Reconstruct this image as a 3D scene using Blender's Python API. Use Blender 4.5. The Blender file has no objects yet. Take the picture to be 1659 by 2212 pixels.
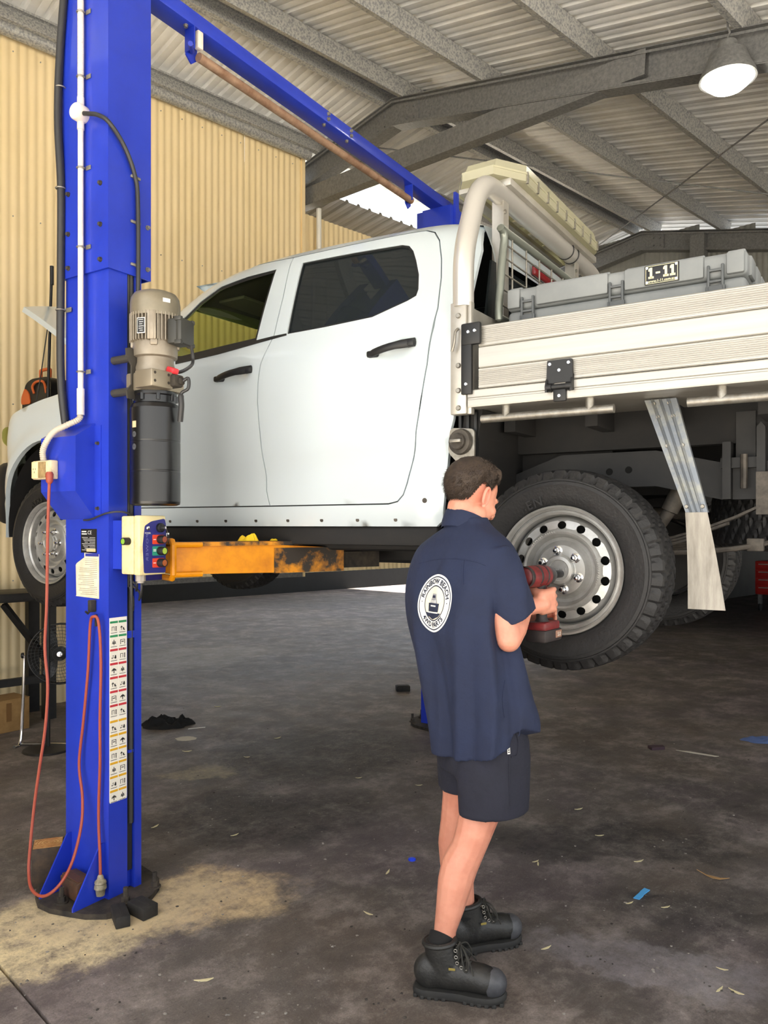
import bpy, bmesh, math, random
from mathutils import Vector, Matrix
from mathutils.geometry import delaunay_2d_cdt

random.seed(7)
scn = bpy.context.scene
COL = scn.collection

# ------------------------------------------------------------------ camera
cam_d = bpy.data.cameras.new('camera')
cam = bpy.data.objects.new('camera', cam_d)
COL.objects.link(cam)
cam.location = (0, 0, 1.55)
cam.rotation_euler = (math.pi / 2, 0, 0)
cam_d.sensor_fit = 'HORIZONTAL'
cam_d.sensor_width = 36.0
cam_d.lens = 36.0 * 1700 / 1659
cam_d.shift_y = 34 / 1659
cam_d.clip_start = 0.05
cam_d.clip_end = 500
scn.camera = cam

# ------------------------------------------------------------------ sky, sun, exposure
world = bpy.data.worlds.new('world')
scn.world = world
world.use_nodes = True
wn = world.node_tree
wn.nodes.clear()
w_out = wn.nodes.new('ShaderNodeOutputWorld')
w_bg = wn.nodes.new('ShaderNodeBackground')
w_sky = wn.nodes.new('ShaderNodeTexSky')
w_sky.sky_type = 'NISHITA'
w_sky.sun_disc = False
w_sky.sun_elevation = math.radians(52)
w_sky.sun_rotation = math.radians(200)
w_sky.dust_density = 4.0
w_mix = wn.nodes.new('ShaderNodeMix')
w_mix.data_type = 'RGBA'
w_mix.inputs['Factor'].default_value = 0.72
w_mix.inputs['B'].default_value = (0.95, 0.98, 1.0, 1)
w_mul = wn.nodes.new('ShaderNodeMix')
w_mul.data_type = 'RGBA'
w_mul.blend_type = 'MULTIPLY'
w_mul.inputs['Factor'].default_value = 1.0
w_mul.inputs['B'].default_value = (0.16, 0.16, 0.16, 1)
wn.links.new(w_sky.outputs['Color'], w_mul.inputs['A'])
wn.links.new(w_mul.outputs['Result'], w_mix.inputs['A'])
wn.links.new(w_mix.outputs['Result'], w_bg.inputs['Color'])
w_bg.inputs['Strength'].default_value = 2.0
wn.links.new(w_bg.outputs['Background'], w_out.inputs['Surface'])

sun_d = bpy.data.lights.new('sun', 'SUN')
sun_d.energy = 36.0
sun_d.angle = math.radians(1.0)
sun_d.color = (1.0, 0.97, 0.92)
sun = bpy.data.objects.new('sun', sun_d)
COL.objects.link(sun)
sun.rotation_euler = Vector((.269, .26, -.927)).to_track_quat('-Z', 'Y').to_euler()

scn.view_settings.view_transform = 'Standard'
scn.view_settings.look = 'None'
scn.view_settings.gamma = 1.0
scn.view_settings.use_curve_mapping = False
scn.view_settings.exposure = 0.36
scn.cycles.max_bounces = 8
scn.cycles.diffuse_bounces = 5
scn.cycles.sample_clamp_indirect = 6.0
scn.cycles.caustics_reflective = False
scn.cycles.caustics_refractive = False

# ------------------------------------------------------------------ helpers
FPX, HCAM, HOR, CXP = 1700.0, 1.55, 1140.0, 829.5
R_ = math.radians


def lin(h):
    h = h.lstrip('#')
    o = []
    for i in (0, 2, 4):
        c = int(h[i:i + 2], 16) / 255
        o.append(c / 12.92 if c <= .04045 else ((c + .055) / 1.055) ** 2.4)
    return (o[0], o[1], o[2], 1)


MATS = {}


def mat(name, col, rough=.5, metal=0.0, col2=None, scale=6.0, detail=5, lo=.35, hi=.7, bump=0.0, bscale=60.0,
        coat=0.0, rough2=None, spec=.5, emit=None, estr=0, stretch=None, sss=0.0):
    if name in MATS:
        return MATS[name]
    m = bpy.data.materials.new(name)
    m.use_nodes = True
    nt = m.node_tree
    b = nt.nodes['Principled BSDF']
    c = lin(col) if isinstance(col, str) else col
    b.inputs['Base Color'].default_value = c
    b.inputs['Roughness'].default_value = rough
    b.inputs['Metallic'].default_value = metal
    b.inputs['Specular IOR Level'].default_value = spec
    b.inputs['Coat Weight'].default_value = coat
    b.inputs['Coat Roughness'].default_value = .06
    if sss:
        b.inputs['Subsurface Weight'].default_value = sss
        b.inputs['Subsurface Radius'].default_value = (.02, .008, .004)
        b.inputs['Subsurface Scale'].default_value = .5
    if emit:
        b.inputs['Emission Color'].default_value = lin(emit)
        b.inputs['Emission Strength'].default_value = estr
    tc = nt.nodes.new('ShaderNodeTexCoord')
    src = tc.outputs['Object']
    if stretch:
        mp = nt.nodes.new('ShaderNodeMapping')
        mp.inputs['Scale'].default_value = stretch
        nt.links.new(src, mp.inputs['Vector'])
        src = mp.outputs['Vector']
    if col2 is not None:
        n = nt.nodes.new('ShaderNodeTexNoise')
        n.inputs['Scale'].default_value = scale
        n.inputs['Detail'].default_value = detail
        n.inputs['Roughness'].default_value = .65
        nt.links.new(src, n.inputs['Vector'])
        r = nt.nodes.new('ShaderNodeValToRGB')
        r.color_ramp.elements[0].position = lo
        r.color_ramp.elements[1].position = hi
        r.color_ramp.elements[0].color = c
        r.color_ramp.elements[1].color = lin(col2) if isinstance(col2, str) else col2
        nt.links.new(n.outputs['Fac'], r.inputs['Fac'])
        nt.links.new(r.outputs['Color'], b.inputs['Base Color'])
        if rough2 is not None:
            mr = nt.nodes.new('ShaderNodeMapRange')
            mr.inputs['From Min'].default_value = lo
            mr.inputs['From Max'].default_value = hi
            mr.inputs['To Min'].default_value = rough
            mr.inputs['To Max'].default_value = rough2
            nt.links.new(n.outputs['Fac'], mr.inputs['Value'])
            nt.links.new(mr.outputs['Result'], b.inputs['Roughness'])
    if bump:
        n2 = nt.nodes.new('ShaderNodeTexNoise')
        n2.inputs['Scale'].default_value = bscale
        n2.inputs['Detail'].default_value = 4
        nt.links.new(src, n2.inputs['Vector'])
        bp = nt.nodes.new('ShaderNodeBump')
        bp.inputs['Strength'].default_value = bump
        bp.inputs['Distance'].default_value = .02
        nt.links.new(n2.outputs['Fac'], bp.inputs['Height'])
        nt.links.new(bp.outputs['Normal'], b.inputs['Normal'])
    MATS[name] = m
    return m


def glass_mat(name, tint, clear, rough=.02, body='#14181a'):
    """thin pane: part see-through, part mirror"""
    m = bpy.data.materials.new(name)
    m.use_nodes = True
    nt = m.node_tree
    nt.nodes.clear()
    out = nt.nodes.new('ShaderNodeOutputMaterial')
    tr = nt.nodes.new('ShaderNodeBsdfTransparent')
    tr.inputs['Color'].default_value = lin(tint)
    df = nt.nodes.new('ShaderNodeBsdfPrincipled')
    df.inputs['Base Color'].default_value = lin(body)
    df.inputs['Roughness'].default_value = rough
    mx = nt.nodes.new('ShaderNodeMixShader')
    mx.inputs['Fac'].default_value = clear
    nt.links.new(df.outputs[0], mx.inputs[1])
    nt.links.new(tr.outputs[0], mx.inputs[2])
    nt.links.new(mx.outputs[0], out.inputs['Surface'])
    MATS[name] = m
    return m


def frame_to(axis):
    a = Vector(axis).normalized()
    t = Vector((0, 0, 1)) if abs(a.z) < .9 else Vector((1, 0, 0))
    u = t.cross(a).normalized()
    return u, a.cross(u), a


_RB = {}


def _rbox(size, bev, seg):
    k = (tuple(round(s, 5) for s in size), round(bev, 5), seg)
    if k not in _RB:
        bm = bmesh.new()
        bmesh.ops.create_cube(bm, size=1)
        for v in bm.verts:
            v.co = Vector((v.co.x * size[0], v.co.y * size[1], v.co.z * size[2]))
        bmesh.ops.bevel(bm, geom=list(bm.edges), offset=bev, segments=seg, affect='EDGES', profile=.5)
        bm.verts.index_update()
        _RB[k] = ([v.co.copy() for v in bm.verts], [[v.index for v in f.verts] for f in bm.faces])
        bm.free()
    return _RB[k]


class MB:
    def __init__(s):
        s.v = []
        s.f = []

    def add(s, vs, fs, M=None):
        o = len(s.v)
        for p in vs:
            p = Vector(p)
            s.v.append(M @ p if M is not None else p)
        for f in fs:
            s.f.append([i + o for i in f])
        return s

    def box(s, c, size, M=None, rz=0, ry=0, rx=0):
        x, y, z = size[0] / 2, size[1] / 2, size[2] / 2
        vs = [(-x, -y, -z), (x, -y, -z), (x, y, -z), (-x, y, -z), (-x, -y, z), (x, -y, z), (x, y, z), (-x, y, z)]
        fs = [(0, 3, 2, 1), (4, 5, 6, 7), (0, 1, 5, 4), (1, 2, 6, 5), (2, 3, 7, 6), (3, 0, 4, 7)]
        T = Matrix.Translation(c) @ Matrix.Rotation(rz, 4, 'Z') @ Matrix.Rotation(ry, 4, 'Y') @ Matrix.Rotation(rx, 4, 'X')
        return s.add(vs, fs, M @ T if M is not None else T)

    def bb(s, x0, x1, y0, y1, z0, z1, bev=0):
        c = ((x0 + x1) / 2, (y0 + y1) / 2, (z0 + z1) / 2)
        sz = (abs(x1 - x0), abs(y1 - y0), abs(z1 - z0))
        return s.rbox(c, sz, bev) if bev else s.box(c, sz)

    def rbox(s, c, size, bev=.01, seg=2, rz=0, ry=0, rx=0, M=None):
        bev = min(bev, min(size) * .45)
        vs, fs = _rbox(size, bev, seg)
        T = Matrix.Translation(c) @ Matrix.Rotation(rz, 4, 'Z') @ Matrix.Rotation(ry, 4, 'Y') @ Matrix.Rotation(rx, 4, 'X')
        return s.add(vs, fs, M @ T if M is not None else T)

    def cyl(s, p0, p1, r0, r1=None, n=16, cap=True):
        r1 = r0 if r1 is None else r1
        p0, p1 = Vector(p0), Vector(p1)
        u, w, a = frame_to(p1 - p0)
        vs, fs = [], []
        for i in range(n):
            t = 2 * math.pi * i / n
            d = u * math.cos(t) + w * math.sin(t)
            vs += [p0 + d * r0, p1 + d * r1]
        for i in range(n):
            j = (i + 1) % n
            fs.append((2 * i, 2 * j, 2 * j + 1, 2 * i + 1))
        if cap:
            fs.append([2 * i for i in range(n)][::-1])
            fs.append([2 * i + 1 for i in range(n)])
        return s.add(vs, fs)

    def lathe(s, prof, origin=(0, 0, 0), axis=(0, 0, 1), n=32, closed=False):
        """prof: list of (radius, height along axis)"""
        o = Vector(origin)
        u, w, a = frame_to(axis)
        vs, fs = [], []
        m = len(prof)
        for i in range(n):
            t = 2 * math.pi * i / n
            d = u * math.cos(t) + w * math.sin(t)
            for r, h in prof:
                vs.append(o + d * r + a * h)
        for i in range(n):
            j = (i + 1) % n
            for k in range(m - 1 if not closed else m):
                l = (k + 1) % m
                fs.append((i * m + k, j * m + k, j * m + l, i * m + l))
        return s.add(vs, fs)

    def tube(s, pts, r, n=10, cap=True, closed=False):
        P = [Vector(p) for p in pts]
        rs = r if isinstance(r, (list, tuple)) else [r] * len(P)
        m = len(P)
        T = []
        for i in range(m):
            if closed:
                T.append((P[(i + 1) % m] - P[i - 1]).normalized())
            else:
                T.append((P[min(i + 1, m - 1)] - P[max(i - 1, 0)]).normalized())
        u, w, a = frame_to(T[0])
        vs, fs = [], []
        for i in range(m):
            if i:
                ax = T[i - 1].cross(T[i])
                if ax.length > 1e-7:
                    q = Matrix.Rotation(T[i - 1].angle(T[i]), 3, ax.normalized())
                    u = q @ u
            w = T[i].cross(u).normalized()
            for k in range(n):
                t = 2 * math.pi * k / n
                vs.append(P[i] + (u * math.cos(t) + w * math.sin(t)) * rs[i])
        for i in range(m if closed else m - 1):
            i2 = (i + 1) % m
            for k in range(n):
                l = (k + 1) % n
                fs.append((i * n + k, i * n + l, i2 * n + l, i2 * n + k))
        if cap and not closed:
            fs.append(list(range(n))[::-1])
            fs.append([(m - 1) * n + k for k in range(n)])
        return s.add(vs, fs)

    def prism(s, poly, axis, a0, a1):
        """poly 2D; axis 'x': (y,z), 'y': (x,z), 'z': (x,y)"""
        def P(p, h):
            return {'x': (h, p[0], p[1]), 'y': (p[0], h, p[1]), 'z': (p[0], p[1], h)}[axis]
        n = len(poly)
        vs = [P(p, a0) for p in poly] + [P(p, a1) for p in poly]
        ar = sum(poly[i - 1][0] * poly[i][1] - poly[i][0] * poly[i - 1][1] for i in range(n))
        flip = (ar > 0) != (a1 > a0)
        if axis == 'y':
            flip = not flip
        fs = [list(range(n))[::-1], list(range(n, 2 * n))] + [(i, (i + 1) % n, (i + 1) % n + n, i + n) for i in range(n)]
        if flip:
            fs = [list(f)[::-1] for f in fs]
        return s.add(vs, fs)

    def loft(s, rings, cap0=True, cap1=True, closed=True):
        n = len(rings[0])
        vs = [p for r in rings for p in r]
        fs = []
        for i in range(len(rings) - 1):
            for k in range(n if closed else n - 1):
                l = (k + 1) % n
                fs.append((i * n + k, i * n + l, (i + 1) * n + l, (i + 1) * n + k))
        if cap0:
            fs.append(list(range(n))[::-1])
        if cap1:
            fs.append([(len(rings) - 1) * n + k for k in range(n)])
        return s.add(vs, fs)

    def ball(s, c, r, n=16, m=10, M=None):
        r = (r, r, r) if not isinstance(r, (tuple, list)) else r
        vs, fs = [], []
        for i in range(1, m):
            a = math.pi * i / m
            for k in range(n):
                t = 2 * math.pi * k / n
                vs.append(Vector((r[0] * math.sin(a) * math.cos(t), r[1] * math.sin(a) * math.sin(t), r[2] * math.cos(a))))
        for i in range(m - 2):
            for k in range(n):
                l = (k + 1) % n
                fs.append((i * n + k, (i + 1) * n + k, (i + 1) * n + l, i * n + l))
        a, b = len(vs), len(vs) + 1
        vs += [Vector((0, 0, r[2])), Vector((0, 0, -r[2]))]
        for k in range(n):
            l = (k + 1) % n
            fs.append((a, k, l))
            fs.append((b, (m - 2) * n + l, (m - 2) * n + k))
        T = Matrix.Translation(c)
        return s.add(vs, fs, T @ M if M is not None else T)

    def mesh(s, name, ang=38):
        me = bpy.data.meshes.new(name)
        me.from_pydata([tuple(p) for p in s.v], [], s.f)
        me.validate()
        if ang:
            me.shade_smooth()
            me.set_sharp_from_angle(angle=math.radians(ang))
        me.update()
        return me

    def build(s, name, m, parent=None, ang=38, label=None, kind=None):
        o = bpy.data.objects.new(name, s.mesh(name, ang))
        o.data.materials.append(m)
        COL.objects.link(o)
        if parent is not None:
            o.parent = parent
        if label:
            o['label'] = label
        if kind:
            o['kind'] = kind
        return o


def thing(name, label, cat, loc=(0, 0, 0), rz=0, group=None):
    o = bpy.data.objects.new(name, None)
    o.empty_display_size = .1
    COL.objects.link(o)
    o.location = loc
    o.rotation_euler = (0, 0, rz)
    o['label'] = label
    o['category'] = cat
    if group:
        o['group'] = group
    return o


def tag(o, label, cat, group=None):
    o['label'] = label
    o['category'] = cat
    if group:
        o['group'] = group
    return o


def inst(o, parent=None, loc=None, rot=None, scale=None):
    """copy sharing mesh data"""
    c = o.copy()
    COL.objects.link(c)
    if parent is not None:
        c.parent = parent
    if loc is not None:
        c.location = loc
    if rot is not None:
        c.rotation_euler = rot
    if scale is not None:
        c.scale = scale
    return c


def text_geo(s, size=1.0, ext=.0, offset=0.0, align='CENTER', spacing=1.0):
    cu = bpy.data.curves.new('txt', 'FONT')
    cu.body = s
    cu.size = size
    cu.extrude = ext
    cu.offset = offset
    cu.align_x = align
    cu.align_y = 'CENTER'
    cu.space_character = spacing
    cu.resolution_u = 3
    o = bpy.data.objects.new('txt', cu)
    COL.objects.link(o)
    bpy.context.view_layer.update()
    me = bpy.data.meshes.new_from_object(o.evaluated_get(bpy.context.evaluated_depsgraph_get()))
    vs = [v.co.copy() for v in me.vertices]
    fs = [list(p.vertices) for p in me.polygons]
    bpy.data.objects.remove(o)
    bpy.data.curves.remove(cu)
    bpy.data.meshes.remove(me)
    return vs, fs


def basis(o, x, y, z):
    """matrix whose columns are the three axes, at o"""
    x, y, z = Vector(x), Vector(y), Vector(z)
    return Matrix(((x[0], y[0], z[0], o[0]), (x[1], y[1], z[1], o[1]), (x[2], y[2], z[2], o[2]), (0, 0, 0, 1)))


def smoothpath(pts, n=8):
    P = [Vector(p) for p in pts]
    out = []
    for i in range(len(P) - 1):
        p0, p1, p2, p3 = P[max(i - 1, 0)], P[i], P[i + 1], P[min(i + 2, len(P) - 1)]
        for k in range(n):
            t = k / n
            out.append(.5 * ((2 * p1) + (p2 - p0) * t + (2 * p0 - 5 * p1 + 4 * p2 - p3) * t * t + (3 * p1 - p0 - 3 * p2 + p3) * t ** 3))
    out.append(P[-1])
    return out


def lerp_tab(tab, x):
    if x <= tab[0][0]:
        return tab[0][1]
    for (a, b), (c, d) in zip(tab, tab[1:]):
        if x <= c:
            t = (x - a) / (c - a)
            return b + (d - b) * t
    return tab[-1][1]


def smooth_tab(tab, x):
    if x <= tab[0][0]:
        return tab[0][1]
    n = len(tab)
    for i in range(n - 1):
        if x <= tab[i + 1][0]:
            p0, p1, p2, p3 = tab[max(i - 1, 0)], tab[i], tab[i + 1], tab[min(i + 2, n - 1)]
            h = p2[0] - p1[0]
            t = (x - p1[0]) / h
            m1 = (p2[1] - p0[1]) / (p2[0] - p0[0]) * h
            m2 = (p3[1] - p1[1]) / (p3[0] - p1[0]) * h
            return (2 * t ** 3 - 3 * t * t + 1) * p1[1] + (t ** 3 - 2 * t * t + t) * m1 + (-2 * t ** 3 + 3 * t * t) * p2[1] + (t ** 3 - t * t) * m2
    return tab[-1][1]


def inside(p, poly):
    x, y = p
    r = False
    n = len(poly)
    j = n - 1
    for i in range(n):
        xi, yi = poly[i][0], poly[i][1]
        xj, yj = poly[j][0], poly[j][1]
        if (yi > y) != (yj > y) and x < (xj - xi) * (y - yi) / (yj - yi) + xi:
            r = not r
        j = i
    return r


def densify(poly, step):
    out = []
    n = len(poly)
    for i in range(n):
        a, b = Vector(poly[i]), Vector(poly[(i + 1) % n])
        k = max(1, int((b - a).length / step))
        for q in range(k):
            out.append(a.lerp(b, q / k))
    return out


def rounded(poly, r, n=4):
    """round the corners of a 2D polygon; r number or list"""
    out = []
    m = len(poly)
    for i in range(m):
        p = Vector(poly[i])
        a = Vector(poly[i - 1]) - p
        b = Vector(poly[(i + 1) % m]) - p
        rr = r[i] if isinstance(r, (list, tuple)) else r
        rr = min(rr, a.length * .45, b.length * .45)
        if rr <= 0:
            out.append(tuple(p))
            continue
        a = p + a.normalized() * rr
        b = p + b.normalized() * rr
        for k in range(n + 1):
            t = k / n
            q = a * (1 - t) ** 2 + p * 2 * t * (1 - t) + b * t * t
            out.append(tuple(q))
    return out


def panel(outer, holes, func, step, thick=0.0, tdir=(0, -1, 0), flip=False, inner=None):
    """triangulated sheet over a 2D outline, lifted to 3D by func(a, b); optional turned-in rim"""
    loops = [densify(outer, step)] + [densify(h, step) for h in holes]
    pts, edges = [], []
    for lp in loops:
        o = len(pts)
        pts += lp
        edges += [(o + i, o + (i + 1) % len(lp)) for i in range(len(lp))]
    xs = [p[0] for p in outer]
    ys = [p[1] for p in outer]
    bnd = list(pts)
    cell = {}
    for p in bnd:
        cell.setdefault((int(p[0] / step), int(p[1] / step)), []).append(p)
    nx = int((max(xs) - min(xs)) / step) + 1
    ny = int((max(ys) - min(ys)) / step) + 1
    grid = [(min(xs) + (i + (.5 if j % 2 else 0)) * step, min(ys) + j * step) for i in range(nx + 1) for j in range(ny + 1)] if inner is None else inner
    for q in grid:
            q = Vector(q)
            if not inside(q, outer) or any(inside(q, h) for h in holes):
                continue
            ci, cj = int(q[0] / step), int(q[1] / step)
            near = False
            for di in (-1, 0, 1):
                for dj in (-1, 0, 1):
                    for p in cell.get((ci + di, cj + dj), ()):
                        if (p - q).length < step * .55:
                            near = True
            if not near:
                pts.append(q)
    vs, es, fs, _, _, _ = delaunay_2d_cdt(pts, edges, [], 0, 1e-6)
    mb = MB()
    keep = []
    for f in fs:
        c = sum((vs[i] for i in f), Vector((0, 0))) / len(f)
        if inside(c, outer) and not any(inside(c, h) for h in holes):
            keep.append(list(f))
    if flip:
        keep = [f[::-1] for f in keep]
    P = [Vector(func(v[0], v[1])) for v in vs]
    mb.add(P, keep)
    if thick:
        cnt = {}
        for f in keep:
            for i in range(len(f)):
                e = (f[i], f[(i + 1) % len(f)])
                cnt[e] = cnt.get(e, 0) + 1
        t = Vector(tdir) * thick
        for (a, b) in list(cnt):
            if (b, a) not in cnt:
                o = len(mb.v)
                mb.v += [P[a], P[b], P[b] + t, P[a] + t]
                mb.f.append([o + 1, o, o + 3, o + 2])
    return mb


def fl(px, py, z=0.0):
    """point of the ground (or of a level z) that the photograph shows at a pixel"""
    Y = (HCAM - z) * FPX / (py - HOR)
    return Vector(((px - CXP) / FPX * Y, Y, z))


def at(px, py, Y):
    """point at depth Y that the photograph shows at a pixel"""
    return Vector(((px - CXP) / FPX * Y, Y, HCAM - (py - HOR) * Y / FPX))

# ================================================================== THE SHED
BO = Vector((.13, 8.0, 0))          # below the ridge at the first frame
BA = R_(44)
bx_, by_ = Vector((math.cos(BA), math.sin(BA), 0)), Vector((-math.sin(BA), math.cos(BA), 0))


def bl(p):
    d = Vector(p) - BO
    return Vector((d.dot(bx_), d.dot(by_), p[2]))


def struct(o):
    o['kind'] = 'structure'
    o.location = BO
    o.rotation_euler = (0, 0, BA)
    return o


# ---- floor material: oily concrete with bare patches
def floor_mat():
    m = bpy.data.materials.new('oily_concrete')
    m.use_nodes = True
    nt = m.node_tree
    N, L = nt.nodes.new, nt.links.new
    b = nt.nodes['Principled BSDF']
    tc = N('ShaderNodeTexCoord')

    def noise(sc, det=6, ro=.65, dist=0, vec=None):
        n = N('ShaderNodeTexNoise')
        n.inputs['Scale'].default_value = sc
        n.inputs['Detail'].default_value = det
        n.inputs['Roughness'].default_value = ro
        n.inputs['Distortion'].default_value = dist
        L(vec or tc.outputs['Object'], n.inputs['Vector'])
        return n.outputs['Fac']

    def ramp(f, stops):
        r = N('ShaderNodeValToRGB')
        e = r.color_ramp.elements
        while len(e) < len(stops):
            e.new(.5)
        for k, (p, c) in enumerate(stops):
            e[k].position = p
            e[k].color = lin(c) if isinstance(c, str) else (c, c, c, 1)
        L(f, r.inputs['Fac'])
        return r.outputs['Color']

    def mix(a, bb, fac, mode='MIX'):
        x = N('ShaderNodeMix')
        x.data_type = 'RGBA'
        x.blend_type = mode
        L(a, x.inputs['A'])
        L(bb, x.inputs['B'])
        if isinstance(fac, float):
            x.inputs['Factor'].default_value = fac
        else:
            L(fac, x.inputs['Factor'])
        return x.outputs['Result']

    def math_(op, a, bb=None):
        x = N('ShaderNodeMath')
        x.operation = op
        for k, q in enumerate((a, bb)):
            if q is None:
                continue
            if isinstance(q, (int, float)):
                x.inputs[k].default_value = q
            else:
                L(q, x.inputs[k])
        return x.outputs[0]

    base = ramp(noise(.55, 6, .65, .1), [(.34, '#36302c'), (.5, '#5e5650'), (.66, '#827971')])
    mid = ramp(noise(3.0, 12, .8, .12), [(.34, '#191716'), (.49, '#514a46'), (.61, '#928983'), (.73, '#c6beb7')])
    c = mix(base, mid, .6)
    tint = ramp(noise(.9, 4, .6), [(.38, '#6b5a48'), (.5, '#6a6663'), (.62, '#6f6272')])
    c = mix(c, tint, .16)
    grain = ramp(noise(160, 2, .5), [(.25, .55), (.75, 1.25)])
    c = mix(c, grain, .55, 'MULTIPLY')
    scr_v = N('ShaderNodeMapping')
    scr_v.inputs['Scale'].default_value = (3, 40, 1)
    scr_v.inputs['Rotation'].default_value = (0, 0, R_(70))
    L(tc.outputs['Object'], scr_v.inputs['Vector'])
    scr = math_('MULTIPLY', ramp(noise(1.6, 6, .7, 1.2, scr_v.outputs['Vector']), [(.62, 0.0), (.74, 1.0)]), ramp(noise(1.1, 3), [(.5, 0.0), (.62, 1.0)]))
    streak_v = N('ShaderNodeMapping')
    streak_v.inputs['Scale'].default_value = (1.2, 7.0, 1)
    streak_v.inputs['Rotation'].default_value = (0, 0, R_(25))
    L(tc.outputs['Object'], streak_v.inputs['Vector'])
    st = ramp(noise(2.4, 8, .75, .3, streak_v.outputs['Vector']), [(.56, 0.0), (.74, 1.0)])
    pale = N('ShaderNodeRGB')
    pale.outputs[0].default_value = lin('#8f8a86')
    c = mix(c, pale.outputs[0], math_('MULTIPLY', st, .3))
    c = mix(c, pale.outputs[0], math_('MULTIPLY', scr, .45))
    # bare, stained, darker and daylight-painted patches, each with its own ragged outline
    warp = N('ShaderNodeTexNoise')
    warp.inputs['Scale'].default_value = 1.9
    warp.inputs['Detail'].default_value = 12
    warp.inputs['Roughness'].default_value = .72
    L(tc.outputs['Object'], warp.inputs['Vector'])
    wv = N('ShaderNodeVectorMath')
    wv.operation = 'MULTIPLY_ADD'
    L(warp.outputs['Color'], wv.inputs[0])
    wv.inputs[1].default_value = (.9, .9, 0)
    L(tc.outputs['Object'], wv.inputs[2])

    def patch(px, py, rx, ry, rot, col, amount, soft=.6):
        p = bl(fl(px, py))
        mp = N('ShaderNodeMapping')
        mp.vector_type = 'TEXTURE'
        mp.inputs['Location'].default_value = (p.x + .45, p.y + .45, 0)
        mp.inputs['Rotation'].default_value = (0, 0, rot - BA)
        mp.inputs['Scale'].default_value = (rx, ry, 1)
        L(wv.outputs[0], mp.inputs['Vector'])
        d = N('ShaderNodeVectorMath')
        d.operation = 'LENGTH'
        L(mp.outputs['Vector'], d.inputs[0])
        mr = N('ShaderNodeMapRange')
        mr.inputs['From Min'].default_value = 1.0
        mr.inputs['From Max'].default_value = soft
        mr.interpolation_type = 'SMOOTHSTEP'
        L(d.outputs['Value'], mr.inputs['Value'])
        rgb = N('ShaderNodeRGB')
        rgb.outputs[0].default_value = lin(col)
        fine = ramp(noise(11, 10, .85), [(.36, .12), (.58, 1.0)])
        f = math_('MULTIPLY', math_('MULTIPLY', mr.outputs['Result'], amount), fine)
        return mix(c, rgb.outputs[0], f)

    c = patch(60, 2040, .62, .34, R_(20), '#dccba0', .95)
    c = patch(420, 1940, .42, .34, R_(35), '#c9b189', .85)
    c = patch(250, 1960, .5, .3, R_(20), '#bfae8c', .6)
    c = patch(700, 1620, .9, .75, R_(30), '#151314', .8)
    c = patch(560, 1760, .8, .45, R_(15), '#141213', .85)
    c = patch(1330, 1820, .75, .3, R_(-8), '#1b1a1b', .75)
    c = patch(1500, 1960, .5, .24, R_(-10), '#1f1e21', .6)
    c = patch(440, 1665, .26, .16, R_(10), '#8d8468', .85, .55)
    c = patch(400, 1420, 1.3, .8, R_(40), '#8e8a86', .55)  # pool of daylight from the left opening painted into the floor
    c = patch(1400, 2080, .6, .2, R_(-20), '#9b979c', .4)
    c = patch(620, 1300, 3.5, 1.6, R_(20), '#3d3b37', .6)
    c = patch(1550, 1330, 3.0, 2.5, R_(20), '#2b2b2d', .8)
    sp = ramp(noise(55, 4, .7), [(.60, 0.0), (.68, 1.0)])
    c = mix(c, pale.outputs[0], math_('MULTIPLY', math_('MULTIPLY', sp, ramp(noise(1.3, 4), [(.42, .1), (.62, 1.0)])), .7))
    dk = ramp(noise(38, 4, .7), [(.30, 1.0), (.38, 0.0)])
    blk = N('ShaderNodeRGB')
    blk.outputs[0].default_value = lin('#151312')
    c = mix(c, blk.outputs[0], math_('MULTIPLY', dk, .55))
    L(c, b.inputs['Base Color'])
    rr = N('ShaderNodeMapRange')
    rr.inputs['To Min'].default_value = .42
    rr.inputs['To Max'].default_value = .85
    L(noise(4, 6), rr.inputs['Value'])
    L(rr.outputs['Result'], b.inputs['Roughness'])
    bp = N('ShaderNodeBump')
    bp.inputs['Strength'].default_value = .35
    bp.inputs['Distance'].default_value = .01
    L(noise(45, 6, .7), bp.inputs['Height'])
    L(bp.outputs['Normal'], b.inputs['Normal'])
    return m


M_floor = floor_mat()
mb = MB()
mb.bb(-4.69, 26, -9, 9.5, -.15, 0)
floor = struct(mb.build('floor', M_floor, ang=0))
mb = MB()
mb.bb(-7.2, -4.702, -9, 9.5, -.15, 0)
mb.build('slab', M_floor, floor, ang=0)
M_ground = mat('outside_concrete', '#a39d92', .9, col2='#b5ada0', scale=.8)
mb = MB()
mb.add([(-60, -70, -.16), (70, -70, -.16), (70, 70, -.16), (-60, 70, -.16)], [(0, 1, 2, 3)])
g = struct(mb.build('ground_outside', M_ground, ang=0))

# ---- cladding profiles
M_cream = mat('cream_steel', '#f4dfb2', .45, col2='#eed8a6', scale=1.2, lo=.4, hi=.75, bump=.02, bscale=8)
M_galv = mat('galvanised_steel', '#b4b4b0', .5, .25, col2='#85878a', scale=55, detail=3, lo=.42, hi=.62)
M_galvd = mat('weathered_galvanised_steel', '#7d7e7e', .55, .2, col2='#606163', scale=40, detail=4)
M_roof = mat('roof_steel_underside', '#e4e4e2', .5, 0.0, col2='#c6c7c6', scale=2.2, detail=6, lo=.35, hi=.75)
M_wallg = mat('grey_wall_steel', '#8f8f8b', .5, .1, col2='#777875', scale=2)
M_white = mat('white_sheet_steel', '#f2f0e8', .5)
M_lean = mat('lean_to_steel', '#a9a69d', .5)
M_dim = mat('shaded_wall_steel', '#4c4d4c', .6, col2='#3c3d3c', scale=2)  # shaded copy of the grey wall steel, bay's dimness put into its colour


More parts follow.
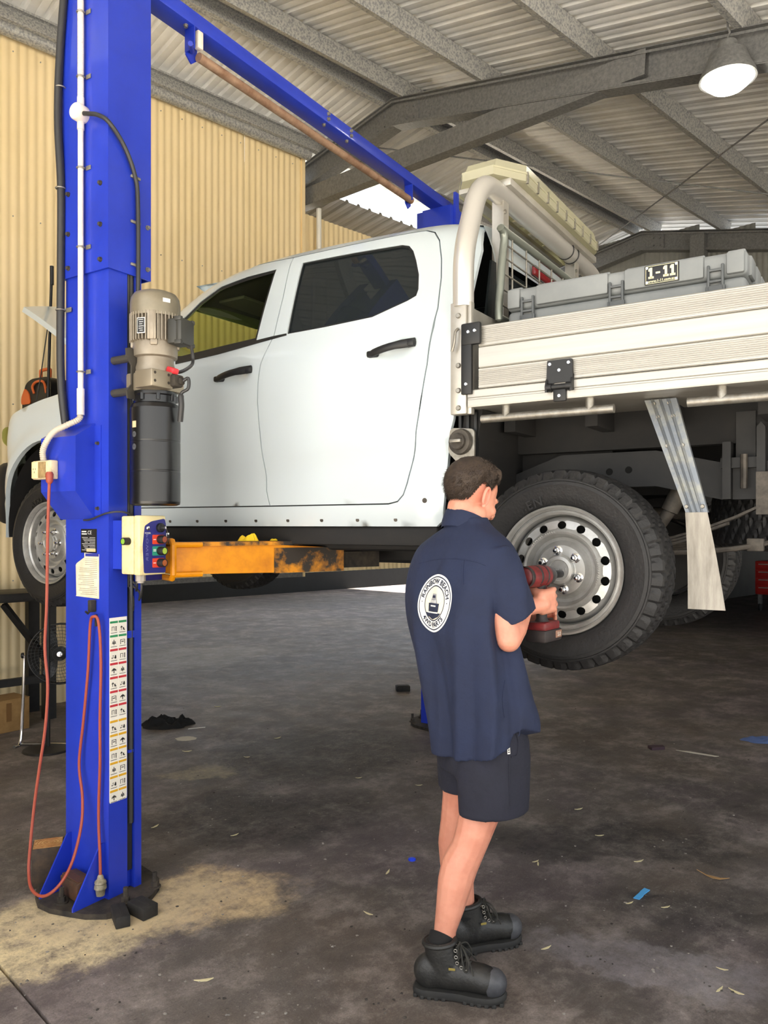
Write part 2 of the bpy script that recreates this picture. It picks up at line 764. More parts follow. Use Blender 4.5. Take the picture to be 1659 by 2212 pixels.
def corrug(w, h, pitch=.0762, depth=.016, seg=6, thick=.0):
    """vertical sheet, x 0..w, z 0..h, ribs along z, facing -y"""
    n = int(round(w / pitch)) * seg
    top, bot = [], []
    for i in range(n + 1):
        x = w * i / n
        # narrow valley between broad crests, as the photo's lines show
        ph = (i % seg) / seg
        y = depth / 2 * math.cos(2 * math.pi * ph)
        y = y if y > 0 else y * .75
        bot.append((x, y, 0))
        top.append((x, y, h))
    mb = MB()
    k = len(bot)
    mb.add(bot + top, [(i, i + 1, i + 1 + k, i + k) for i in range(n)])
    return mb


def trim_sheet(w, l, pitch=.19, depth=.028):
    """roof sheet, x 0..w, running along +y 0..l, ribs along y; z is up"""
    xs = []
    n = int(round(w / pitch))
    for i in range(n):
        for dx, z in ((0, 0), (.05, 0), (.058, .004), (.066, 0), (.118, 0), (.133, depth), (.16, depth), (.175, 0)):
            xs.append((i * pitch + dx, z))
    xs.append((w, 0))
    mb = MB()
    k = len(xs)
    mb.add([(x, 0, z) for x, z in xs] + [(x, l, z) for x, z in xs], [(i, i + k, i + k + 1, i + 1) for i in range(k - 1)])
    return mb


SH = .762
WALL_Y = 1.35
# tall cream wall: sheets hang from a top girt; its rear bays stop a metre above the slab
mb = MB()
for z in (1.1, 2.6, 4.2):
    mb.bb(-7.0, -.16, WALL_Y + .03, WALL_Y + .10, z - .05, z + .05)
for x in (-7.0, -5.2, -2.6, -.2):
    mb.bb(x - .05, x + .05, WALL_Y + .1, WALL_Y + .22, 0 if x < -3.2 else 1.05, 5.8)
wall_left = struct(mb.build('wall_left', M_galv))
full = corrug(SH, 5.80)
short = corrug(SH, 5.80 - 1.03)
x = -.16 - SH
first = {}
k = 0
while x > -7.2:
    kind = 'short' if x > -3.1 else 'full'
    if kind not in first:
        o = (short if kind == 'short' else full).build('cladding_sheet', M_cream, wall_left)
        first[kind] = o
    else:
        o = inst(first[kind])
    o.location = (x, WALL_Y + (.002 if k % 2 else 0), 1.03 if kind == 'short' else 0.0)
    x -= SH
    k += 1
mb = MB()
mb.bb(-3.1, -.16, WALL_Y - .02, WALL_Y + .02, 1.0, 1.05)
mb.build('bottom_flashing', M_galvd, wall_left)
# screws in rows
sc = MB()
for zz in (1.1, 2.6, 4.2, 5.6):
    for i in range(28):
        xx = -.3 - i * .2286
        if zz < 2 and xx < -3.1:
            pass
        sc.cyl((xx, WALL_Y - .009, zz), (xx, WALL_Y - .014, zz), .006, n=6)
sc.build('screw_row', M_galv, wall_left, kind='stuff')
# end flashing of the tall wall
mb = MB()
mb.bb(-.17, -.13, WALL_Y - .02, WALL_Y + .05, 1.0, 5.8)
mb.build('edge_flashing', M_cream, wall_left)

# lower cream wall past the first frame
mb = MB()
for z in (1.1, 3.0, 5.1):
    mb.bb(-.4, 5.2, WALL_Y + .2, WALL_Y + .27, z - .05, z + .05)
wall_low = struct(mb.build('wall_left_low', M_galv))
lo = corrug(SH, 4.15)
o0 = None
for i in range(8):
    if o0 is None:
        o = o0 = lo.build('cladding_sheet', M_cream, wall_low)
    else:
        o = inst(o0)
    o.location = (-.45 + i * SH, WALL_Y + .16 + (.002 if i % 2 else 0), 1.03)
mb = MB()
mb.cyl((.15, WALL_Y + .08, 2.5), (.15, WALL_Y + .08, 5.25), .03, n=12)
mb.build('downpipe', M_white, wall_low)

# end wall of the shed, clad above a wide opening
mb = MB()
mb.bb(5.15, 5.3, -8, 1.4, 2.95, 3.1)
wall_back = struct(mb.build('wall_back', M_galvd))
eg = corrug(SH, 3.0)
o0 = None
for i in range(13):
    if o0 is None:
        o = o0 = eg.build('cladding_sheet', M_wallg, wall_back)
    else:
        o = inst(o0)
    o.rotation_euler = (0, 0, -math.pi / 2)
    yy = 1.5 - i * SH
    o.location = (5.22, yy, 3.0)
    o.scale = (1, 1, (2.92 - max(0, -yy + .38) * .25) / 3.0)
mb = MB()
mb.bb(5.0, 5.12, -.95, -.75, 2.95, 5.6)
mb.build('mullion', M_galvd, wall_back)
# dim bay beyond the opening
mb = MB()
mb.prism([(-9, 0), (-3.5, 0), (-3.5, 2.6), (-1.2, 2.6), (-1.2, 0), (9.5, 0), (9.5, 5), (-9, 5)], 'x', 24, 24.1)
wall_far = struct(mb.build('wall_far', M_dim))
mb = MB()
mb.bb(-7.2, 24, 9.4, 9.45, 0, 1.75)
struct(mb.build('wall_dark_screen', mat('dark_screen_steel', '#1d2021', .7, col2='#161819', scale=3)))  # dark screen added to cover the bright void beyond the lean-to
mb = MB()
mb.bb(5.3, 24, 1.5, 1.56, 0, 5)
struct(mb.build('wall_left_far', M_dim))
mb = MB()
mb.bb(-7.3, -7.2, -2.2, 9.5, 0, 5.6)
struct(mb.build('wall_light_block', M_wallg))  # unseen wall added to block daylight from the left, behind the camera
mb = MB()
mb.bb(1.0, 5.3, -8.6, -8.5, 0, 4.0)
struct(mb.build('wall_sun_block', M_wallg))  # unseen wall added to keep sun streaks off the floor
mb = MB()
mb.bb(5.3, 24, -9, 1.5, 5.0, 5.1)
cf = struct(mb.build('ceiling_far', M_galvd))
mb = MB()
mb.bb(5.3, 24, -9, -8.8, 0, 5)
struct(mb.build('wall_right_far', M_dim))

# ---- roof
RZ, TR, TL = 6.05, .25, .13          # ridge height, fall to the right, fall to the left
mb = MB()
mb.prism([(-.17, RZ - .17 * TR + .045), (0, RZ + .05), (.17, RZ - .17 * TL + .045), (.17, RZ - .17 * TL + .04), (0, RZ + .042), (-.17, RZ - .17 * TR + .04)],
         'x', -7.2, 5.3)
ceiling = struct(mb.build('ceiling', M_galv))


def slope_M(x0, side, y0):
    t = TL if side > 0 else TR
    a = math.atan(t)
    if side > 0:
        return (x0, y0, RZ - y0 * t), (-a, 0, 0), 1
    return (x0, -y0, RZ - y0 * t), (a, 0, 0), -1


sl = trim_sheet(.76, 1.6)
sr = trim_sheet(.76, 8.4)
ol = orr = None
for i in range(17):
    x0 = -7.2 + i * .76 - (.4 if False else 0)
    o = (ol := sl.build('roof_sheet', M_roof, ceiling)) if ol is None else inst(ol)
    loc, rot, s = slope_M(x0, 1, .03)
    o.location, o.rotation_euler = loc, rot
    o = (orr := sr.build('roof_sheet', M_roof, ceiling)) if orr is None else inst(orr)
    loc, rot, s = slope_M(x0, -1, .03)
    o.location, o.rotation_euler, o.scale = loc, rot, (1, -1, 1)


def cpurlin(L, d=.15, f=.055, t=.004, lip=.016):
    """C section lying along x, web in the xz plane at y=0, flanges to +y, top at z=0"""
    mb = MB()
    mb.bb(0, L, -t, 0, -d, 0)
    mb.bb(0, L, 0, f, -t, 0)
    mb.bb(0, L, 0, f, -d, -d + t)
    mb.bb(0, L, f - t, f, -lip - t, -t)
    mb.bb(0, L, f - t, f, -d + t, -d + t + lip)
    return mb


pm = cpurlin(12.5)
op = None
for y, s in ((-.19, 1), (.17, -1), (-1.2, 1), (-2.34, 1), (-3.5, 1), (-4.65, 1), (-5.8, 1), (-7.0, 1), (1.22, -1)):
    o = (op := pm.build('purlin', M_galv, ceiling)) if op is None else inst(op)
    zt = RZ - abs(y) * (TR if y < 0 else TL) - .012
    o.location = (-7.2, y, zt)
    o.rotation_euler = (math.atan(TR) if y < 0 else -math.atan(TL), 0, 0)
    o.scale = (1, s, 1)
# round eave pipe above the cream wall
mb = MB()
mb.cyl((-7.2, WALL_Y - .10, 5.72), (-.14, WALL_Y - .10, 5.72), .062, n=20)
mb.build('eave_pipe', M_galv, ceiling)


def rafter(x, name='rafter'):
    mb = MB()
    top = .16
    d = .27
    for side, t, L in ((1, TL, 4.4), (-1, TR, 8.3)):
        P = [(0, RZ - top), (side * L, RZ - top - L * t), (side * L, RZ - top - d - L * t), (0, RZ - top - d)]
        mb.prism(P, 'x', x - .004, x + .004)
        for zz in (0, -d):
            Q = [(0, RZ - top + zz), (side * L, RZ - top + zz - L * t), (side * L, RZ - top + zz - L * t - .008), (0, RZ - top + zz - .008)]
            mb.prism(Q, 'x', x - .075, x + .075)
        for zz in (-.03, -d + .022):
            Q = [(0, RZ - top + zz), (side * L, RZ - top + zz - L * t), (side * L, RZ - top + zz - L * t - .02), (0, RZ - top + zz - .02)]
            mb.prism(Q, 'x', x - .075, x - .069)
    o = mb.build(name, M_galvd, ceiling, ang=0)
    # ridge cleat with bolts
    b = MB()
    b.prism([(-.32, RZ - .2 - .32 * TR), (0, RZ - .19), (.32, RZ - .2 - .32 * TL), (.32, RZ - .41 - .32 * TL), (0, RZ - .41), (-.32, RZ - .41 - .32 * TR)],
            'x', x - .018, x - .004)
    for yy in (-.26, -.16, .16, .26):
        for dz in (.25, .36):
            zc = RZ - dz - abs(yy) * (TR if yy < 0 else TL)
            b.cyl((x - .018, yy, zc), (x - .032, yy, zc), .014, n=6)
    b.build('ridge_cleat', M_galvd, o)
    return o


rafter(0.0)
rafter(5.12)
# collar tie of the first frame, back-to-back lipped channels
mb = MB()
for dx in (-.06, .0):
    c = cpurlin(4.9, .2, .06)
    c2 = MB().add(c.v, c.f, Matrix.Translation((dx, 2.15, 5.46)) @ Matrix.Rotation(-math.pi / 2, 4, 'Z') @ Matrix.Rotation(R_(3.0), 4, 'Y'))
    mb.add(c2.v, c2.f)
mb.build('collar_tie', M_galvd, ceiling, ang=0)
# thin bracing rods
mb = MB()
for (a, b_) in (((.1, .9, 5.8), (5.0, -4.4, 4.75)), ((5.0, .9, 5.75), (.2, -4.4, 4.8))):
    MB().cyl(a, b_, .008, n=6).build('bracing_rod', M_galvd, ceiling)

# lean-to roof beyond the cream wall, white and open to the yard
mb = MB()
mb.bb(-7, 5.3, 9.0, 9.1, 4.2, 4.3)
lean = struct(mb.build('ceiling_lean_to', M_lean))
ls = trim_sheet(.76, 7.9)
o0 = None
for i in range(17):
    o = (o0 := ls.build('roof_sheet', M_lean, lean)) if o0 is None else inst(o0)
    o.location = (-7.2 + i * .76, 1.6, 5.55)
    o.rotation_euler = (-math.atan(.11), 0, 0)
for y in (2.4, 3.6, 4.8, 6.0):
    MB().bb(-7.2, 5.3, y, y + .06, 5.36 - (y - 1.6) * .11, 5.5 - (y - 1.6) * .11).build('purlin', M_galvd, lean)

# ---- high bay lamp
P = at(1572, 172, 5.5)
lamp = thing('high_bay_lamp', 'round high bay lamp glowing white under the roof', 'lamp', P)
mb = MB()
mb.lathe([(0, .26), (.06, .26), (.065, .25), (.065, .2), (.12, .18), (.15, .1), (.185, .03), (.19, 0), (.175, 0), (.16, .04)], n=36)
mb.build('housing', M_galvd, lamp)
mb = MB()
mb.lathe([(.0, -.085), (.06, -.08), (.11, -.06), (.15, -.025), (.172, .012), (.16, .03), (0, .03)], n=36)
mb.build('lens', mat('lamp_lens', '#ffffff', .4, emit='#fff6e2', estr=34), lamp)
mb = MB()
mb.tube([(0, 0, .26), (0, 0, .3), (.015, 0, .33), (0, 0, .36), (0, 0, .55)], .008, n=8)
mb.build('suspension', M_galvd, lamp)

# ================================================================== THE UTILITY TRUCK
TH = R_(32.5)
tcos, tsin = math.cos(TH), math.sin(TH)
TRX, TRY = 1.150, 3.739             # floor point below the rear axle centre
M_paint = mat('white_car_paint', '#c6d1d6', .28, coat=.6)
M_blackp = mat('black_plastic', '#141516', .5)
M_under = mat('underbody_black', '#0c0c0d', .75, col2='#171513', scale=9)
M_chass = mat('chassis_black_paint', '#0a0b0c', .6, col2='#1a1918', scale=12)
M_gap = mat('door_gap_rubber', '#3c4143', .8)
M_rubber = mat('tyre_rubber', '#111112', .62, col2='#1b1a1a', scale=14, bump=.15, bscale=90)
M_steelw = mat('silver_wheel_paint', '#b9bab8', .36, .55, col2='#9a9893', scale=9)
M_alloy = mat('brushed_aluminium', '#bbb8b0', .38, .5, col2='#b0ada5', scale=5, stretch=(.4, 1, 10), lo=.35, hi=.7)
M_alloy2 = mat('plain_aluminium', '#bfbcb4', .38, .5, col2='#a8a399', scale=4)
M_tubeal = mat('polished_tube', '#cfccc6', .32, .55)
M_galvt = mat('galvanised_tube', '#9d9a92', .45, .7, col2='#7d776c', scale=30)
M_chrome = mat('chrome_nut', '#d8d8d8', .15, 1.0)
M_red = mat('red_lens', '#8f1c22', .2, coat=.5)
M_trim = mat('cabin_trim', '#2a2c2e', .8)
M_liner = mat('head_lining', '#4d4f50', .9)
M_dirty = mat('dirty_metal', '#5b554d', .6, .4, col2='#2c2926', scale=14)
glass_mat('tinted_glass', '#4a5256', .5, .02, '#33393b')  # grey body colour stands in for the rear panes' reflection
glass_mat('clear_glass', '#dfe6bd', .9)


def tp(px, py, y=.9):
    k = (px - CXP) / FPX
    a, b = TRX - tsin * y, TRY - tcos * y
    x = (a - k * b) / (tcos + k * tsin)
    return (x, HCAM - (py - HOR) * (b + tsin * x) / FPX)


PROF = [(1.45, .80), (1.50, .825), (1.56, .862), (1.62, .876), (1.70, .882), (1.86, .888), (1.95, .902), (2.10, .908), (2.28, .905), (2.36, .893),
        (2.45, .862), (2.60, .805), (2.75, .742), (2.84, .698), (2.89, .655), (2.92, .60), (2.94, .50), (2.955, .30), (2.96, 0.0)]
ZTOP = [(.40, 2.89), (.46, 2.925), (.57, 2.955), (.7, 2.975), (1.0, 2.99), (1.45, 3.0), (1.75, 2.99), (2.0, 2.95), (2.2, 2.87), (2.4, 2.74), (2.6, 2.60), (2.8, 2.48), (3, 2.44)]


def zt_of(x):
    return smooth_tab(ZTOP, x)


def znorm(x, z):
    return z if z <= 2.45 else 2.45 + (z - 2.45) * .51 / max(.02, zt_of(x) - 2.45)


HANDLES = [(1.665, 2.302), (.75, 2.318)]


def YB(x, z):
    """half width of the cab skin"""
    y = smooth_tab(PROF, znorm(x, z))
    # soft crease sweeping up along the lower doors
    zc = 1.80 + .10 * max(0, min(1, (1.9 - x) / 1.2))
    y += .006 * math.exp(-((z - zc - .05) / .05) ** 2) - .007 * math.exp(-((z - zc + .05) / .06) ** 2)
    # scoops behind the handles
    for hx, hz in HANDLES:
        d = ((x - hx) / .085) ** 2 + ((z - hz) / .048) ** 2
        y -= .022 * math.exp(-d * d)
    # rounding to the back of the cab, with a flute behind the rear door
    if x < .62:
        t = (.62 - x) / .2
        y -= .05 * t * t + (.02 * math.exp(-((x - .53) / .03) ** 2) if z < 2.4 else 0)
    if x > 2.3:
        y -= .02 * (x - 2.3) ** 2 if z < 2.45 else .06 * (x - 2.3)
    return y


def tpp(px, py):
    y = .85
    for _ in range(12):
        x, z = tp(px, py, y)
        y = .5 * y + .5 * smooth_tab(PROF, znorm(x, z))
    return tp(px, py, y)


truck = thing('utility_truck', 'white four-door utility truck with aluminium tray raised on the blue lift', 'truck', (TRX, TRY, 0), math.pi - TH)


def skin(x, z):
    return (x, YB(x, z), z)


# door outlines read off the doors' shut lines
bseam = [tpp(*p) for p in ((634, 557), (612, 640), (592, 724), (575, 758), (563, 786), (557, 830), (556, 867), (561, 932), (571, 998), (575, 1060), (583, 1092))]
rtop = [tpp(*p) for p in ((689, 545), (804, 520), (880, 505), (920, 499))]
rback = [tpp(*p) for p in ((938, 503), (948, 520), (952, 560), (951, 600), (943, 666), (920, 786), (897, 952), (878, 1044), (870, 1068), (858, 1082), (839, 1087))]
rear_door = [(x - .0025, z) for x, z in bseam[:1]] + [(x, z) for x, z in rtop] + rback + [(x - .003, z) for x, z in bseam[:0:-1]]
rwin = [tpp(*p) for p in ((653, 568), (760, 547), (868, 529), (884, 531), (893, 542), (899, 562), (905, 593), (904, 625), (899, 639), (880, 650), (804, 685), (700, 707), (619, 722))]
ftop = [tpp(*p) for p in ((434, 622), (476, 600), (554, 573))]
fdoor_front = [(2.56, 2.40), (2.60, 2.30), (2.60, 1.95), (2.52, 1.72), (2.47, 1.66)]
front_door = [bseam[0]] + ftop[::-1] + [(2.24, 2.752), (2.42, 2.62), (2.52, 2.50)] + fdoor_front + bseam[::-1][:-1]
front_door = [(x + (.003 if k in (0,) or k > 9 else 0), z) for k, (x, z) in enumerate(front_door)]
fwin = [tpp(*p) for p in ((597, 582), (554, 735), (470, 757), (388, 777))] + [(2.38, 2.462), (2.44, 2.50), (2.36, 2.60)] + [tpp(*p) for p in ((399, 685), (430, 654), (476, 620), (534, 598))]


def both(mb, name, m, parent=truck, ang=45, **kw):
    a = mb.build(name, m, parent, ang, **kw)
    b = inst(a, scale=(1, -1, 1))
    return a, b


rd, rd2 = both(panel(rear_door, [rwin], skin, .03, .03, flip=True), 'rear_door', M_paint)
fd, fd2 = both(panel(front_door, [fwin], skin, .03, .03, flip=True), 'front_door', M_paint)


def grow(poly, g):
    n = len(poly)
    out = []
    ar = sum(poly[i - 1][0] * poly[i][1] - poly[i][0] * poly[i - 1][1] for i in range(n))
    s = 1 if ar > 0 else -1
    for i in range(n):
        a, b, c = Vector(poly[i - 1]), Vector(poly[i]), Vector(poly[(i + 1) % n])
        t = ((b - a).normalized() + (c - b).normalized())
        t = t.normalized() if t.length > 1e-6 else (c - b).normalized()
        out.append((b.x + s * t.y * g, b.y - s * t.x * g))
    return out


# cab side ring around the doors: pillars, roof rail, sill and rear quarter
opening = [rtop[k] for k in range(4)] + rback + bseam[::-1][:1] + [(2.47, 1.66), (2.52, 1.72), (2.60, 1.95), (2.60, 2.30), (2.56, 2.40), (2.52, 2.50), (2.42, 2.62), (2.24, 2.752)] + ftop + [bseam[0]]
opening = grow(opening, .006)


def roofz(x):
    lo, hi = 2.5, zt_of(x)
    for _ in range(30):
        mid = (lo + hi) / 2
        if smooth_tab(PROF, znorm(x, mid)) > .60:
            lo = mid
        else:
            hi = mid
    return lo


top_line = [(x, roofz(x)) for x in [.46, .52, .6, .7, .85, 1.0, 1.2, 1.4, 1.6, 1.75, 1.9, 2.05, 2.2, 2.35, 2.5, 2.62]]
cab_outer = top_line + [(2.68, 2.47), (2.75, 2.43), (2.75, 1.75), (2.72, 1.60), (2.66, 1.56), (.56, 1.555), (.535, 1.58), (.50, 1.85), (.465, 2.0), (.43, 2.45), (.43, 2.75)]
cs, cs2 = both(panel(cab_outer, [opening], skin, .035, .02, flip=True), 'cab_side', M_paint)
# dark returns behind the shut lines, following the openings
ret = panel(grow(opening, .03), [grow(opening, -.06)], lambda x, z: (x, YB(x, min(z, roofz(x) - .012)) - .022, min(z, roofz(x) - .012)), .04, flip=True)
both(ret, 'door_seal', M_gap)
# roof skin
mb = MB()
rows = []
xs = [.46, .5, .55, .62, .7, .85, 1.0, 1.2, 1.4, 1.6, 1.75, 1.9, 2.05, 2.2]
ys = [.6, .5, .4, .3, .2, .1, 0, -.1, -.2, -.3, -.4, -.5, -.6]


def roof_at(x, y):
    lo, hi = 2.45, zt_of(x) + .001
    for _ in range(40):
        mid = (lo + hi) / 2
        if smooth_tab(PROF, znorm(x, mid)) > abs(y) + 1e-6:
            lo = mid
        else:
            hi = mid
    return lo


for x in xs:
    rows.append([(x, y, roof_at(x, y)) for y in ys])
mb.loft(rows, False, False, closed=False)
mb.add([(x, y, z - .03) for r in rows for (x, y, z) in r], [])
roof = mb.build('roof', M_paint, truck)
mb = MB()
rows = []
for x in xs[2:]:
    rows.append([(x, y, roof_at(x, y) - .045) for y in ys])
mb.loft(rows, False, False, closed=False)
lin_o = mb.build('head_lining', M_liner, roof)
# roof tail above the rear glass, with the high brake lamp
mb = MB()
rows = []
for t in range(6):
    a = t / 5
    rows.append([(.46 - .05 * math.sin(a * 1.4), y * (1 - .02 * a), roof_at(.46, y) - .17 * a) for y in ys])
mb.loft(rows, False, False, closed=False)
mb.build('roof_tail', M_paint, roof)
mb = MB()
mb.rbox((.398, 0, 2.80), (.02, .34, .05), .018, 3)
mb.build('brake_lamp', M_red, roof, label='red high-mounted brake lamp')
# cab back panel with glass
mb = MB()
mb.bb(.425, .445, -.80, .80, 1.62, 2.28, .01)
mb.build('cab_back', M_paint, truck)
mb = MB()
mb.prism([(-.72, 2.28), (.72, 2.28), (.62, 2.72), (-.62, 2.72)], 'x', .41, .42)
mb.build('rear_glass', MATS['tinted_glass'], truck)


# panes
def pane(poly, name, m):
    a, b = both(panel(grow(poly, .012), [], lambda x, z: (x, YB(x, z) - .014, z), .06, flip=True), name, m)
    return a


pane(rwin, 'rear_window', MATS['tinted_glass'])
pane(fwin, 'front_window', MATS['clear_glass'])
# dark rubber frames of the windows and the belt strip
fr = panel(rwin, [grow(rwin, -.011)], lambda x, z: (x, YB(x, z) - .008, z), .03, flip=True)
both(fr, 'window_seal', M_blackp)
fr = panel(fwin, [grow(fwin, -.022)], lambda x, z: (x, YB(x, z) - .006, z), .03, flip=True)
both(fr, 'window_seal', M_blackp)
belt = [tpp(*p) for p in ((380, 776), (470, 756), (588, 727), (619, 720.5))]
belt2 = [tpp(*p) for p in ((619, 724.5), (588, 733), (470, 766), (380, 787))]
both(panel(belt + belt2, [], lambda x, z: (x, YB(x, z) + .004, z), .03, .008, flip=True), 'belt_strip', M_blackp)


# handles
def handle(hx, hz, parent, tilt):
    mb = MB()
    path = []
    n = 9
    rings = []
    for i in range(n):
        t = i / (n - 1)
        x = hx + .118 - .236 * t
        z = hz + tilt * (t - .5) + .004 * math.sin(t * math.pi)
        off = .018 + .02 * math.sin(math.pi * min(1, max(0, t)))
        hh = .0165 if t < .7 else .019
        if t in (0,):
            hh = .010
        y = YB(hx + .118 - .236 * t, z) + .0
        y = smooth_tab(PROF, znorm(x, z)) + off - .012
        r = []
        for k in range(10):
            a = 2 * math.pi * k / 10
            r.append((x, y + .010 * math.cos(a), z + hh * math.sin(a)))
        rings.append(r)
    mb.loft(rings)
    for sx in (-.095, .095):
        y = smooth_tab(PROF, znorm(hx + sx, hz))
        mb.rbox((hx + sx, y - .004, hz - sx / .236 * tilt), (.05, .05, .028), .008)
    return mb


for (hx, hz), pa, pb in ((HANDLES[0], fd, fd2), (HANDLES[1], rd, rd2)):
    h = handle(hx, hz, pa, .03)
    a = h.build('handle', M_blackp, pa)
    b = inst(a, parent=pb)
# sill underside and black lower strip
mb = MB()
mb.bb(.56, 2.72, .70, .845, 1.47, 1.556, .012)
both(mb, 'sill_lower', M_under)
sp = MB()
for i in range(9):
    xx = .75 + i * .2
    sp.cyl((xx, YB(xx, 1.585) + .001, 1.585), (xx, YB(xx, 1.585) - .01, 1.585), .009, n=10)
sp.cyl((.60, YB(.60, 1.665) + .002, 1.665), (.60, .8, 1.665), .011, n=10)
sp.build('sill_plug', M_dirty, truck, kind='stuff')

# cabin: floor, firewall, dash, seats, pillars
mb = MB()
mb.bb(.5, 2.7, -.8, .8, 1.56, 1.66)
mb.bb(.46, .49, -.78, .78, 1.62, 2.3)
mb.bb(2.6, 2.66, -.8, .8, 1.6, 2.4)
mb.build('cabin_tub', M_trim, truck)
mb = MB()
mb.rbox((2.45, 0, 2.3), (.42, 1.5, .2), .06, 3)
mb.build('dashboard', M_trim, truck)


def seat(x, y, name='seat', wide=.5):
    mb = MB()
    mb.rbox((x + .05, y, 1.86), (.5, wide, .16), .05, 3)
    mb.rbox((x - .22, y, 2.2), (.14, wide * .96, .62), .06, 3, ry=R_(-14))
    o = mb.build(name, M_trim, truck)
    h = MB()
    if wide < .9:
        h.rbox((x - .31, y, 2.60), (.1, .27, .19), .045, 3, ry=R_(-14))
        for dy in (-.06, .06):
            h.cyl((x - .3, y + dy, 2.48), (x - .3, y + dy, 2.58), .007, n=8)
        h.build('headrest', M_trim, o)
    return o


seat(1.62, .36)
seat(1.62, -.36)
seat(.86, 0, 'rear_bench', 1.3)
mb = MB()
mb.tube(smoothpath([(1.32, .66, 2.78), (1.30, .70, 2.5), (1.35, .74, 2.1), (1.36, .76, 1.7)], 5), .035, n=8)
both(mb, 'belt_pillar', M_liner)
mb = MB()
mb.rbox((1.98, .38, 2.80), (.19, .42, .02), .01)
mb.rbox((1.98, -.38, 2.80), (.19, .42, .02), .01)
mb.build('sun_visor', M_liner, roof)
mb = MB()
mb.rbox((2.12, 0, 2.66), (.04, .22, .07), .02, 3)
mb.cyl((2.13, 0, 2.69), (2.16, 0, 2.8), .01, n=8)
mb.build('inside_mirror', M_blackp, truck)
mb = MB()
mb.lathe([(.185, -.014), (.195, 0), (.185, .014), (.175, 0)], origin=(2.1, .37, 2.28), axis=(-.9, 0, .45), n=28, closed=True)
mb.cyl((2.1, .37, 2.28), (2.35, .37, 2.16), .035, n=10)
mb.build('steering_wheel', M_blackp, truck)
# windscreen carried on from the roof skin
mb = MB()
rows = []
for t in range(8):
    x = 2.2 + .075 * t
    g_ = .975 - .11 * max(0, x - 2.25)
    rows.append([(x, y * g_, roof_at(x, y * .985) + (.002 if t == 0 else -.006)) for y in ys])
mb.loft(rows, False, False, closed=False)
mb.build('windscreen', MATS['clear_glass'], truck)

# front fenders around the drooping front wheels
FXW, FZW = 3.15, 1.46
arch = [(FXW + .47 * math.cos(R_(a)), FZW + .10 + .51 * math.sin(R_(a))) for a in range(-8, 189, 7)]
fend = [(2.765, 1.62)] + [(2.765, 2.0), (2.765, 2.425)] + [(2.9, 2.405), (2.96, 2.375), (3.15, 2.36), (3.29, 2.335), (3.45, 2.295), (3.65, 2.235), (3.78, 2.16), (3.85, 2.02), (3.86, 1.8), (3.85, 1.62)]
fend = fend[:1] + fend[1:] + [(arch[0][0] + .001, 1.60)] + arch + [(arch[-1][0] - .001, 1.62)]


def fskin(x, z):
    y = lerp_tab([(1.6, .885), (2.1, .905), (2.22, .89), (2.32, .85), (2.42, .77)], z)
    d = math.hypot((x - FXW) / .47, (z - FZW - .1) / .51)
    y += .03 * math.exp(-((d - 1.04) / .12) ** 2)
    if x > 3.5:
        y -= .30 * ((x - 3.5) / .36) ** 2
    return (x, y, z)


fa, fb = both(panel(fend, [], fskin, .035, .03, flip=True), 'front_fender', M_paint)
mb = MB()
pts = [(FXW + .455 * math.cos(R_(a)), FZW + .10 + .495 * math.sin(R_(a))) for a in range(-8, 189, 7)]
mb.loft([[(x, .87, z), (x, .45, z)] for x, z in pts], False, False, closed=False)
both(mb, 'wheel_liner', M_under)
mb = MB()
mb.rbox((3.9, 0, 1.78), (.2, 1.5, .42), .08, 3)
mb.build('front_bumper', M_blackp, truck)
mb = MB()
mb.rbox((3.88, 0, 2.1), (.1, 1.2, .24), .03, 2)
for i in range(4):
    mb.bb(3.92, 3.95, -.55, .55, 2.01 + i * .055, 2.03 + i * .055)
mb.build('grille', M_blackp, truck)
mb = MB()
mb.rbox((3.80, .66, 2.15), (.2, .22, .12), .04, 3, rz=R_(-35))
both(mb, 'headlamp', MATS['clear_glass'])
mb = MB()
mb.bb(2.75, 3.75, -.62, .62, 1.62, 2.2)
mb.build('engine_block', M_under, truck)
# open bonnet
BH = Vector((2.80, 0, 2.42))
ba = R_(36.5)


def bonnet_pt(u, v, off=0):
    """u 0..1 from hinge to nose, v -1..1 across"""
    L = 1.20
    hw = .74 - .06 * u
    cr = .06 * (1 - v * v) + off
    curve = -.09 * u * u
    px_ = u * L * (1 - .0)
    x = BH.x + px_ * math.cos(ba) - (cr + curve) * math.sin(ba)
    z = BH.z + px_ * math.sin(ba) + (cr + curve) * math.cos(ba)
    x -= .10 * v * v * u * math.cos(ba)
    z -= .10 * v * v * u * math.sin(ba)
    return (x, v * hw, z)


mb = MB()
top = [[bonnet_pt(i / 12, -1 + j / 8, .0) for j in range(17)] for i in range(13)]
bot = [[bonnet_pt(i / 12, -1 + j / 8, -.035) for j in range(17)] for i in range(13)]
mb.loft(top, False, False, closed=False)
mb.loft([r[::-1] for r in bot], False, False, closed=False)
mb.loft([[top[i][0], bot[i][0]] for i in range(13)], False, False, closed=False)
mb.loft([[top[i][-1], bot[i][-1]] for i in range(13)], False, False, closed=False)
mb.loft([top[-1], bot[-1]], False, False, closed=False)
bonnet = mb.build('bonnet', M_paint, truck, label='raised white bonnet')
mb = MB()
inner = [[bonnet_pt(.12 + .76 * i / 8, -.8 + 1.6 * j / 8, -.055 + .012 * ((i + j) % 2)) for j in range(9)] for i in range(9)]
mb.loft([r[::-1] for r in inner], False, False, closed=False)
mb.build('bonnet_lining', M_paint, bonnet)


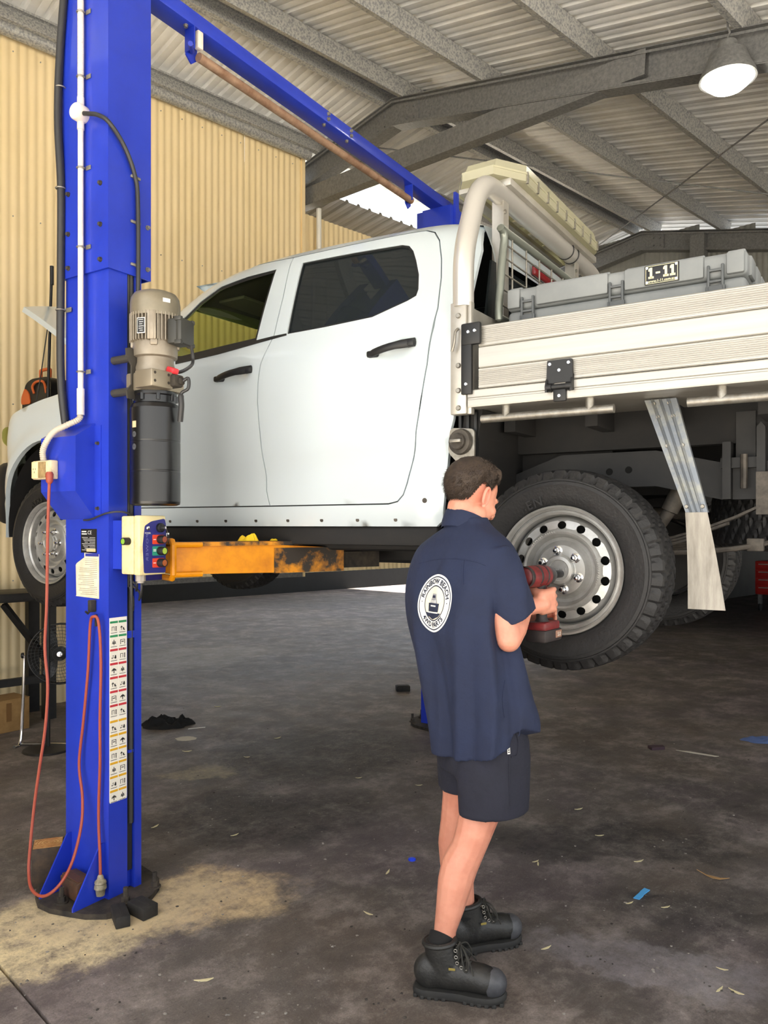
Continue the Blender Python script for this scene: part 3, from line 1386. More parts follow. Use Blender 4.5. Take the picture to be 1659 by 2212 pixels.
# ------------------------------------------------------------------ wheels
def tyre_mesh():
    R, W = .385, .255
    prof = []
    half = [(.222, .088), (.236, .104), (.255, .116), (.29, .127), (.318, .130), (.322, .1315), (.328, .1295), (.334, .128), (.3355, .1255), (.337, .127), (.342, .1255), (.3435, .123), (.345, .1235), (.352, .118), (.364, .109)]
    tread = [(.377, .100), (.381, .085), (.382, .066), (.382, .060), (.384, .040), (.384, .034), (.385, .012), (.385, .006)]
    left = half + tread
    prof = left + [(r, -h) for r, h in left[::-1]]
    n = 252
    vs, fs = [], []
    m = len(prof)
    rnd = random.Random(3)
    for i in range(n):
        t = 2 * math.pi * i / n
        for k, (r, h) in enumerate(prof):
            kk = k if k < len(left) else m - 1 - k
            rr = r
            if kk >= len(half):
                row = (kk - len(half)) // 2
                ph = (i + (row * 2 if k < len(left) else row * 2 + 2)) % 6
                if ph == 0:
                    rr -= .009
                if kk in (len(half) + 3, len(half) + 4) and False:
                    rr -= .008
            elif kk == len(half) - 1 or kk == len(half) - 2:
                if i % 6 in (0, 1):
                    rr -= .008
                    h = h * .97
            vs.append((rr * math.cos(t), h, rr * math.sin(t)))
    for i in range(n):
        j = (i + 1) % n
        for k in range(m - 1):
            fs.append((i * m + k, i * m + k + 1, j * m + k + 1, j * m + k))
    mb = MB().add(vs, fs)
    # grooves between the tread rows
    return mb


def bend_text(s, size, rad, mid, y, ext=.0016):
    vs, fs = text_geo(s, size, ext, offset=.001, spacing=1.15)
    out = []
    for v in vs:
        a = mid - v.x / rad
        r = rad + v.y
        out.append((-r * math.cos(a), y + v.z, r * math.sin(a)))
    return out, fs


def wheel_face():
    """pressed steel disc with a ring of oval holes, front at +y"""
    H = []
    for i in range(14):
        a = 2 * math.pi * (i + .5) / 14
        ca, sa = math.cos(a), math.sin(a)
        H.append([(.170 * ca + .0155 * math.cos(q) * ca - .0175 * math.sin(q) * sa, .170 * sa + .0155 * math.cos(q) * sa + .0175 * math.sin(q) * ca)
                  for q in [2 * math.pi * k / 12 for k in range(12)]])
    prof = [(0, .030), (.030, .030), (.034, .030), (.055, .028), (.060, .022), (.094, .020), (.102, .002), (.112, -.008), (.124, -.006), (.138, .022), (.146, .026), (.153, .018), (.158, .010), (.188, .004), (.198, -.010), (.206, -.03)]

    def f(x, z):
        r = math.hypot(x, z)
        return (x, lerp_tab(prof, r), z)
    out = [(.206 * math.cos(2 * math.pi * k / 56), .206 * math.sin(2 * math.pi * k / 56)) for k in range(56)]
    ring_pts = []
    for r in (.012, .024, .030, .034, .045, .055, .060, .068, .076, .085, .094, .098, .102, .107, .112, .118, .124, .131, .138, .142, .146, .150, .153, .158, .172, .188, .193, .198):
        n = max(12, int(2 * math.pi * r / .0085))
        ring_pts += [(r * math.cos(2 * math.pi * (k + .5) / n), r * math.sin(2 * math.pi * (k + .5) / n)) for k in range(n)]
    return panel(out, H, f, .0095, .004, flip=True, inner=ring_pts)


TY, FA = tyre_mesh(), wheel_face()
rimb = MB()
rimb.lathe([(.206, -.03), (.208, .0), (.212, .018), (.220, .026), (.228, .022), (.231, .034), (.236, .046), (.243, .050), (.245, .044), (.240, .036), (.232, .02), (.228, -.04), (.222, -.15), (.24, -.17)],
           axis=(0, 1, 0), n=72)
drum = MB()
drum.lathe([(0, -.06), (.19, -.06), (.195, -.07), (.195, -.12), (0, -.12)], axis=(0, 1, 0), n=40)
nut = MB()
nut.cyl((0, .018, 0), (0, .040, 0), .0135, n=6)
nut.lathe([(.010, .040), (.0105, .048), (.007, .054), (0, .055)], axis=(0, 1, 0), n=12)
nut.lathe([(.019, .019), (.019, .022), (.0125, .026)], axis=(0, 1, 0), n=14)
capm = MB()
capm.lathe([(.056, .02), (.056, .038), (.052, .044), (.040, .046), (.037, .042), (.034, .042), (0, .043)], axis=(0, 1, 0), n=36)
first_w = {}


def wheel(name, loc, flip=False, label=None, rot=None, spin=0.0, letters=None):
    o = bpy.data.objects.new(name, None)
    COL.objects.link(o)
    o.parent = truck
    o.location = loc
    if rot:
        o.rotation_euler = rot
    elif flip:
        o.rotation_euler = (0, spin, math.pi)
    else:
        o.rotation_euler = (0, spin, 0)
    if label:
        o['label'] = label

    def put(key, mbf, m, loc=(0, 0, 0)):
        if key not in first_w:
            q = mbf.build(key, m, o, 30)
            first_w[key] = q
        else:
            q = inst(first_w[key], parent=o)
        q.location = loc
        return q
    put('tyre', TY, M_rubber)
    put('wheel_disc', FA, M_steelw, (0, .072, 0))
    put('rim', rimb, M_steelw, (0, .072, 0))
    put('brake_drum', drum, M_under, (0, .072, 0))
    put('centre_cap', capm, M_steelw, (0, .072, 0))
    for i in range(6):
        a = 2 * math.pi * (i + .35) / 6
        put('wheel_nut', nut, M_chrome, (.074 * math.cos(a), .072, .074 * math.sin(a)))
    if letters:
        for s, size, rad, mid in letters:
            v, f = bend_text(s, size, rad, mid, .1275)
            MB().add(v, f).build('sidewall_lettering', mat('sidewall_letters', '#1b1b1c', .5), o)
    return o


rw = wheel('rear_wheel', (0, .80, 1.39), letters=[('EN', .05, .268, R_(110))])
vs, fs = text_geo('ISUZU', .020, .0012, .0006)
MB().add([(-v.x, .1155 + v.z, v.y) for v in vs], fs).build('cap_emblem', M_steelw, rw)
fw = wheel('front_wheel', (FXW, .79, 1.46), spin=.4, letters=[('ATR5', .045, .262, R_(88))])
wheel('rear_wheel', (0, -.80, 1.39), True, spin=.3)
wheel('front_wheel', (FXW, -.79, 1.46), True, spin=.9)
wheel('spare_wheel', (-.76, -.04, 1.585), rot=(R_(90), 0, 0), label='spare wheel slung flat under the tray')

# ------------------------------------------------------------------ tray
TF, TB = .385, -1.50       # front and back of the tray
TYS = .94                  # outer face of the drop side
mb = MB()
mb.bb(TB, TF - .04, -.90, .90, 2.035, 2.06)
tray = mb.build('tray_floor', M_alloy2, truck)


def plank(z0, z1, grooves, proud=0.0):
    """extruded side board along x, outer face at TYS, with fine flutes"""
    poly = [(TYS - .03, z0), (TYS - .03, z1), (TYS - .004 + proud, z1), (TYS + proud, z1 - .004)]
    n = grooves
    if n:
        h = (z1 - z0 - .016) / n
        for i in range(n):
            zz = z1 - .008 - i * h
            poly += [(TYS + proud, zz), (TYS + proud - .0022, zz - h * .3), (TYS + proud - .0022, zz - h * .6), (TYS + proud, zz - h * .9)]
    poly += [(TYS + proud, z0 + .004), (TYS - .004 + proud, z0)]
    mb = MB()
    mb.prism(poly, 'x', TB, TF - .065)
    return mb


side = []
for z0, z1, g, pr in ((2.268, 2.350, 9, 0), (2.183, 2.266, 0, 0), (2.102, 2.181, 9, .002)):
    a, b = both(plank(z0, z1, g, pr), 'side_board', M_alloy, ang=20)
mb = MB()
mb.prism([(.86, 2.030), (TYS + .004, 2.030), (TYS + .006, 2.035), (TYS + .006, 2.058), (TYS + .001, 2.061), (TYS + .001, 2.066), (TYS + .006, 2.069), (TYS + .006, 2.095), (TYS, 2.099), (.86, 2.099)],
         'x', TB, TF - .02)
rail_l, _ = both(mb, 'tray_rail', M_alloy, ang=20)
mb = MB()
mb.bb(TB, TB + .03, -.93, .93, 2.1, 2.35)
mb.build('tail_board', M_alloy, truck)

# front corner posts
mb = MB()
mb.bb(.372, .442, .90, .948, 2.005, 2.455, .004)
mb.bb(.355, .372, .905, .935, 2.005, 2.455, .002)
cp, cp2 = both(mb, 'corner_post', M_alloy2)
for z in (2.03, 2.10, 2.20, 2.40):
    MB().lathe([(0, .008), (.008, .008), (.011, .004), (.011, 0)], origin=(.405, .948, z), axis=(0, 1, 0), n=10).build('bolt', M_galvt, cp)

# black corner latch and hinges of the drop side
mb = MB()
mb.rbox((.345, .955, 2.318), (.085, .022, .088), .008)
mb.rbox((.365, .953, 2.19), (.046, .018, .22), .004)
latch = mb.build('corner_latch', M_blackp, truck, label='black corner latch')
for x, z, yy in ((.353, 2.325, .966), (.325, 2.327, .966), (.365, 2.12, .962)):
    MB().lathe([(0, .004), (.006, .004), (.008, 0)], origin=(x, yy, z), axis=(0, 1, 0), n=10).build('rivet', M_chrome, latch)
mb = MB()
mb.tube(smoothpath([(.40, .958, 2.345), (.408, .97, 2.33), (.412, .972, 2.29), (.424, .97, 2.255)], 4), .006, n=8)
mb.build('latch_lever', M_galvt, latch)


def hinge(x):
    mb = MB()
    mb.prism(rounded([(x - .048, 2.165), (x - .048, 2.172), (x + .048, 2.172), (x + .048, 2.165), (x + .050, 2.06), (x + .034, 2.06), (x + .028, 2.10), (x - .028, 2.10), (x - .034, 2.06), (x - .050, 2.06)][0:0] or
                     [(x - .048, 2.175), (x + .048, 2.175), (x + .052, 2.06), (x + .032, 2.055), (x + .026, 2.09), (x - .026, 2.09), (x - .032, 2.055), (x - .052, 2.06)], .006, 2), 'y', .944, .957)
    for s in (-1, 1):
        mb.prism([(.944, 2.06), (.944, 2.12), (.962, 2.10), (.972, 2.075), (.968, 2.055)], 'x', x + s * .048 - .004, x + s * .048 + .004)
        mb.cyl((x + s * .05, .958, 2.074), (x + s * .028, .958, 2.074), .015, n=14)
    mb.rbox((x, .950, 2.05), (.05, .016, .06), .005)
    mb.cyl((x - .028, .957, 2.074), (x + .028, .957, 2.074), .011, n=12)
    h = mb.build('side_hinge', M_blackp, truck, label='black drop side hinge')
    for dx, z in ((-.036, 2.16), (.036, 2.16), (0, 2.135), (0, 2.04)):
        MB().lathe([(0, .005), (.006, .005), (.008, 0)], origin=(x + dx, .957, z), axis=(0, 1, 0), n=10).build('rivet', M_chrome, h)


hinge(-.018)
hinge(-.95)


# rope rails under the edge
def rope_rail(x0, x1, stubs):
    mb = MB()
    mb.tube([(x0, .90, 1.985), (x1, .90, 1.985)], .0165, n=14)
    for x in stubs:
        mb.cyl((x, .90, 1.985), (x, .90, 2.035), .0165, n=12)
    mb.build('rope_rail', M_galvt, truck)


rope_rail(.325, -.205, (.22, -.115))
rope_rail(-.46, -1.05, (-.57, -.95))

# subframe, bearers, chassis
mb = MB()
for s in (-1, 1):
    mb.bb(TB, .42, s * .42 - .03, s * .42 + .03, 1.88, 2.035)
for x in (.30, -.05, -.33, -.68, -1.05, -1.4):
    mb.bb(x - .025, x + .025, -.68, .68, 1.955, 2.035)
mb.build('tray_bearer', M_under, truck, ang=0)


def crail(s):
    mb = MB()
    pts = [(3.6, 1.60), (2.6, 1.56), (.62, 1.56), (.40, 1.63), (.15, 1.72), (-.25, 1.72), (-.5, 1.66), (-1.5, 1.66)]
    poly = [(x, z) for x, z in pts] + [(x, z + .145) for x, z in pts[::-1]]
    mb.prism(poly, 'y', s * .40, s * .47)
    return mb


cr = crail(1).build('chassis_rail', M_chass, truck)
for x, z in ((.22, 1.76), (-.06, 1.785), (-.14, 1.79), (-.75, 1.735)):
    MB().lathe([(0, .002), (.014, .002), (.015, 0)], origin=(x, .470, z), axis=(0, 1, 0), n=14).build('rail_hole', mat('hole', '#050505', 1), cr)
crail(-1).build('chassis_rail', M_chass, truck)
mb = MB()
for x in (1.9, 1.0, .3, -.25, -1.3):
    mb = MB()
    mb.bb(x - .05, x + .05, -.42, .42, 1.58 if x > .5 else 1.735, 1.66 if x > .5 else 1.80, .01)
    mb.build('cross_member', M_chass, truck)
# body mount upright and brackets behind the wheel
mb = MB()
mb.bb(-.62, -.55, .36, .46, 1.78, 2.0)
mb.prism([(-.66, 1.64), (-.63, 1.64), (-.63, 1.93), (-.645, 1.95), (-.66, 1.93)], 'y', .40, .52)
mb.prism([(-.54, 1.66), (-.51, 1.66), (-.51, 1.88), (-.54, 1.88)], 'y', .40, .52)
mb.bb(-.66, -.5, .47, .50, 1.78, 1.82)
mb.build('tray_mount', M_chass, truck)
mb = MB()
mb.cyl((-.585, .51, 1.70), (-.585, .51, 1.83), .013, n=8)
mb.build('mount_bolt', M_dirty, truck)
# fuel tank, gearbox, exhaust, guards: the dark underbody
mb = MB()
mb.rbox((1.35, -.05, 1.47), (1.3, .5, .22), .06, 2)
mb.rbox((2.5, 0, 1.46), (1.1, .4, .3), .08, 2)
mb.rbox((1.4, .55, 1.50), (1.4, .22, .12), .03, 2)
mb.build('underbody', M_under, truck)
mb = MB()
mb.cyl((-.02, 0, 1.42), (1.4, 0, 1.50), .045, n=12)
mb.build('drive_shaft', M_chass, truck)
mb = MB()
mb.tube(smoothpath([(2.2, -.3, 1.45), (.7, -.34, 1.45), (.3, -.36, 1.6), (-.2, -.36, 1.62), (-.6, -.4, 1.5), (-1.4, -.5, 1.5)], 5), .03, n=10)
mb.build('exhaust_pipe', M_dirty, truck)
# live axle with diff, springs, shocks
mb = MB()
mb.cyl((0, -.72, 1.39), (0, .72, 1.39), .045, n=14)
mb.ball((0, 0, 1.39), (.17, .15, .16))
mb.cyl((.1, 0, 1.4), (.3, 0, 1.42), .07, .05, n=14)
mb.build('rear_axle', M_dirty, truck)


def leaf(s):
    mb = MB()
    for k in range(4):
        L = 1.0 - k * .2
        pts = []
        for i in range(13):
            t = -1 + i / 6
            x = .0 + t * .66 * L
            z = 1.475 - .012 * k + (.17 * (t * L) ** 2 - .0)
            pts.append((x, z))
        poly = pts + [(x, z - .010) for x, z in pts[::-1]]
        mb.prism(poly, 'y', s * .50 - .03, s * .50 + .03)
    for dx in (-.06, .06):
        mb.tube([(dx, s * .50 - .04, 1.50), (dx, s * .50 - .04, 1.33)], .008, n=6)
        mb.tube([(dx, s * .50 + .04, 1.50), (dx, s * .50 + .04, 1.33)], .008, n=6)
    mb.bb(-.09, .09, s * .50 - .05, s * .50 + .05, 1.325, 1.345)
    mb.bb(-.70, -.63, s * .5 - .035, s * .5 + .035, 1.60, 1.76)
    return mb


leaf(1).build('leaf_spring', M_dirty, truck)
leaf(-1).build('leaf_spring', M_dirty, truck)
mb = MB()
mb.cyl((-.10, .36, 1.36), (-.28, .36, 1.62), .026, n=12)
mb.cyl((-.28, .36, 1.62), (-.36, .36, 1.80), .036, n=12)
mb.build('shock_absorber', M_dirty, truck)
mb = MB()
mb.tube(smoothpath([(-.30, .55, 1.45), (-.55, .5, 1.47), (-.8, .38, 1.52), (-1.3, .2, 1.58)], 5), .011, n=8)
mb.rbox((-.62, .47, 1.485), (.06, .03, .05), .005)
mb.build('park_brake_cable', M_dirty, truck)

# inner mudguard, added dark fillers and the angled flap arm
mb = MB()
mb.prism([(.34, 2.03), (.42, 2.03), (.50, 1.60), (.42, 1.58)], 'y', .62, .86)
mb.build('guard_panel', M_under, truck)
MB().bb(.36, .375, -.86, .86, 1.55, 2.03).build('dark_filler_sheet', M_under, truck)  # black sheet added to hide the lit cab back
MB().bb(-.05, .62, .385, .395, 1.48, 2.03).build('dark_filler_plate', M_under, truck)  # dark plate added so the gap above the tyre stays dark
for dx in (.0, .035, .07):
    MB().bb(.36 + dx, .372 + dx, .855, .875, 1.68, 2.02).build('guard_rib', M_blackp, truck)
A = Vector((-.330, .74, 2.03))
B = Vector((-.470, .80, 1.605))
C = Vector((-.505, .81, 1.26))
ux = Vector((1, 0, 0))


def strip(p, q, w0, w1, prof, m, name, n=1, bow=0.0):
    """fluted sheet from p to q; prof: list of (across -1..1, depth)"""
    rows = []
    for i in range(n + 1):
        t = i / n
        c = p.lerp(q, t) + Vector((0, bow * math.sin(t * math.pi), 0))
        w = w0 + (w1 - w0) * t
        rows.append([c + ux * (a * w / 2) + Vector((0, d, 0)) for a, d in prof])
    mb = MB()
    mb.loft(rows, False, False, closed=False)
    mb.loft([[v - Vector((0, .004, 0)) for v in r][::-1] for r in rows], False, False, closed=False)
    return mb


arm_prof = [(-1, -.02), (-1, .0), (-.62, .0), (-.5, .012), (-.38, 0), (-.1, 0), (0, .014), (.1, 0), (.38, 0), (.5, .012), (.62, 0), (1, 0), (1, -.02)]
M_flapm = mat('worn_grey_guard', '#7f858c', .5, .3, col2='#a6a598', scale=18, lo=.45, hi=.75)
M_flap = mat('pale_rubber_flap', '#a9a49a', .75, col2='#878279', scale=7, stretch=(6, 1, 1))
flap_arm = strip(A, B, .115, .075, arm_prof, None, '').build('flap_arm', M_flapm, truck, ang=20, label='grey fluted mudflap arm')
for t in (.04, .16, .42, .95):
    for a in (-.6, .6):
        c = A.lerp(B, t) + ux * a * .045 + Vector((0, .002, 0))
        MB().lathe([(0, .005), (.006, .005), (.008, 0)], origin=c, axis=(0, 1, 0), n=8).build('arm_bolt', M_galvt, flap_arm)
strip(B + Vector((0, .006, 0)), C, .075, .125, [(-1, 0), (-.5, .003), (0, .004), (.5, .003), (1, 0)], None, '', 6, -.015).build('mudflap', M_flap, truck, label='pale worn mudflap')

# filler cap assembly hanging behind the cab
mb = MB()
mb.lathe([(0, .035), (.03, .035), (.034, .03), (.034, .016), (.05, .014), (.054, 0), (0, 0)], origin=(.42, .90, 1.90), axis=(.1, 1, 0), n=20)
fcap = mb.build('fuel_filler', M_dirty, truck)
mb = MB()
mb.rbox((.42, .945, 1.90), (.05, .02, .014), .004)
mb.build('filler_grip', M_galvt, fcap)
mb = MB()
mb.prism(rounded([(.36, 1.95), (.47, 1.96), (.48, 1.86), (.42, 1.80), (.36, 1.83)], .02), 'y', .885, .897)
mb.build('filler_bracket', M_galvt, truck)
mb = MB()
mb.tube(smoothpath([(.42, .86, 1.89), (.46, .75, 1.83), (.6, .6, 1.68), (.8, .5, 1.6)], 5), .028, n=10)
mb.build('filler_hose', M_blackp, truck)

# ------------------------------------------------------------------ headboard: hoop, uprights, mesh guard
mb = MB()
pts = []
hx = .40
raw = [(hx, .915, 2.44), (hx, .915, 2.66), (hx, .80, 2.93), (hx - .01, .74, 3.0), (hx - .01, .62, 3.015), (hx - .01, -.62, 3.015), (hx - .01, -.74, 3.0), (hx, -.80, 2.93), (hx, -.915, 2.66), (hx, -.915, 2.44)]
corner = []
P = [Vector(p) for p in raw]
path = [P[0]]
for i in range(1, len(P) - 1):
    a, b = P[i - 1], P[i + 1]
    la, lb = (a - P[i]), (b - P[i])
    rr = min(.09, la.length * .49, lb.length * .49)
    q0, q1 = P[i] + la.normalized() * rr, P[i] + lb.normalized() * rr
    for k in range(6):
        t = k / 5
        path.append(q0 * (1 - t) ** 2 + P[i] * 2 * t * (1 - t) + q1 * t * t)
path.append(P[-1])
mb.tube(path, .043, n=20)
hoop = mb.build('headboard_hoop', M_tubeal, truck, label='round aluminium headboard hoop')
mb = MB()
for y in (-.34, -.26):
    mb.tube([(hx - .012 + .0445 * math.cos(t), y, 3.015 + .0445 * math.sin(t)) for t in [2 * math.pi * k / 24 for k in range(24)]], .003, n=6, closed=True)
mb.build('cable_tie', M_blackp, hoop)
for y in (.57, -.37):
    mb = MB()
    mb.bb(hx - .035, hx + .03, y - .004, y + .004, 2.06, 2.99)
    mb.bb(hx - .0352, hx - .03, y - .028, y + .028, 2.06, 2.99)
    up = mb.build('headboard_upright', M_alloy2, truck)
    for z in (2.93, 2.72, 2.35):
        MB().cyl((hx - .035, y + .02, z), (hx - .044, y + .02, z), .009, n=6).build('upright_bolt', M_galvt, up)
mb = MB()
mb.bb(hx - .03, hx + .03, -.90, .90, 2.05, 2.44)
hb = mb.build('headboard_sheet', M_alloy2, truck)
mb = MB()
g = [(hx - .06, .70, 2.43), (hx - .06, .70, 2.50), (hx - .06, .645, 2.79), (hx - .06, .59, 2.825), (hx - .06, -.59, 2.825), (hx - .06, -.645, 2.79), (hx - .06, -.70, 2.5), (hx - .06, -.70, 2.43)]
mb.tube(smoothpath(g, 4), .017, n=10)
mb.tube([(hx - .06, .70, 2.44), (hx - .06, -.70, 2.44)], .017, n=10)
mg = mb.build('window_guard', mat('guard_frame_paint', '#8a8f86', .4, .5), truck)
mb = MB()
for z in (2.50, 2.57, 2.64, 2.71, 2.77):
    hw = .70 - (z - 2.5) * .19
    mb.cyl((hx - .06, hw, z), (hx - .06, -hw, z), .004, n=6)
for i in range(8):
    y = -.56 + i * .16
    mb.cyl((hx - .06, y, 2.44), (hx - .06, y, 2.825), .004, n=6)
mb.build('guard_wire', M_galvt, mg)

# ------------------------------------------------------------------ beacon bar on the hoop
M_lensc = glass_mat('yellowed_clear_plastic', '#e9e7cf', .52, .12, '#d9d6bc')
Tm = Matrix.Translation((TRX, TRY, 0)) @ Matrix.Rotation(math.pi - TH, 4, 'Z')


def tw(p):
    return Tm @ Vector(p)


beacon = thing('beacon_bar', 'long clear plastic beacon bar clamped above the aluminium headboard hoop', 'light bar', tw((.46, 0, 3.10)), math.pi - TH)


def bar_ring(scale, z):
    hwx, hy = .165 * scale, .66 * scale if scale < 1 else .66
    return [(-hwx, hy * .78, z), (-hwx * .45, hy, z), (hwx * .45, hy, z), (hwx, hy * .78, z), (hwx, -hy * .78, z), (hwx * .45, -hy, z), (-hwx * .45, -hy, z), (-hwx, -hy * .78, z)]


mb = MB()
mb.loft([bar_ring(.96, -.03), bar_ring(1.0, -.025), bar_ring(1.0, .005), bar_ring(1.02, .006), bar_ring(1.02, .014), bar_ring(.97, .016), bar_ring(.93, .06), bar_ring(.88, .07)])
mb.build('lens_body', M_lensc, beacon, ang=20)
mb = MB()
mb.bb(-.13, -.06, -.60, .60, -.062, -.03, .004)
mb.bb(-.03, .0, -.60, .60, -.05, -.03)
mb.bb(.07, .12, -.60, .60, -.05, -.03)
mb.build('base_channel', M_alloy2, beacon)
for i in range(9):
    MB().bb(-.171, -.16, -.5 + i * .125 - .006, -.5 + i * .125 + .006, -.03, .02).build('lens_clip', M_galvt, beacon)
mb = MB()
for y in (-.3, -.1, .1, .3):
    mb.rbox((.0, y, -.034), (.12, .09, .01), .004)
mb.build('lamp_module', mat('led_module', '#d8d4c6', .4, col2='#b8a36a', scale=12), beacon)
mb = MB()
for y in (-.45, .45):
    mb.bb(-.10, -.05, y - .03, y + .03, -.10, -.055)
mb.build('clamp_foot', M_galvt, beacon)

# ------------------------------------------------------------------ grey storage case standing in the tray
M_case = mat('grey_case_plastic', '#878b8c', .55, col2='#7a7e80', scale=4)
y0, y1 = .10, .72
cx0, clen, CH, lidz = .293, .915, .482, .388
case = thing('storage_case', 'long grey lidded plastic case lying in the aluminium tray', 'case', tw((cx0, (y0 + y1) / 2, 2.062)), math.pi - TH)
cw = (y1 - y0) / 2
mb = MB()
mb.rbox((-clen / 2, 0, lidz / 2), (clen, 2 * cw, lidz), .02, 3)
mb.build('case_body', M_case, case)
mb = MB()
mb.rbox((-clen / 2, 0, (lidz + CH) / 2), (clen + .008, 2 * cw + .008, CH - lidz - .004), .02, 3)
mb.build('case_lid', M_case, case)
for a, b in ((.004, .060), (.130, .425), (.487, .775), (.850, clen - .004)):
    mb = MB()
    mb.rbox((-(a + b) / 2, cw + .004, (lidz + CH) / 2 + .002), (b - a, .022, CH - lidz - .014), .008)
    mb.rbox((-(a + b) / 2, 0, CH), (b - a, 2 * cw - .03, .014), .006)
    mb.build('lid_rib', M_case, case)
for i in range(4):
    MB().rbox((-clen - .003, -cw + .1 + i * .14, (lidz + CH) / 2), (.02, .1, .075), .008).build('lid_rib', M_case, case)


def clasp(x):
    mb = MB()
    for s in (-1, 1):
        mb.rbox((x + s * .024, cw + .012, lidz + .0), (.010, .016, .10), .004)
    mb.rbox((x, cw + .013, lidz + .03), (.05, .012, .010), .003)
    mb.rbox((x, cw + .013, lidz - .01), (.05, .010, .010), .003)
    mb.rbox((x, cw + .012, lidz - .04), (.066, .016, .03), .004)
    mb.rbox((x, cw + .010, lidz - .058), (.10, .014, .010), .004)
    mb.build('clasp', mat('dark_grey_clasp', '#55595b', .5), case)


for x in (-.094, -.457, -.815):
    clasp(x)
mb = MB()
bxm = .628
zb = (lidz + CH) / 2 + .002
mb.rbox((-bxm, cw + .0165, zb), (.125, .006, .072), .004)
badge = mb.build('badge', mat('badge_black', '#17181a', .4), case, label='black badge reading 1-11')
mb = MB()
for x0 in (.038, -.016, -.040):
    for pol in ([(-.0045, -.012), (.0045, -.012), (.0045, .027), (-.0045, .027)], [(-.010, -.014), (.010, -.014), (.010, -.006), (-.010, -.006)], [(-.010, .014), (-.0045, .014), (-.0045, .027), (-.008, .024), (-.010, .020)]):
        mb.add([(-bxm + x0 - a, cw + .0205, zb + b) for a, b in pol], [list(range(len(pol)))[::-1]])
mb.bb(-bxm + .005, -bxm + .021, cw + .0195, cw + .0205, zb + .002, zb + .009)
for s, size, dz, off in (('www.1-11.com.au', .0132, -.0245, .0002),):
    v, f = text_geo(s, size, .0008, off)
    mb.add([(-bxm - q.x, cw + .0202 + q.z, zb + dz + q.y) for q in v], f)
for (a, b, c, d) in ((-.058, .058, .0315, .033), (-.058, .058, -.033, -.0315), (-.058, -.0565, -.033, .033), (.0565, .058, -.033, .033)):
    mb.bb(-bxm + a, -bxm + b, cw + .019, cw + .0206, zb + c, zb + d)
mb.build('badge_lettering', mat('badge_cream', '#e9e2b8', .5), badge)
mb = MB()
for sx in (-.053, .053):
    for sz in (-.027, .027):
        mb.lathe([(0, .002), (.005, .002), (.006, 0)], origin=(-bxm + sx, cw + .0195, zb + sz), axis=(0, 1, 0), n=8)
mb.build('badge_rivet', M_chrome, badge)

# ================================================================== THE TWO-POST LIFT
LO = Vector((-1.131, 3.233, 0))
LA = R_(57.5)
Lm = Matrix.Translation(LO) @ Matrix.Rotation(LA, 4, 'Z')
M_blue = mat('blue_lift_paint', '#2039b6', .38, col2='#1b31a4', scale=3, coat=.25)
M_grime = mat('oily_grime', '#1a1816', .8, col2='#453d33', scale=16)
M_yel = mat('worn_yellow_paint', '#e39200', .42, col2='#b86a00', scale=7, lo=.45, hi=.75)
M_yelw = mat('greasy_yellow_paint', '#d98d12', .5, col2='#2b241c', scale=6, lo=.42, hi=.58)
M_cable = mat('black_cable', '#2b2b2c', .5)
M_pvc = mat('white_conduit', '#e4ddd2', .45, col2='#cfc3b4', scale=5)
M_rust = mat('rusty_padded_bar', '#a98b74', .6, .3, col2='#7d5c47', scale=14)
M_cream = MATS['cream_steel']
M_box = mat('dirty_cream_plastic', '#e3d3a0', .5, col2='#b9a470', scale=16, lo=.5, hi=.8)
M_dec = mat('white_sticker', '#ece9e0', .5)
M_ink = mat('black_ink', '#1c1c1c', .6)


def lw(p):
    return Lm @ Vector(p)


lift = thing('two_post_lift', 'blue two-post vehicle lift with overhead beam and yellow swing arms', 'vehicle lift', LO, LA)


def column_mesh(h0, h1):
    t = .008
    half = [(.168, .07), (.168, .0), (.132, .0), (.132, .03), (.094, .03), (.094, 0), (.0, 0)]
    out = half + [(x, .28 - y) for x, y in half[::-1]]
    inn = [(.160, .07), (.160, .008), (.140, .008), (.140, .038), (.086, .038), (.086, .008), (.008, .008)]
    inn = inn + [(x, .28 - y) for x, y in inn[::-1]]
    poly = out + inn[::-1]
    mb = MB()
    mb.prism(poly, 'z', h0, h1)
    return mb


colm = column_mesh(.02, 3.92)
post = colm.build('post', M_blue, lift, ang=25, label='blue post carrying the power unit')
post2 = inst(post, loc=(3.41, .38, 0), rot=(0, 0, math.pi))
post2['label'] = 'blue post behind the cab'
# sleeve around the upper half
mb = MB()
sl_out = [(.21, .06), (.21, -.012), (-.012, -.012), (-.012, .292), (.21, .292), (.21, .22)]
sl_in = [(.205, .06), (.205, -.005), (-.004, -.005), (-.004, .285), (.205, .285), (.205, .22)]
mb.prism(sl_out + sl_in[::-1], 'z', 2.615, 4.0)
sleeve = mb.build('post_sleeve', M_blue, lift, ang=25)
sleeve2 = inst(sleeve, loc=(3.41, .38, 0), rot=(0, 0, math.pi))


def bolt_at(p, ax, parent, r=.011, name='bolt', m=None):
    b = MB()
    p = Vector(p)
    a = Vector(ax)
    b.cyl(p, p + a * .004, r * 1.3, n=12)
    b.cyl(p + a * .004, p + a * .012, r, n=6)
    return b.build(name, m or M_galvt, parent)


for z in (2.655, 2.80, 2.97):
    for y in (.035, .245):
        bolt_at((-.012, y, z), (-1, 0, 0), sleeve, .008, m=M_dirty)
for z in (2.66, 2.84):
    for x in (.135, .19):
        bolt_at((x, -.012, z), (0, -1, 0), sleeve, .008)
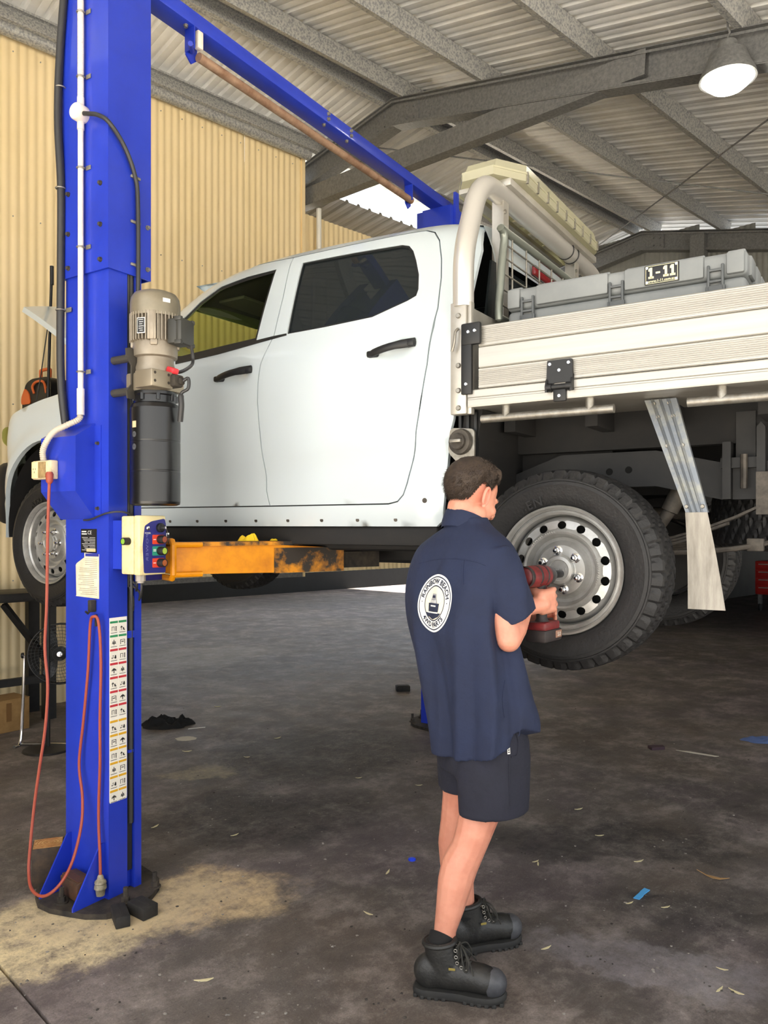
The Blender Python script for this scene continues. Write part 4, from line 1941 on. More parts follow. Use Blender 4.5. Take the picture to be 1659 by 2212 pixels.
# base plates with gussets and anchors
for pst, ox, s in ((post, .10, 1), (post2, .10, 1)):
    mb = MB()
    pl = []
    for k in range(20):
        a = 2 * math.pi * k / 20
        pl.append((.06 + .235 * math.cos(a) * (1 + .04 * math.sin(5 * a)), .14 + .275 * math.sin(a) * (1 + .05 * math.cos(3 * a))))
    mb.prism(pl, 'z', .0, .022)
    bp = mb.build('base_plate', M_grime, pst, ang=25)
    for y in (.03, .245):
        MB().prism([(0, .022), (-.15, .022), (-.15, .035), (-.02, .25), (0, .25)], 'y', y - .004, y + .004).build('gusset', M_blue, pst, ang=20)
    MB().prism([(.0, .022), (.0, .035), (.05, .16), (.06, .16), (.06, .022)], 'y', -.02, -.012) if False else None
    for (x, y) in ((-.12, .14), (.02, -.08), (.18, -.07), (.02, .36), (.18, .35)):
        b = MB()
        b.cyl((x, y, .022), (x, y, .028), .026, n=14)
        b.cyl((x, y, .028), (x, y, .048), .017, n=6)
        b.cyl((x, y, .048), (x, y, .085), .010, n=8)
        b.build('anchor_bolt', M_grime, pst)
# dark rubber strips, rope and hoses in the grooves
mb = MB()
mb.bb(.098, .128, .012, .029, .1, 3.9)
seal = mb.build('groove_strip', mat('grease_black_strip', '#17171a', .6), post, ang=0)
for x, z0, z1, r in ((.118, .3, 2.62, .011), (.104, 1.3, 2.62, .008)):
    MB().cyl((x, .008, z0), (x, .008, z1), r, n=8).build('cable', M_cable, post)
mb = MB()
mb.bb(.10, .126, -.002, .008, .60, .612)
mb.bb(.096, .13, -.002, .004, 1.085, 1.115)
mb.build('strap_tab', M_blue, post)
# valve housing on the back of the post
mb = MB()
mb.prism([(0.0, 1.985), (-.095, 1.925), (-.095, 1.70), (0, 1.585)], 'y', .085, .315)
vh = mb.build('valve_housing', M_blue, post, ang=20)
mb = MB()
mb.bb(-.004, 0, .045, .085, 1.60, 1.975)
mb.build('housing_flange', M_blue, vh)
for z in (1.63, 1.90):
    bolt_at((-.004, .062, z), (-1, 0, 0), vh, .006, m=M_dirty)
# overhead beam
mb = MB()
mb.bb(.19, 3.22, .03, .135, 3.895, 3.965, .003)
beam = mb.build('overhead_beam', M_blue, lift, ang=30)
for x in (1.55, 1.78):
    for z in (3.915, 3.945):
        bolt_at((x, .03, z), (0, -1, 0), beam, .009)
    bolt_at((x, .06, 3.895), (0, 0, -1), beam, .009)
for x in (.48, 2.98):
    bolt_at((x, .06, 3.895), (0, 0, -1), beam, .009)
mb = MB()
mb.bb(2.95, 3.22, -.03, .20, 3.70, 3.895)
mb.bb(3.0, 3.05, -.05, -.03, 3.75, 4.0)
mb.build('pulley_box', M_blue, lift, ang=20)
mb = MB()
mb.cyl((.56, .06, 3.785), (2.55, .06, 3.80), .022, n=14)
bar = mb.build('safety_bar', M_rust, lift, label='rusty cut-off bar hung below the overhead beam')
for x in (.54, 2.55):
    mb = MB()
    mb.prism([(x - .035, 3.90), (x + .035, 3.90), (x + .035, 3.78), (x, 3.75), (x - .035, 3.78)], 'y', .085, .092)
    mb.bb(x - .037, x - .03, .03, .092, 3.79, 3.90)
    hg = mb.build('bar_hanger', M_blue, lift, ang=20)
    if x < 1:
        mb = MB()
        mb.rbox((x + .012, .05, 3.855), (.035, .03, .085), .006)
        mb.rbox((x + .012, .05, 3.90), (.02, .02, .02), .006)
        mb.build('limit_switch', M_pvc, hg)
        MB().cyl((x - .01, .07, 3.80), (x - .07, .02, 3.79), .012, n=10).build('switch_lever', M_blue, hg)
# carriages and swing arms
M_bl2 = mat('dark_blue_carriage', '#1b2470', .5)
for sgn, ox in ((1, 0), (-1, 3.41)):
    def X(x):
        return ox + sgn * x
    mb = MB()
    mb.bb(X(.05), X(.165), .075, .205, 1.30, 1.98)
    mb.bb(X(.165), X(.30), .02, .26, 1.32, 1.345)
    mb.bb(X(.165), X(.30), .02, .26, 1.485, 1.51)
    car = mb.build('carriage', M_bl2, lift, ang=20)
    if sgn > 0:
        mb = MB()
        mb.prism([(.17, 1.60), (.30, 1.51), (.17, 1.51)], 'y', .01, .02)
        mb.build('carriage_web', M_blue, car)

    def arm(p0, p1, yellow, lab):
        p0, p1 = Vector((X(p0[0]), p0[1], 0)), Vector((X(p1[0]), p1[1], 0))
        d = (p1 - p0).normalized()
        n = Vector((-d.y, d.x, 0))
        M = basis((p0.x, p0.y, 0), d, n, (0, 0, 1))
        L = (p1 - p0).length
        mb = MB()
        ca = L * .80
        P = [(-.02, 1.346), (ca * .6, 1.338), (ca, 1.338), (ca, 1.40), (ca - .05, 1.452), (ca * .6, 1.468), (-.02, 1.482)]
        q = MB().prism(P, 'y', -.065, .065)
        mb.add(q.v, q.f, M)
        a = mb.build('swing_arm', M_yel if yellow else M_grime, lift, ang=20, label=lab)
        q = MB()
        q.bb(-.02, ca - .04, -.075, .075, 1.468, 1.486)
        q.bb(ca * .55, ca + .005, -.068, .068, 1.336, 1.455)
        MB().add(q.v, q.f, M).build('arm_top_plate', M_yelw if yellow else M_grime, a, ang=20)
        q = MB()
        q.bb(ca - .06, L + .02, -.05, .05, 1.35, 1.43)
        MB().add(q.v, q.f, M).build('arm_extension', M_grime, a, ang=20)
        q = MB()
        q.cyl((L, 0, 1.35), (L, 0, 1.47), .035, n=16)
        q.cyl((L, 0, 1.47), (L, 0, 1.53), .06, n=18)
        MB().add(q.v, q.f, M).build('lift_pad', M_blackp, a)
        if yellow:
            q = MB()
            pts = [(-.03, -.085, 1.345), (-.03, -.085, 1.475), (-.03, -.07, 1.49), (-.03, .07, 1.49), (-.03, .085, 1.475), (-.03, .085, 1.345), (-.03, .07, 1.33), (-.03, -.07, 1.33)]
            q.tube(pts, .014, n=8, closed=True)
            q.tube([(.10, -.085, 1.345), (-.03, -.085, 1.345)], .012, n=8)
            q.tube([(.10, -.085, 1.475), (-.03, -.085, 1.475)], .012, n=8)
            MB().add(q.v, q.f, M).build('toe_guard', M_yel, a)
        return a
    arm((.33, -.02), (1.30, -.43), sgn > 0, 'yellow swing arm reaching under the sill' if sgn > 0 else 'greasy far swing arm')
    arm((.33, .28), (1.15, .74), False, 'greasy dark swing arm')

# stickers on the post
mb = MB()
mb.bb(-.0012, -.0002, .075, .178, 1.445, 1.545)
pl1 = mb.build('compliance_plate', mat('plate_black', '#1a1a1c', .4), post, ang=0, label='black compliance plate with white print')
mb = MB()
mb.bb(-.0017, -.0011, .142, .172, 1.5315, 1.5365)
mb.bb(-.0017, -.0011, .138, .172, 1.5215, 1.5265)
for s, size, y, z in (('CE', .022, .120, 1.529),):
    v, f = text_geo(s, size, 0)
    mb.add([(-.0016, y - q.x, z + q.y) for q in v], f)
for k in range(9):
    z = 1.508 - k * .0065
    mb.bb(-.0017, -.0011, .084, .12 + .01 * (k % 3), z, z + .0016)
    mb.bb(-.0017, -.0011, .132, .17 - .006 * (k % 4), z, z + .0016)
mb.build('plate_print', mat('print_white', '#c9c9c6', .6), pl1, ang=0)
mb = MB()
mb.bb(-.0017, -.0011, .082, .14, 1.45, 1.462)
mb.build('plate_tag', mat('plate_beige', '#cbb98c', .6), pl1, ang=0)
mb = MB()
pol = [(.060, 1.255), (.060, 1.44), (.165 - .01, 1.445), (.155, 1.425), (.185, 1.41), (.205, 1.40), (.212, 1.392), (.208, 1.262), (.214, 1.26)]
mb.prism(pol, 'x', -.0014, -.0003)
notice = mb.build('notice_sheet', mat('aged_paper', '#ddd3bd', .8, col2='#c9bca0', scale=20), post, ang=0, label='torn cream notice sheet')
mb = MB()
mb.bb(-.0020, -.0014, .062, .148, 1.430, 1.442)
mb.build('notice_heading', mat('notice_blue', '#2b3287', .6), notice, ang=0)
mb = MB()
rnd = random.Random(5)
for k in range(20):
    z = 1.418 - k * .0078
    a = .072 + (.02 if k in (11, 12, 13, 14) else 0)
    if k in (4, 8, 15):
        a2 = .12
    else:
        a2 = .165 + rnd.random() * .03 if z < 1.39 else .15
    mb.bb(-.0019, -.0014, a, a2, z, z + .0016)
mb.build('notice_print', mat('print_grey', '#7f776b', .7), notice, ang=0)
# warning stickers on the side of the post
mb = MB()
mb.bb(.003, .091, -.0012, -.0002, .42, 1.178)
strip_o = mb.build('warning_strip', M_dec, post, ang=0, label='white strip of warning stickers')
mg_ = {'g': mat('sticker_green', '#2f8a5a', .5), 'r': mat('sticker_red', '#c0303c', .5), 'y': mat('sticker_yellow', '#d9a520', .5)}
picts = []


def pict(k):
    """small pictogram for one sticker, drawn in a unit cell 0..1"""
    mb = MB()
    y = -.0021

    def bar(x0, x1, z0, z1):
        mb.bb(x0, x1, y, y + .0004, z0, z1)
    t = k % 6
    if t == 0:
        bar(.2, .26, .2, .7); bar(.5, .56, .2, .7); bar(.2, .56, .66, .72); bar(.72, .82, .15, .6); bar(.68, .86, .62, .72)
    elif t == 1:
        bar(.2, .27, .15, .72); bar(.73, .8, .15, .72); bar(.2, .8, .68, .74); bar(.35, .65, .42, .52)
    elif t == 2:
        bar(.2, .5, .5, .6); bar(.28, .42, .6, .7); bar(.55, .7, .2, .5); bar(.7, .8, .15, .3); bar(.3, .36, .2, .5)
    elif t == 3:
        bar(.45, .55, .12, .75); bar(.2, .8, .45, .55); bar(.3, .7, .56, .66); bar(.22, .3, .36, .46); bar(.7, .78, .36, .46)
    elif t == 4:
        bar(.2, .3, .2, .35); bar(.2, .6, .3, .36); bar(.6, .8, .18, .5); bar(.64, .76, .5, .62); bar(.3, .5, .5, .58)
    else:
        bar(.46, .54, .15, .8); bar(.25, .75, .3, .4); bar(.3, .42, .42, .6); bar(.58, .7, .42, .6)
    return mb


cw_, rows_ = .044, 13
first_d = {}
for r in range(rows_):
    for c in range(2):
        x0 = .004 + c * .0435
        z1 = 1.165 - r * .0575 - (.008 if r >= 7 else 0)
        colr = 'g' if r < 2 else ('r' if r < 7 else 'y')
        if 'cell' not in first_d:
            q = MB()
            q.bb(0, .0415, -.0016, -.0012, -.052, 0)
            first_d['cell'] = o = q.build('sticker', mat('sticker_face', '#e6e2d6', .5), strip_o, ang=0)
        else:
            o = inst(first_d['cell'])
        o.location = (x0, 0, z1)
        if colr not in first_d:
            q = MB()
            q.bb(.001, .0405, -.0020, -.0016, -.010, -.001)
            first_d[colr] = o = q.build('sticker_band', mg_[colr], strip_o, ang=0)
        else:
            o = inst(first_d[colr])
        o.location = (x0, 0, z1)
        kk = (r * 5 + c * 2 + (3 if r > 6 else 0)) % 6
        key = ('p', kk)
        if key not in first_d:
            q = pict(kk)
            q.v = [Vector((p.x * .038 + .002, p.y, p.z * .034 - .048)) for p in q.v]
            q.bb(.005, .036, -.0021, -.0017, -.0505, -.0485)
            first_d[key] = o = q.build('pictogram', M_ink, strip_o, ang=0, kind='stuff')
        else:
            o = inst(first_d[key])
        o.location = (x0, 0, z1)

# cord hook
mb = MB()
mb.rbox((-.014, .088, 1.225), (.028, .022, .05), .004)
mb.tube([(-.02, .088, 1.21), (-.035, .088, 1.195), (-.045, .088, 1.205)], .005, n=8)
mb.rbox((-.004, .075, 1.165), (.008, .012, .05), .003)
mb.build('cord_hook', M_grime, post)

# ------------------------------------------------------------------ hydraulic power unit bolted to the post
PU = Vector((.10, -.165, 0))
pw = thing('hydraulic_power_unit', 'hydraulic power unit with grey finned motor and black oil tank on the blue post', 'power unit', lw((PU.x, PU.y, 1.64)), LA)
# keep the unit's own front towards the shed door
z_ = lambda z: z - 1.64
M_tank = mat('black_tank_paint', '#0b0b0d', .32, coat=.15)
M_motor = mat('grey_motor_casting', '#9b9283', .42, .45, col2='#857b6c', scale=9)
M_motorc = mat('motor_cowl_paint', '#8b8270', .4, .35, col2='#77705f', scale=6)
mb = MB()
mb.lathe([(0, 0), (.085, 0), (.098, .006), (.1, .016), (.1, .135), (.0992, .138), (.0992, .141), (.1, .144), (.1, .255), (.0992, .258), (.0992, .261), (.1, .264), (.1, .395), (.092, .412), (.08, .418), (0, .418)], n=48)
tank = mb.build('oil_tank', M_tank, pw, ang=8)
mb = MB()
mb.lathe([(.082, .40), (.082, .445), (.086, .45), (.086, .462), (0, .462)], n=40)
for k in range(8):
    a = 2 * math.pi * k / 8 + .2
    mb.cyl((.084 * math.cos(a), .084 * math.sin(a), .425), (.084 * math.cos(a), .084 * math.sin(a), .452), .008, n=8)
mb.build('tank_collar', M_tank, pw)
# small labels wrapped on the tank: facing the camera side
ca = math.atan2(*(Matrix.Rotation(-LA, 3, 'Z') @ Vector((-(lw(PU)).x, -(lw(PU)).y, 0))).yx)


def on_tank(a, z, w, h, r=.1006):
    n = 5
    rows = []
    for i in range(n):
        q = a + (i / (n - 1) - .5) * w / r
        rows.append([(r * math.cos(q), r * math.sin(q), z - h / 2), (r * math.cos(q), r * math.sin(q), z + h / 2)])
    return rows


mb = MB()
mb.loft(on_tank(ca - .95, .325, .025, .026), False, False, closed=False)
mb.build('tank_label', mat('label_beige', '#cbb78f', .6), tank)
for zc in (.285, .235):
    mb = MB()
    r = .1004
    q0 = ca - .95
    pts = [(r * math.cos(q0 + .012 * math.cos(t) / r), r * math.sin(q0 + .012 * math.cos(t) / r), zc + .012 * math.sin(t)) for t in [2 * math.pi * k / 16 for k in range(16)]]
    mb.add(pts, [list(range(16))])
    mb.build('tank_seal', mat('label_grey', '#4b4d50', .5), tank)
# pump block and flange
mb = MB()
mb.rbox((-.0, 0, .50), (.165, .165, .075), .008)
mb.rbox((-.062, -.062, .50), (.11, .10, .07), .006)
blk = mb.build('pump_block', mat('pump_block_metal', '#948a78', .4, .55), pw)
for dx, dz in ((-.10, .02), (-.10, -.012), (-.03, .02), (-.03, -.012)):
    MB().cyl((dx, -.113, .50 + dz), (dx, -.106, .50 + dz), .006, n=8).build('port_screw', M_grime, blk)
mb = MB()
mb.lathe([(.078, .535), (.08, .56), (.074, .58), (.074, .60), (.088, .605), (.09, .64), (.088, .66), (.08, .665), (0, .665)], n=40)
for k in range(4):
    a = math.pi / 4 + k * math.pi / 2
    mb.rbox((.082 * math.cos(a), .082 * math.sin(a), .655), (.03, .03, .03), .006, rz=a)
mb.build('motor_flange', M_motor, pw)
# finned motor body
mb = MB()
mb.lathe([(.086, .66), (.086, .775), (0, .775)], n=40)
body = mb.build('motor_body', M_motor, pw)
fin = MB()
fin.rbox((.092, 0, .72), (.02, .0045, .115), .0015, 1)
f0 = None
for k in range(40):
    a = 2 * math.pi * k / 40
    if f0 is None:
        f0 = o = fin.build('cooling_fin', M_motor, body, ang=0)
    else:
        o = inst(f0)
    o.rotation_euler = (0, 0, a)
for a in (ca - .15, ca + 1.4, ca + 3.0, ca - 1.7):
    MB().rbox((.094 * math.cos(a), .094 * math.sin(a), .72), (.014, .036, .118), .005, rz=a).build('motor_rib', M_motor, body)
mb = MB()
mb.lathe([(.099, .765), (.1, .77), (.1, .82), (.096, .845), (.085, .862), (.06, .872), (0, .876)], n=48)
cowl = mb.build('fan_cowl', M_motorc, pw)
mb = MB()
mb.loft(on_tank(ca + .45, .822, .032, .016, .1008), False, False, closed=False)
mb.build('cowl_label', M_dec, cowl)


def plate_on(a, r, z, w, h, t=.003):
    """small plate facing out at angle a"""
    return Matrix.Translation((r * math.cos(a), r * math.sin(a), z)) @ Matrix.Rotation(a, 4, 'Z'), (t, w, h)


M, sz = plate_on(ca - .55, .104, .715, .036, .062)
MB().box((0, 0, 0), sz, M=M).build('rating_plate', M_dec, body, ang=0)
MB().box((.0012, 0, 0), (.003, .031, .056), M=M).build('rating_plate_face', mat('plate_black', '#1a1a1c', .4), body, ang=0)
q = MB()
for k in range(6):
    q.box((.0029, .002 * (k % 2), .022 - k * .0085), (.0006, .022 - .004 * (k % 3), .0022), M=M)
q.build('rating_plate_print', mat('print_white', '#c9c9c6', .6), body, ang=0)
# terminal box, facing the right of the photograph
M = Matrix.Translation((0, 0, .70)) @ Matrix.Rotation(ca + .95, 4, 'Z')
mb = MB()
mb.rbox((.112, 0, 0), (.05, .09, .1), .006, M=M)
mb.rbox((.142, 0, 0), (.03, .098, .106), .012, M=M)
for s in (-1, 1):
    for t in (-1, 1):
        mb.rbox((.140, s * .043, t * .047), (.032, .018, .018), .004, M=M)
tb = mb.build('terminal_box', mat('terminal_box_plastic', '#33332f', .5), pw)
c0 = M @ Vector((.15, .03, -.045))
mb = MB()
mb.tube(smoothpath([c0, c0 + Vector((.02, .01, -.05)), M @ Vector((.15, .03, -.13)), M @ Vector((.10, .02, -.155)), (.03, -.02, .56)], 6), .007, n=8)
mb.build('motor_lead', M_cable, pw)
# red knob, valve and hose
M = Matrix.Translation((0, 0, .50)) @ Matrix.Rotation(ca + .75, 4, 'Z')
mb = MB()
mb.rbox((.098, 0, .045), (.042, .034, .024), .006, M=M, ry=R_(20))
mb.build('release_knob', mat('red_knob', '#d8323a', .4), pw, label='red release knob')
mb = MB()
mb.rbox((.105, .0, .0), (.06, .05, .05), .008, M=M)
mb.rbox((.13, .01, .0), (.03, .028, .028), .006, M=M)
mb.build('valve_body', M_grime, pw)
p = [M @ Vector(v) for v in ((.14, .015, 0), (.165, .02, .01), (.165, .02, -.03), (.135, .012, -.05), (.135, .012, -.10), (.12, .02, -.16))]
MB().tube(smoothpath(p, 5), [.007] * 16 + [.012] * 10, n=8).build('pressure_hose', M_cable, pw)
# mounting bracket to the post: forked plate
mb = MB()
for z in (.465, .60):
    mb.cyl((-.075, .165, z), (-.075, .04, z), .017, n=12)
mb.prism([(x_ - .055, z_q) for x_, z_q in ((-.062, .63), (-.04, .635), (.10, .61), (.10, .575), (.0, .565), (-.015, .53), (-.015, .48), (.0, .45), (.02, .43), (-.055, .43), (-.06, .46), (-.035, .49), (-.035, .565), (-.06, .60))], 'y', .035, .043)
mb.build('mount_bracket', mat('dark_bracket', '#47443f', .5, .4), pw, ang=25)

# ------------------------------------------------------------------ control box
cb = thing('control_box', 'cream control box with blue button panel on the blue post', 'control box', lw((.02, -.053, 1.36)), LA)
mb = MB()
mb.bb(.0, .13, -.075, .0, 0, .238, .006)
mb.build('box_body', M_box, cb)
mb = MB()
mb.bb(-.003, .133, -.115, -.079, -.002, .24, .006)
lid = mb.build('box_lid', M_box, cb)
mb = MB()
pol = rounded([(.018, .006), (.130, .004), (.132, .205), (.125, .228), (.055, .216), (.022, .198), (.012, .12)], .008, 3)
mb.prism(pol, 'y', -.117, -.1152)
fp = mb.build('button_panel', mat('panel_blue', '#2e2f78', .4), cb, label='dark blue button panel')


def button(x, z, back, capc, nm):
    a = MB()
    a.prism(rounded([(x - .038, z - .019), (x + .024, z - .019), (x + .024, z + .019), (x - .038, z + .019)], .004, 2), 'y', -.1188, -.117)
    o = a.build('button_plate', mat('button_plate_' + back, back, .45), fp)
    b = MB()
    b.lathe([(.0175, .0), (.0175, .026), (.0165, .03), (.013, .03), (.013, .028)], origin=(x, -.1185, z), axis=(0, -1, 0), n=22)
    b.build('button_ring', M_blackp, o)
    b = MB()
    b.lathe([(.0135, .020), (.0135, .0285), (0, .0295)], origin=(x, -.1185, z), axis=(0, -1, 0), n=22)
    b.build('button_cap', mat('button_cap_' + capc, capc, .4), o)
    q = MB()
    for k in range(2 if nm == 'g' else 1):
        q.bb(x - .034, x - .020, -.1193, -.1188, z - .0015 + k * .006, z + .0015 + k * .006)
    q.build('button_print', M_dec, o, ang=0)


button(.098, .142, '#d8452f', '#8f4a35', 'r')
button(.098, .095, '#2e8f76', '#a4c04a', 'g')
button(.098, .046, '#d8452f', '#a55a30', 's')
v, f = text_geo('POWER', .028, 0, spacing=1.25)
MB().add([(.034 - q.y * .6, -.1173, .11 + q.x * -1.0) for q in v], f).build('panel_print', mat('print_dim', '#6d6ea4', .5), fp, ang=0)
v, f = text_geo('POWER', .0085, 0)
MB().add([(.036 + q.x, -.1173, .168 + q.y) for q in v], f).build('panel_print', M_dec, fp, ang=0)
mb = MB()
mb.lathe([(.009, 0), (.009, .004), (.006, .006), (0, .0065)], origin=(.036, -.117, .188), axis=(0, -1, 0), n=16)
mb.build('power_lamp', M_chrome, fp)
mb = MB()
mb.lathe([(.019, 0), (.019, .012), (.013, .014), (.013, .022), (0, .023)], origin=(.098, -.117, .190), axis=(0, -1, 0), n=22)
ks = mb.build('key_switch', M_blackp, fp)
mb = MB()
mb.rbox((.098, -.146, .19), (.003, .02, .010), .001)
mb.rbox((.112, -.150, .160), (.014, .002, .018), .005)
mb.bb(.116, .119, -.151, -.149, .125, .155)
mb.tube([(.098, -.156, .19), (.105, -.154, .178), (.112, -.150, .168)], .0012, n=5)
mb.build('key', M_chrome, ks)
mb = MB()
mb.lathe([(.0155, 0), (.0155, .028), (.0145, .03), (.012, .03), (.012, .028)], origin=(.0, -.045, .135), axis=(-1, 0, 0), n=22)
sb = mb.build('side_button', M_blackp, cb)
mb = MB()
mb.lathe([(.0125, .02), (.0125, .0285), (0, .0295)], origin=(.0, -.045, .135), axis=(-1, 0, 0), n=22)
mb.build('button_cap', mat('button_cap_#7fae3c', '#7fae3c', .4), sb)
mb = MB()
mb.cyl((.04, -.07, -.002), (.04, -.07, -.028), .02, n=8)
mb.cyl((.04, -.07, -.028), (.04, -.07, -.036), .014, n=12)
mb.build('cable_gland', mat('grey_gland', '#a19a90', .5), cb)
for k, (x, dz) in enumerate(((.012, -.15), (.03, -.07), (.045, -.11))):
    MB().tube(smoothpath([(x, -.045 - .01 * k, 0), (x + .004, -.045 - .01 * k, dz * .6), (x + .03, -.02, dz), (x + .065, .02, dz * .75), (.085, .05, dz * .4)], 6), .005, n=8).build('cable', M_cable, cb)
mb = MB()
mb.tube(smoothpath([(.04, -.02, .243), (-.0, -.005, .255), (-.03, .05, .25), (-.032, .15, .225), (-.03, .20, .222)], 6), .004, n=8)
mb.build('lead', M_cable, cb)
mb = MB()
mb.bb(-.012, .0, .052, .056, -.01, .25)
mb.bb(.0, .10, .0, .053, .02, .22)
mb.build('box_bracket', M_blue, cb)

# ------------------------------------------------------------------ conduit, junction, outlet
cd = thing('electrical_conduit', 'white electrical conduit with round junction box on the blue post', 'conduit', lw((-.012, .14, 2.1)), LA)
z0 = 2.1
mb = MB()
mb.lathe([(.0115, 0), (.0115, 1.14)], origin=(-.018, -.0, .0), n=14)
mb.build('straight_pipe', M_pvc, cd)
mb = MB()
prof = []
for k in range(110):
    prof += [(.0135, 1.215 + k * .006), (.0115, 1.218 + k * .006)]
mb.lathe(prof, origin=(-.018, 0, 0), n=12)
mb.build('corrugated_pipe', M_pvc, cd)
for a_, b_, r_ in ((-.08, .03, .0155), (1.20, 1.245, .0145), (1.11, 1.145, .0145)):
    MB().lathe([(r_ - .003, a_), (r_, a_), (r_, b_), (r_ - .003, b_)], origin=(-.018, 0, 0), n=14).build('coupling', M_pvc, cd)
mb = MB()
mb.lathe([(.034, 0), (.036, .004), (.036, .045), (.033, .05), (0, .05)], origin=(0, 0, 1.175), axis=(-1, -.15, 0), n=28)
jb = mb.build('junction_box', M_pvc, cd)
# flexible tail into the outlet
pa = [Vector((-.018, 0, -.08)), Vector((-.026, .006, -.10)), Vector((-.062, .03, -.125)), Vector((-.102, .06, -.155)), Vector((-.115, .095, -.20)), Vector((-.112, .12, -.235)), Vector((-.105, .125, -.268))]
pp = smoothpath(pa, 10)
MB().tube(pp, [.0135 if k % 2 else .0115 for k in range(len(pp))], n=10).build('flexible_tail', mat('grey_flex', '#bdb3a2', .5), cd)
for zz in (.25 - .15, .62, .95, 1.33, 1.60):
    mb = MB()
    mb.tube([(-.018 + .015 * math.cos(t), .015 * math.sin(t), zz) for t in [2 * math.pi * k / 12 for k in range(12)]], .0035, n=6, closed=True)
    mb.rbox((-.003, -.03, zz), (.004, .03, .018), .001)
    mb.build('saddle_clip', M_galvt, cd)

hs = thing('black_hose', 'thick black hose clipped down the edge of the blue post', 'hose', lw((-.012, .27, 1.9)), LA)
MB().tube(smoothpath([(.0, -.01, .06), (-.012, .012, .3), (-.012, .012, .75), (-.012, .01, 1.1), (-.02, .02, 1.4), (-.016, .01, 1.7), (-.012, -.03, 2.05)], 6), .0165, n=12).build('hose_run', M_cable, hs)
for zz in (.78 - .2, 1.1, 1.53):
    mb = MB()
    mb.tube([(-.013 + .02 * math.cos(t), .012 + .02 * math.sin(t), zz) for t in [2 * math.pi * k / 12 for k in range(12)]], .003, n=6, closed=True)
    mb.rbox((.004, -.02, zz), (.004, .035, .02), .001)
    mb.build('hose_clip', M_galvt, hs)
gc = thing('grey_cable', 'grey cable curving from the junction box down the blue post', 'cable', lw((-.012, .10, 3.26)), LA)
MB().tube(smoothpath([(-.03, .01, .005), (-.035, -.03, -.01), (-.025, -.08, -.025), (-.004, -.125, -.06), (.07, -.128, -.13), (.125, -.126, -.23), (.14, -.126, -.35), (.14, -.126, -.75), (.14, -.105, -1.0)], 8), .009, n=10).build('cable_run', M_cable, gc)
for zz in (-.23, -.42, -.60, -.78):
    MB().rbox((.135, -.117, zz), (.05, .01, .012), .003).build('cable_clip', M_galvt, gc)

ob = thing('power_outlet', 'grimy cream double power outlet on the blue valve housing', 'power outlet', lw((-.095, .24, 1.755)), LA)
mb = MB()
mb.rbox((-.018, .02, .035), (.036, .125, .078), .005)
mb.build('outlet_box', mat('grimy_cream', '#d8c6a0', .5, col2='#8a7350', scale=18, lo=.45, hi=.75), ob)
mb = MB()
mb.rbox((-.038, .06, .035), (.006, .042, .07), .003)
mb.build('socket_plate', M_box, ob)
mb = MB()
for dy, dz in ((-.007, .006), (.007, .006), (0, -.007)):
    mb.rbox((-.0415, .06 + dy, .033 + dz), (.001, .0025, .007), .0004)
mb.build('socket_slot', M_ink, ob)
mb = MB()
mb.rbox((-.038, .012, .035), (.006, .045, .066), .003)
mb.build('switch_plate', mat('stained_plate', '#a98f62', .6, col2='#6d5836', scale=30), ob)

# ------------------------------------------------------------------ orange extension cord
M_or = mat('orange_cord', '#97432f', .5)
ec = thing('extension_cord', 'orange extension cord looped from the outlet over the hook to the floor', 'cord', LO, LA)


def lz(px, py, x):
    """lift-frame point on the plane x=const at a pixel"""
    k = (px - CXP) / FPX
    ux_, uy_ = Vector((math.cos(LA), math.sin(LA))), Vector((-math.sin(LA), math.cos(LA)))
    b = Vector((LO.x, LO.y)) + ux_ * x
    # X = b.x + uy.x*y ; Y = b.y + uy.y*y ; X = kY
    y = (k * b.y - b.x) / (uy_.x - k * uy_.y)
    Y = b.y + uy_.y * y
    return (x, y, HCAM - (py - HOR) * Y / FPX)


c1 = [lz(107, 1030, -.135), lz(103, 1150, -.135), lz(101, 1300, -.135), lz(97, 1400, -.13), lz(103, 1480, -.13), lz(98, 1570, -.13), lz(85, 1660, -.14), lz(74, 1740, -.15), lz(66, 1820, -.17), lz(62, 1880, -.19),
      lz(68, 1920, -.22), lz(90, 1936, -.22), lz(115, 1925, -.20), lz(140, 1895, -.16), lz(160, 1850, -.11), lz(176, 1780, -.06), lz(178, 1720, -.035), lz(171, 1650, -.025), lz(180, 1560, -.02), lz(190, 1450, -.02), lz(195, 1350, -.025), lz(202, 1332, -.035),
      lz(213, 1345, -.025), lz(218, 1430, -.02), lz(216, 1550, -.02), lz(216, 1650, -.02), lz(213, 1760, -.02), lz(216, 1850, -.03), lz(217, 1895, -.035)]
c1 = [(x, y, max(z, .012)) for x, y, z in c1]
MB().tube(smoothpath(c1, 6), .0062, n=8).build('cord_run', M_or, ec)
e = Vector(c1[-1])
mb = MB()
mb.lathe([(.007, .0), (.012, -.008), (.014, -.02), (.022, -.026), (.024, -.034), (.02, -.038), (.024, -.044), (.025, -.056), (.02, -.062), (.017, -.085), (0, -.088)], origin=e + Vector((0, 0, .012)), axis=(0, 0, 1), n=16)
mb.build('plug', mat('dirty_clear_plug', '#9b927a', .45, col2='#5b5340', scale=40), ec)
e0 = Vector(c1[0])
MB().lathe([(.006, -.03), (.014, -.02), (.016, .01), (.012, .02)], origin=e0, n=12).build('plug', M_or, ec)

# ================================================================== THE MECHANIC
from mathutils.bvhtree import BVHTree
from mathutils import noise as mnoise

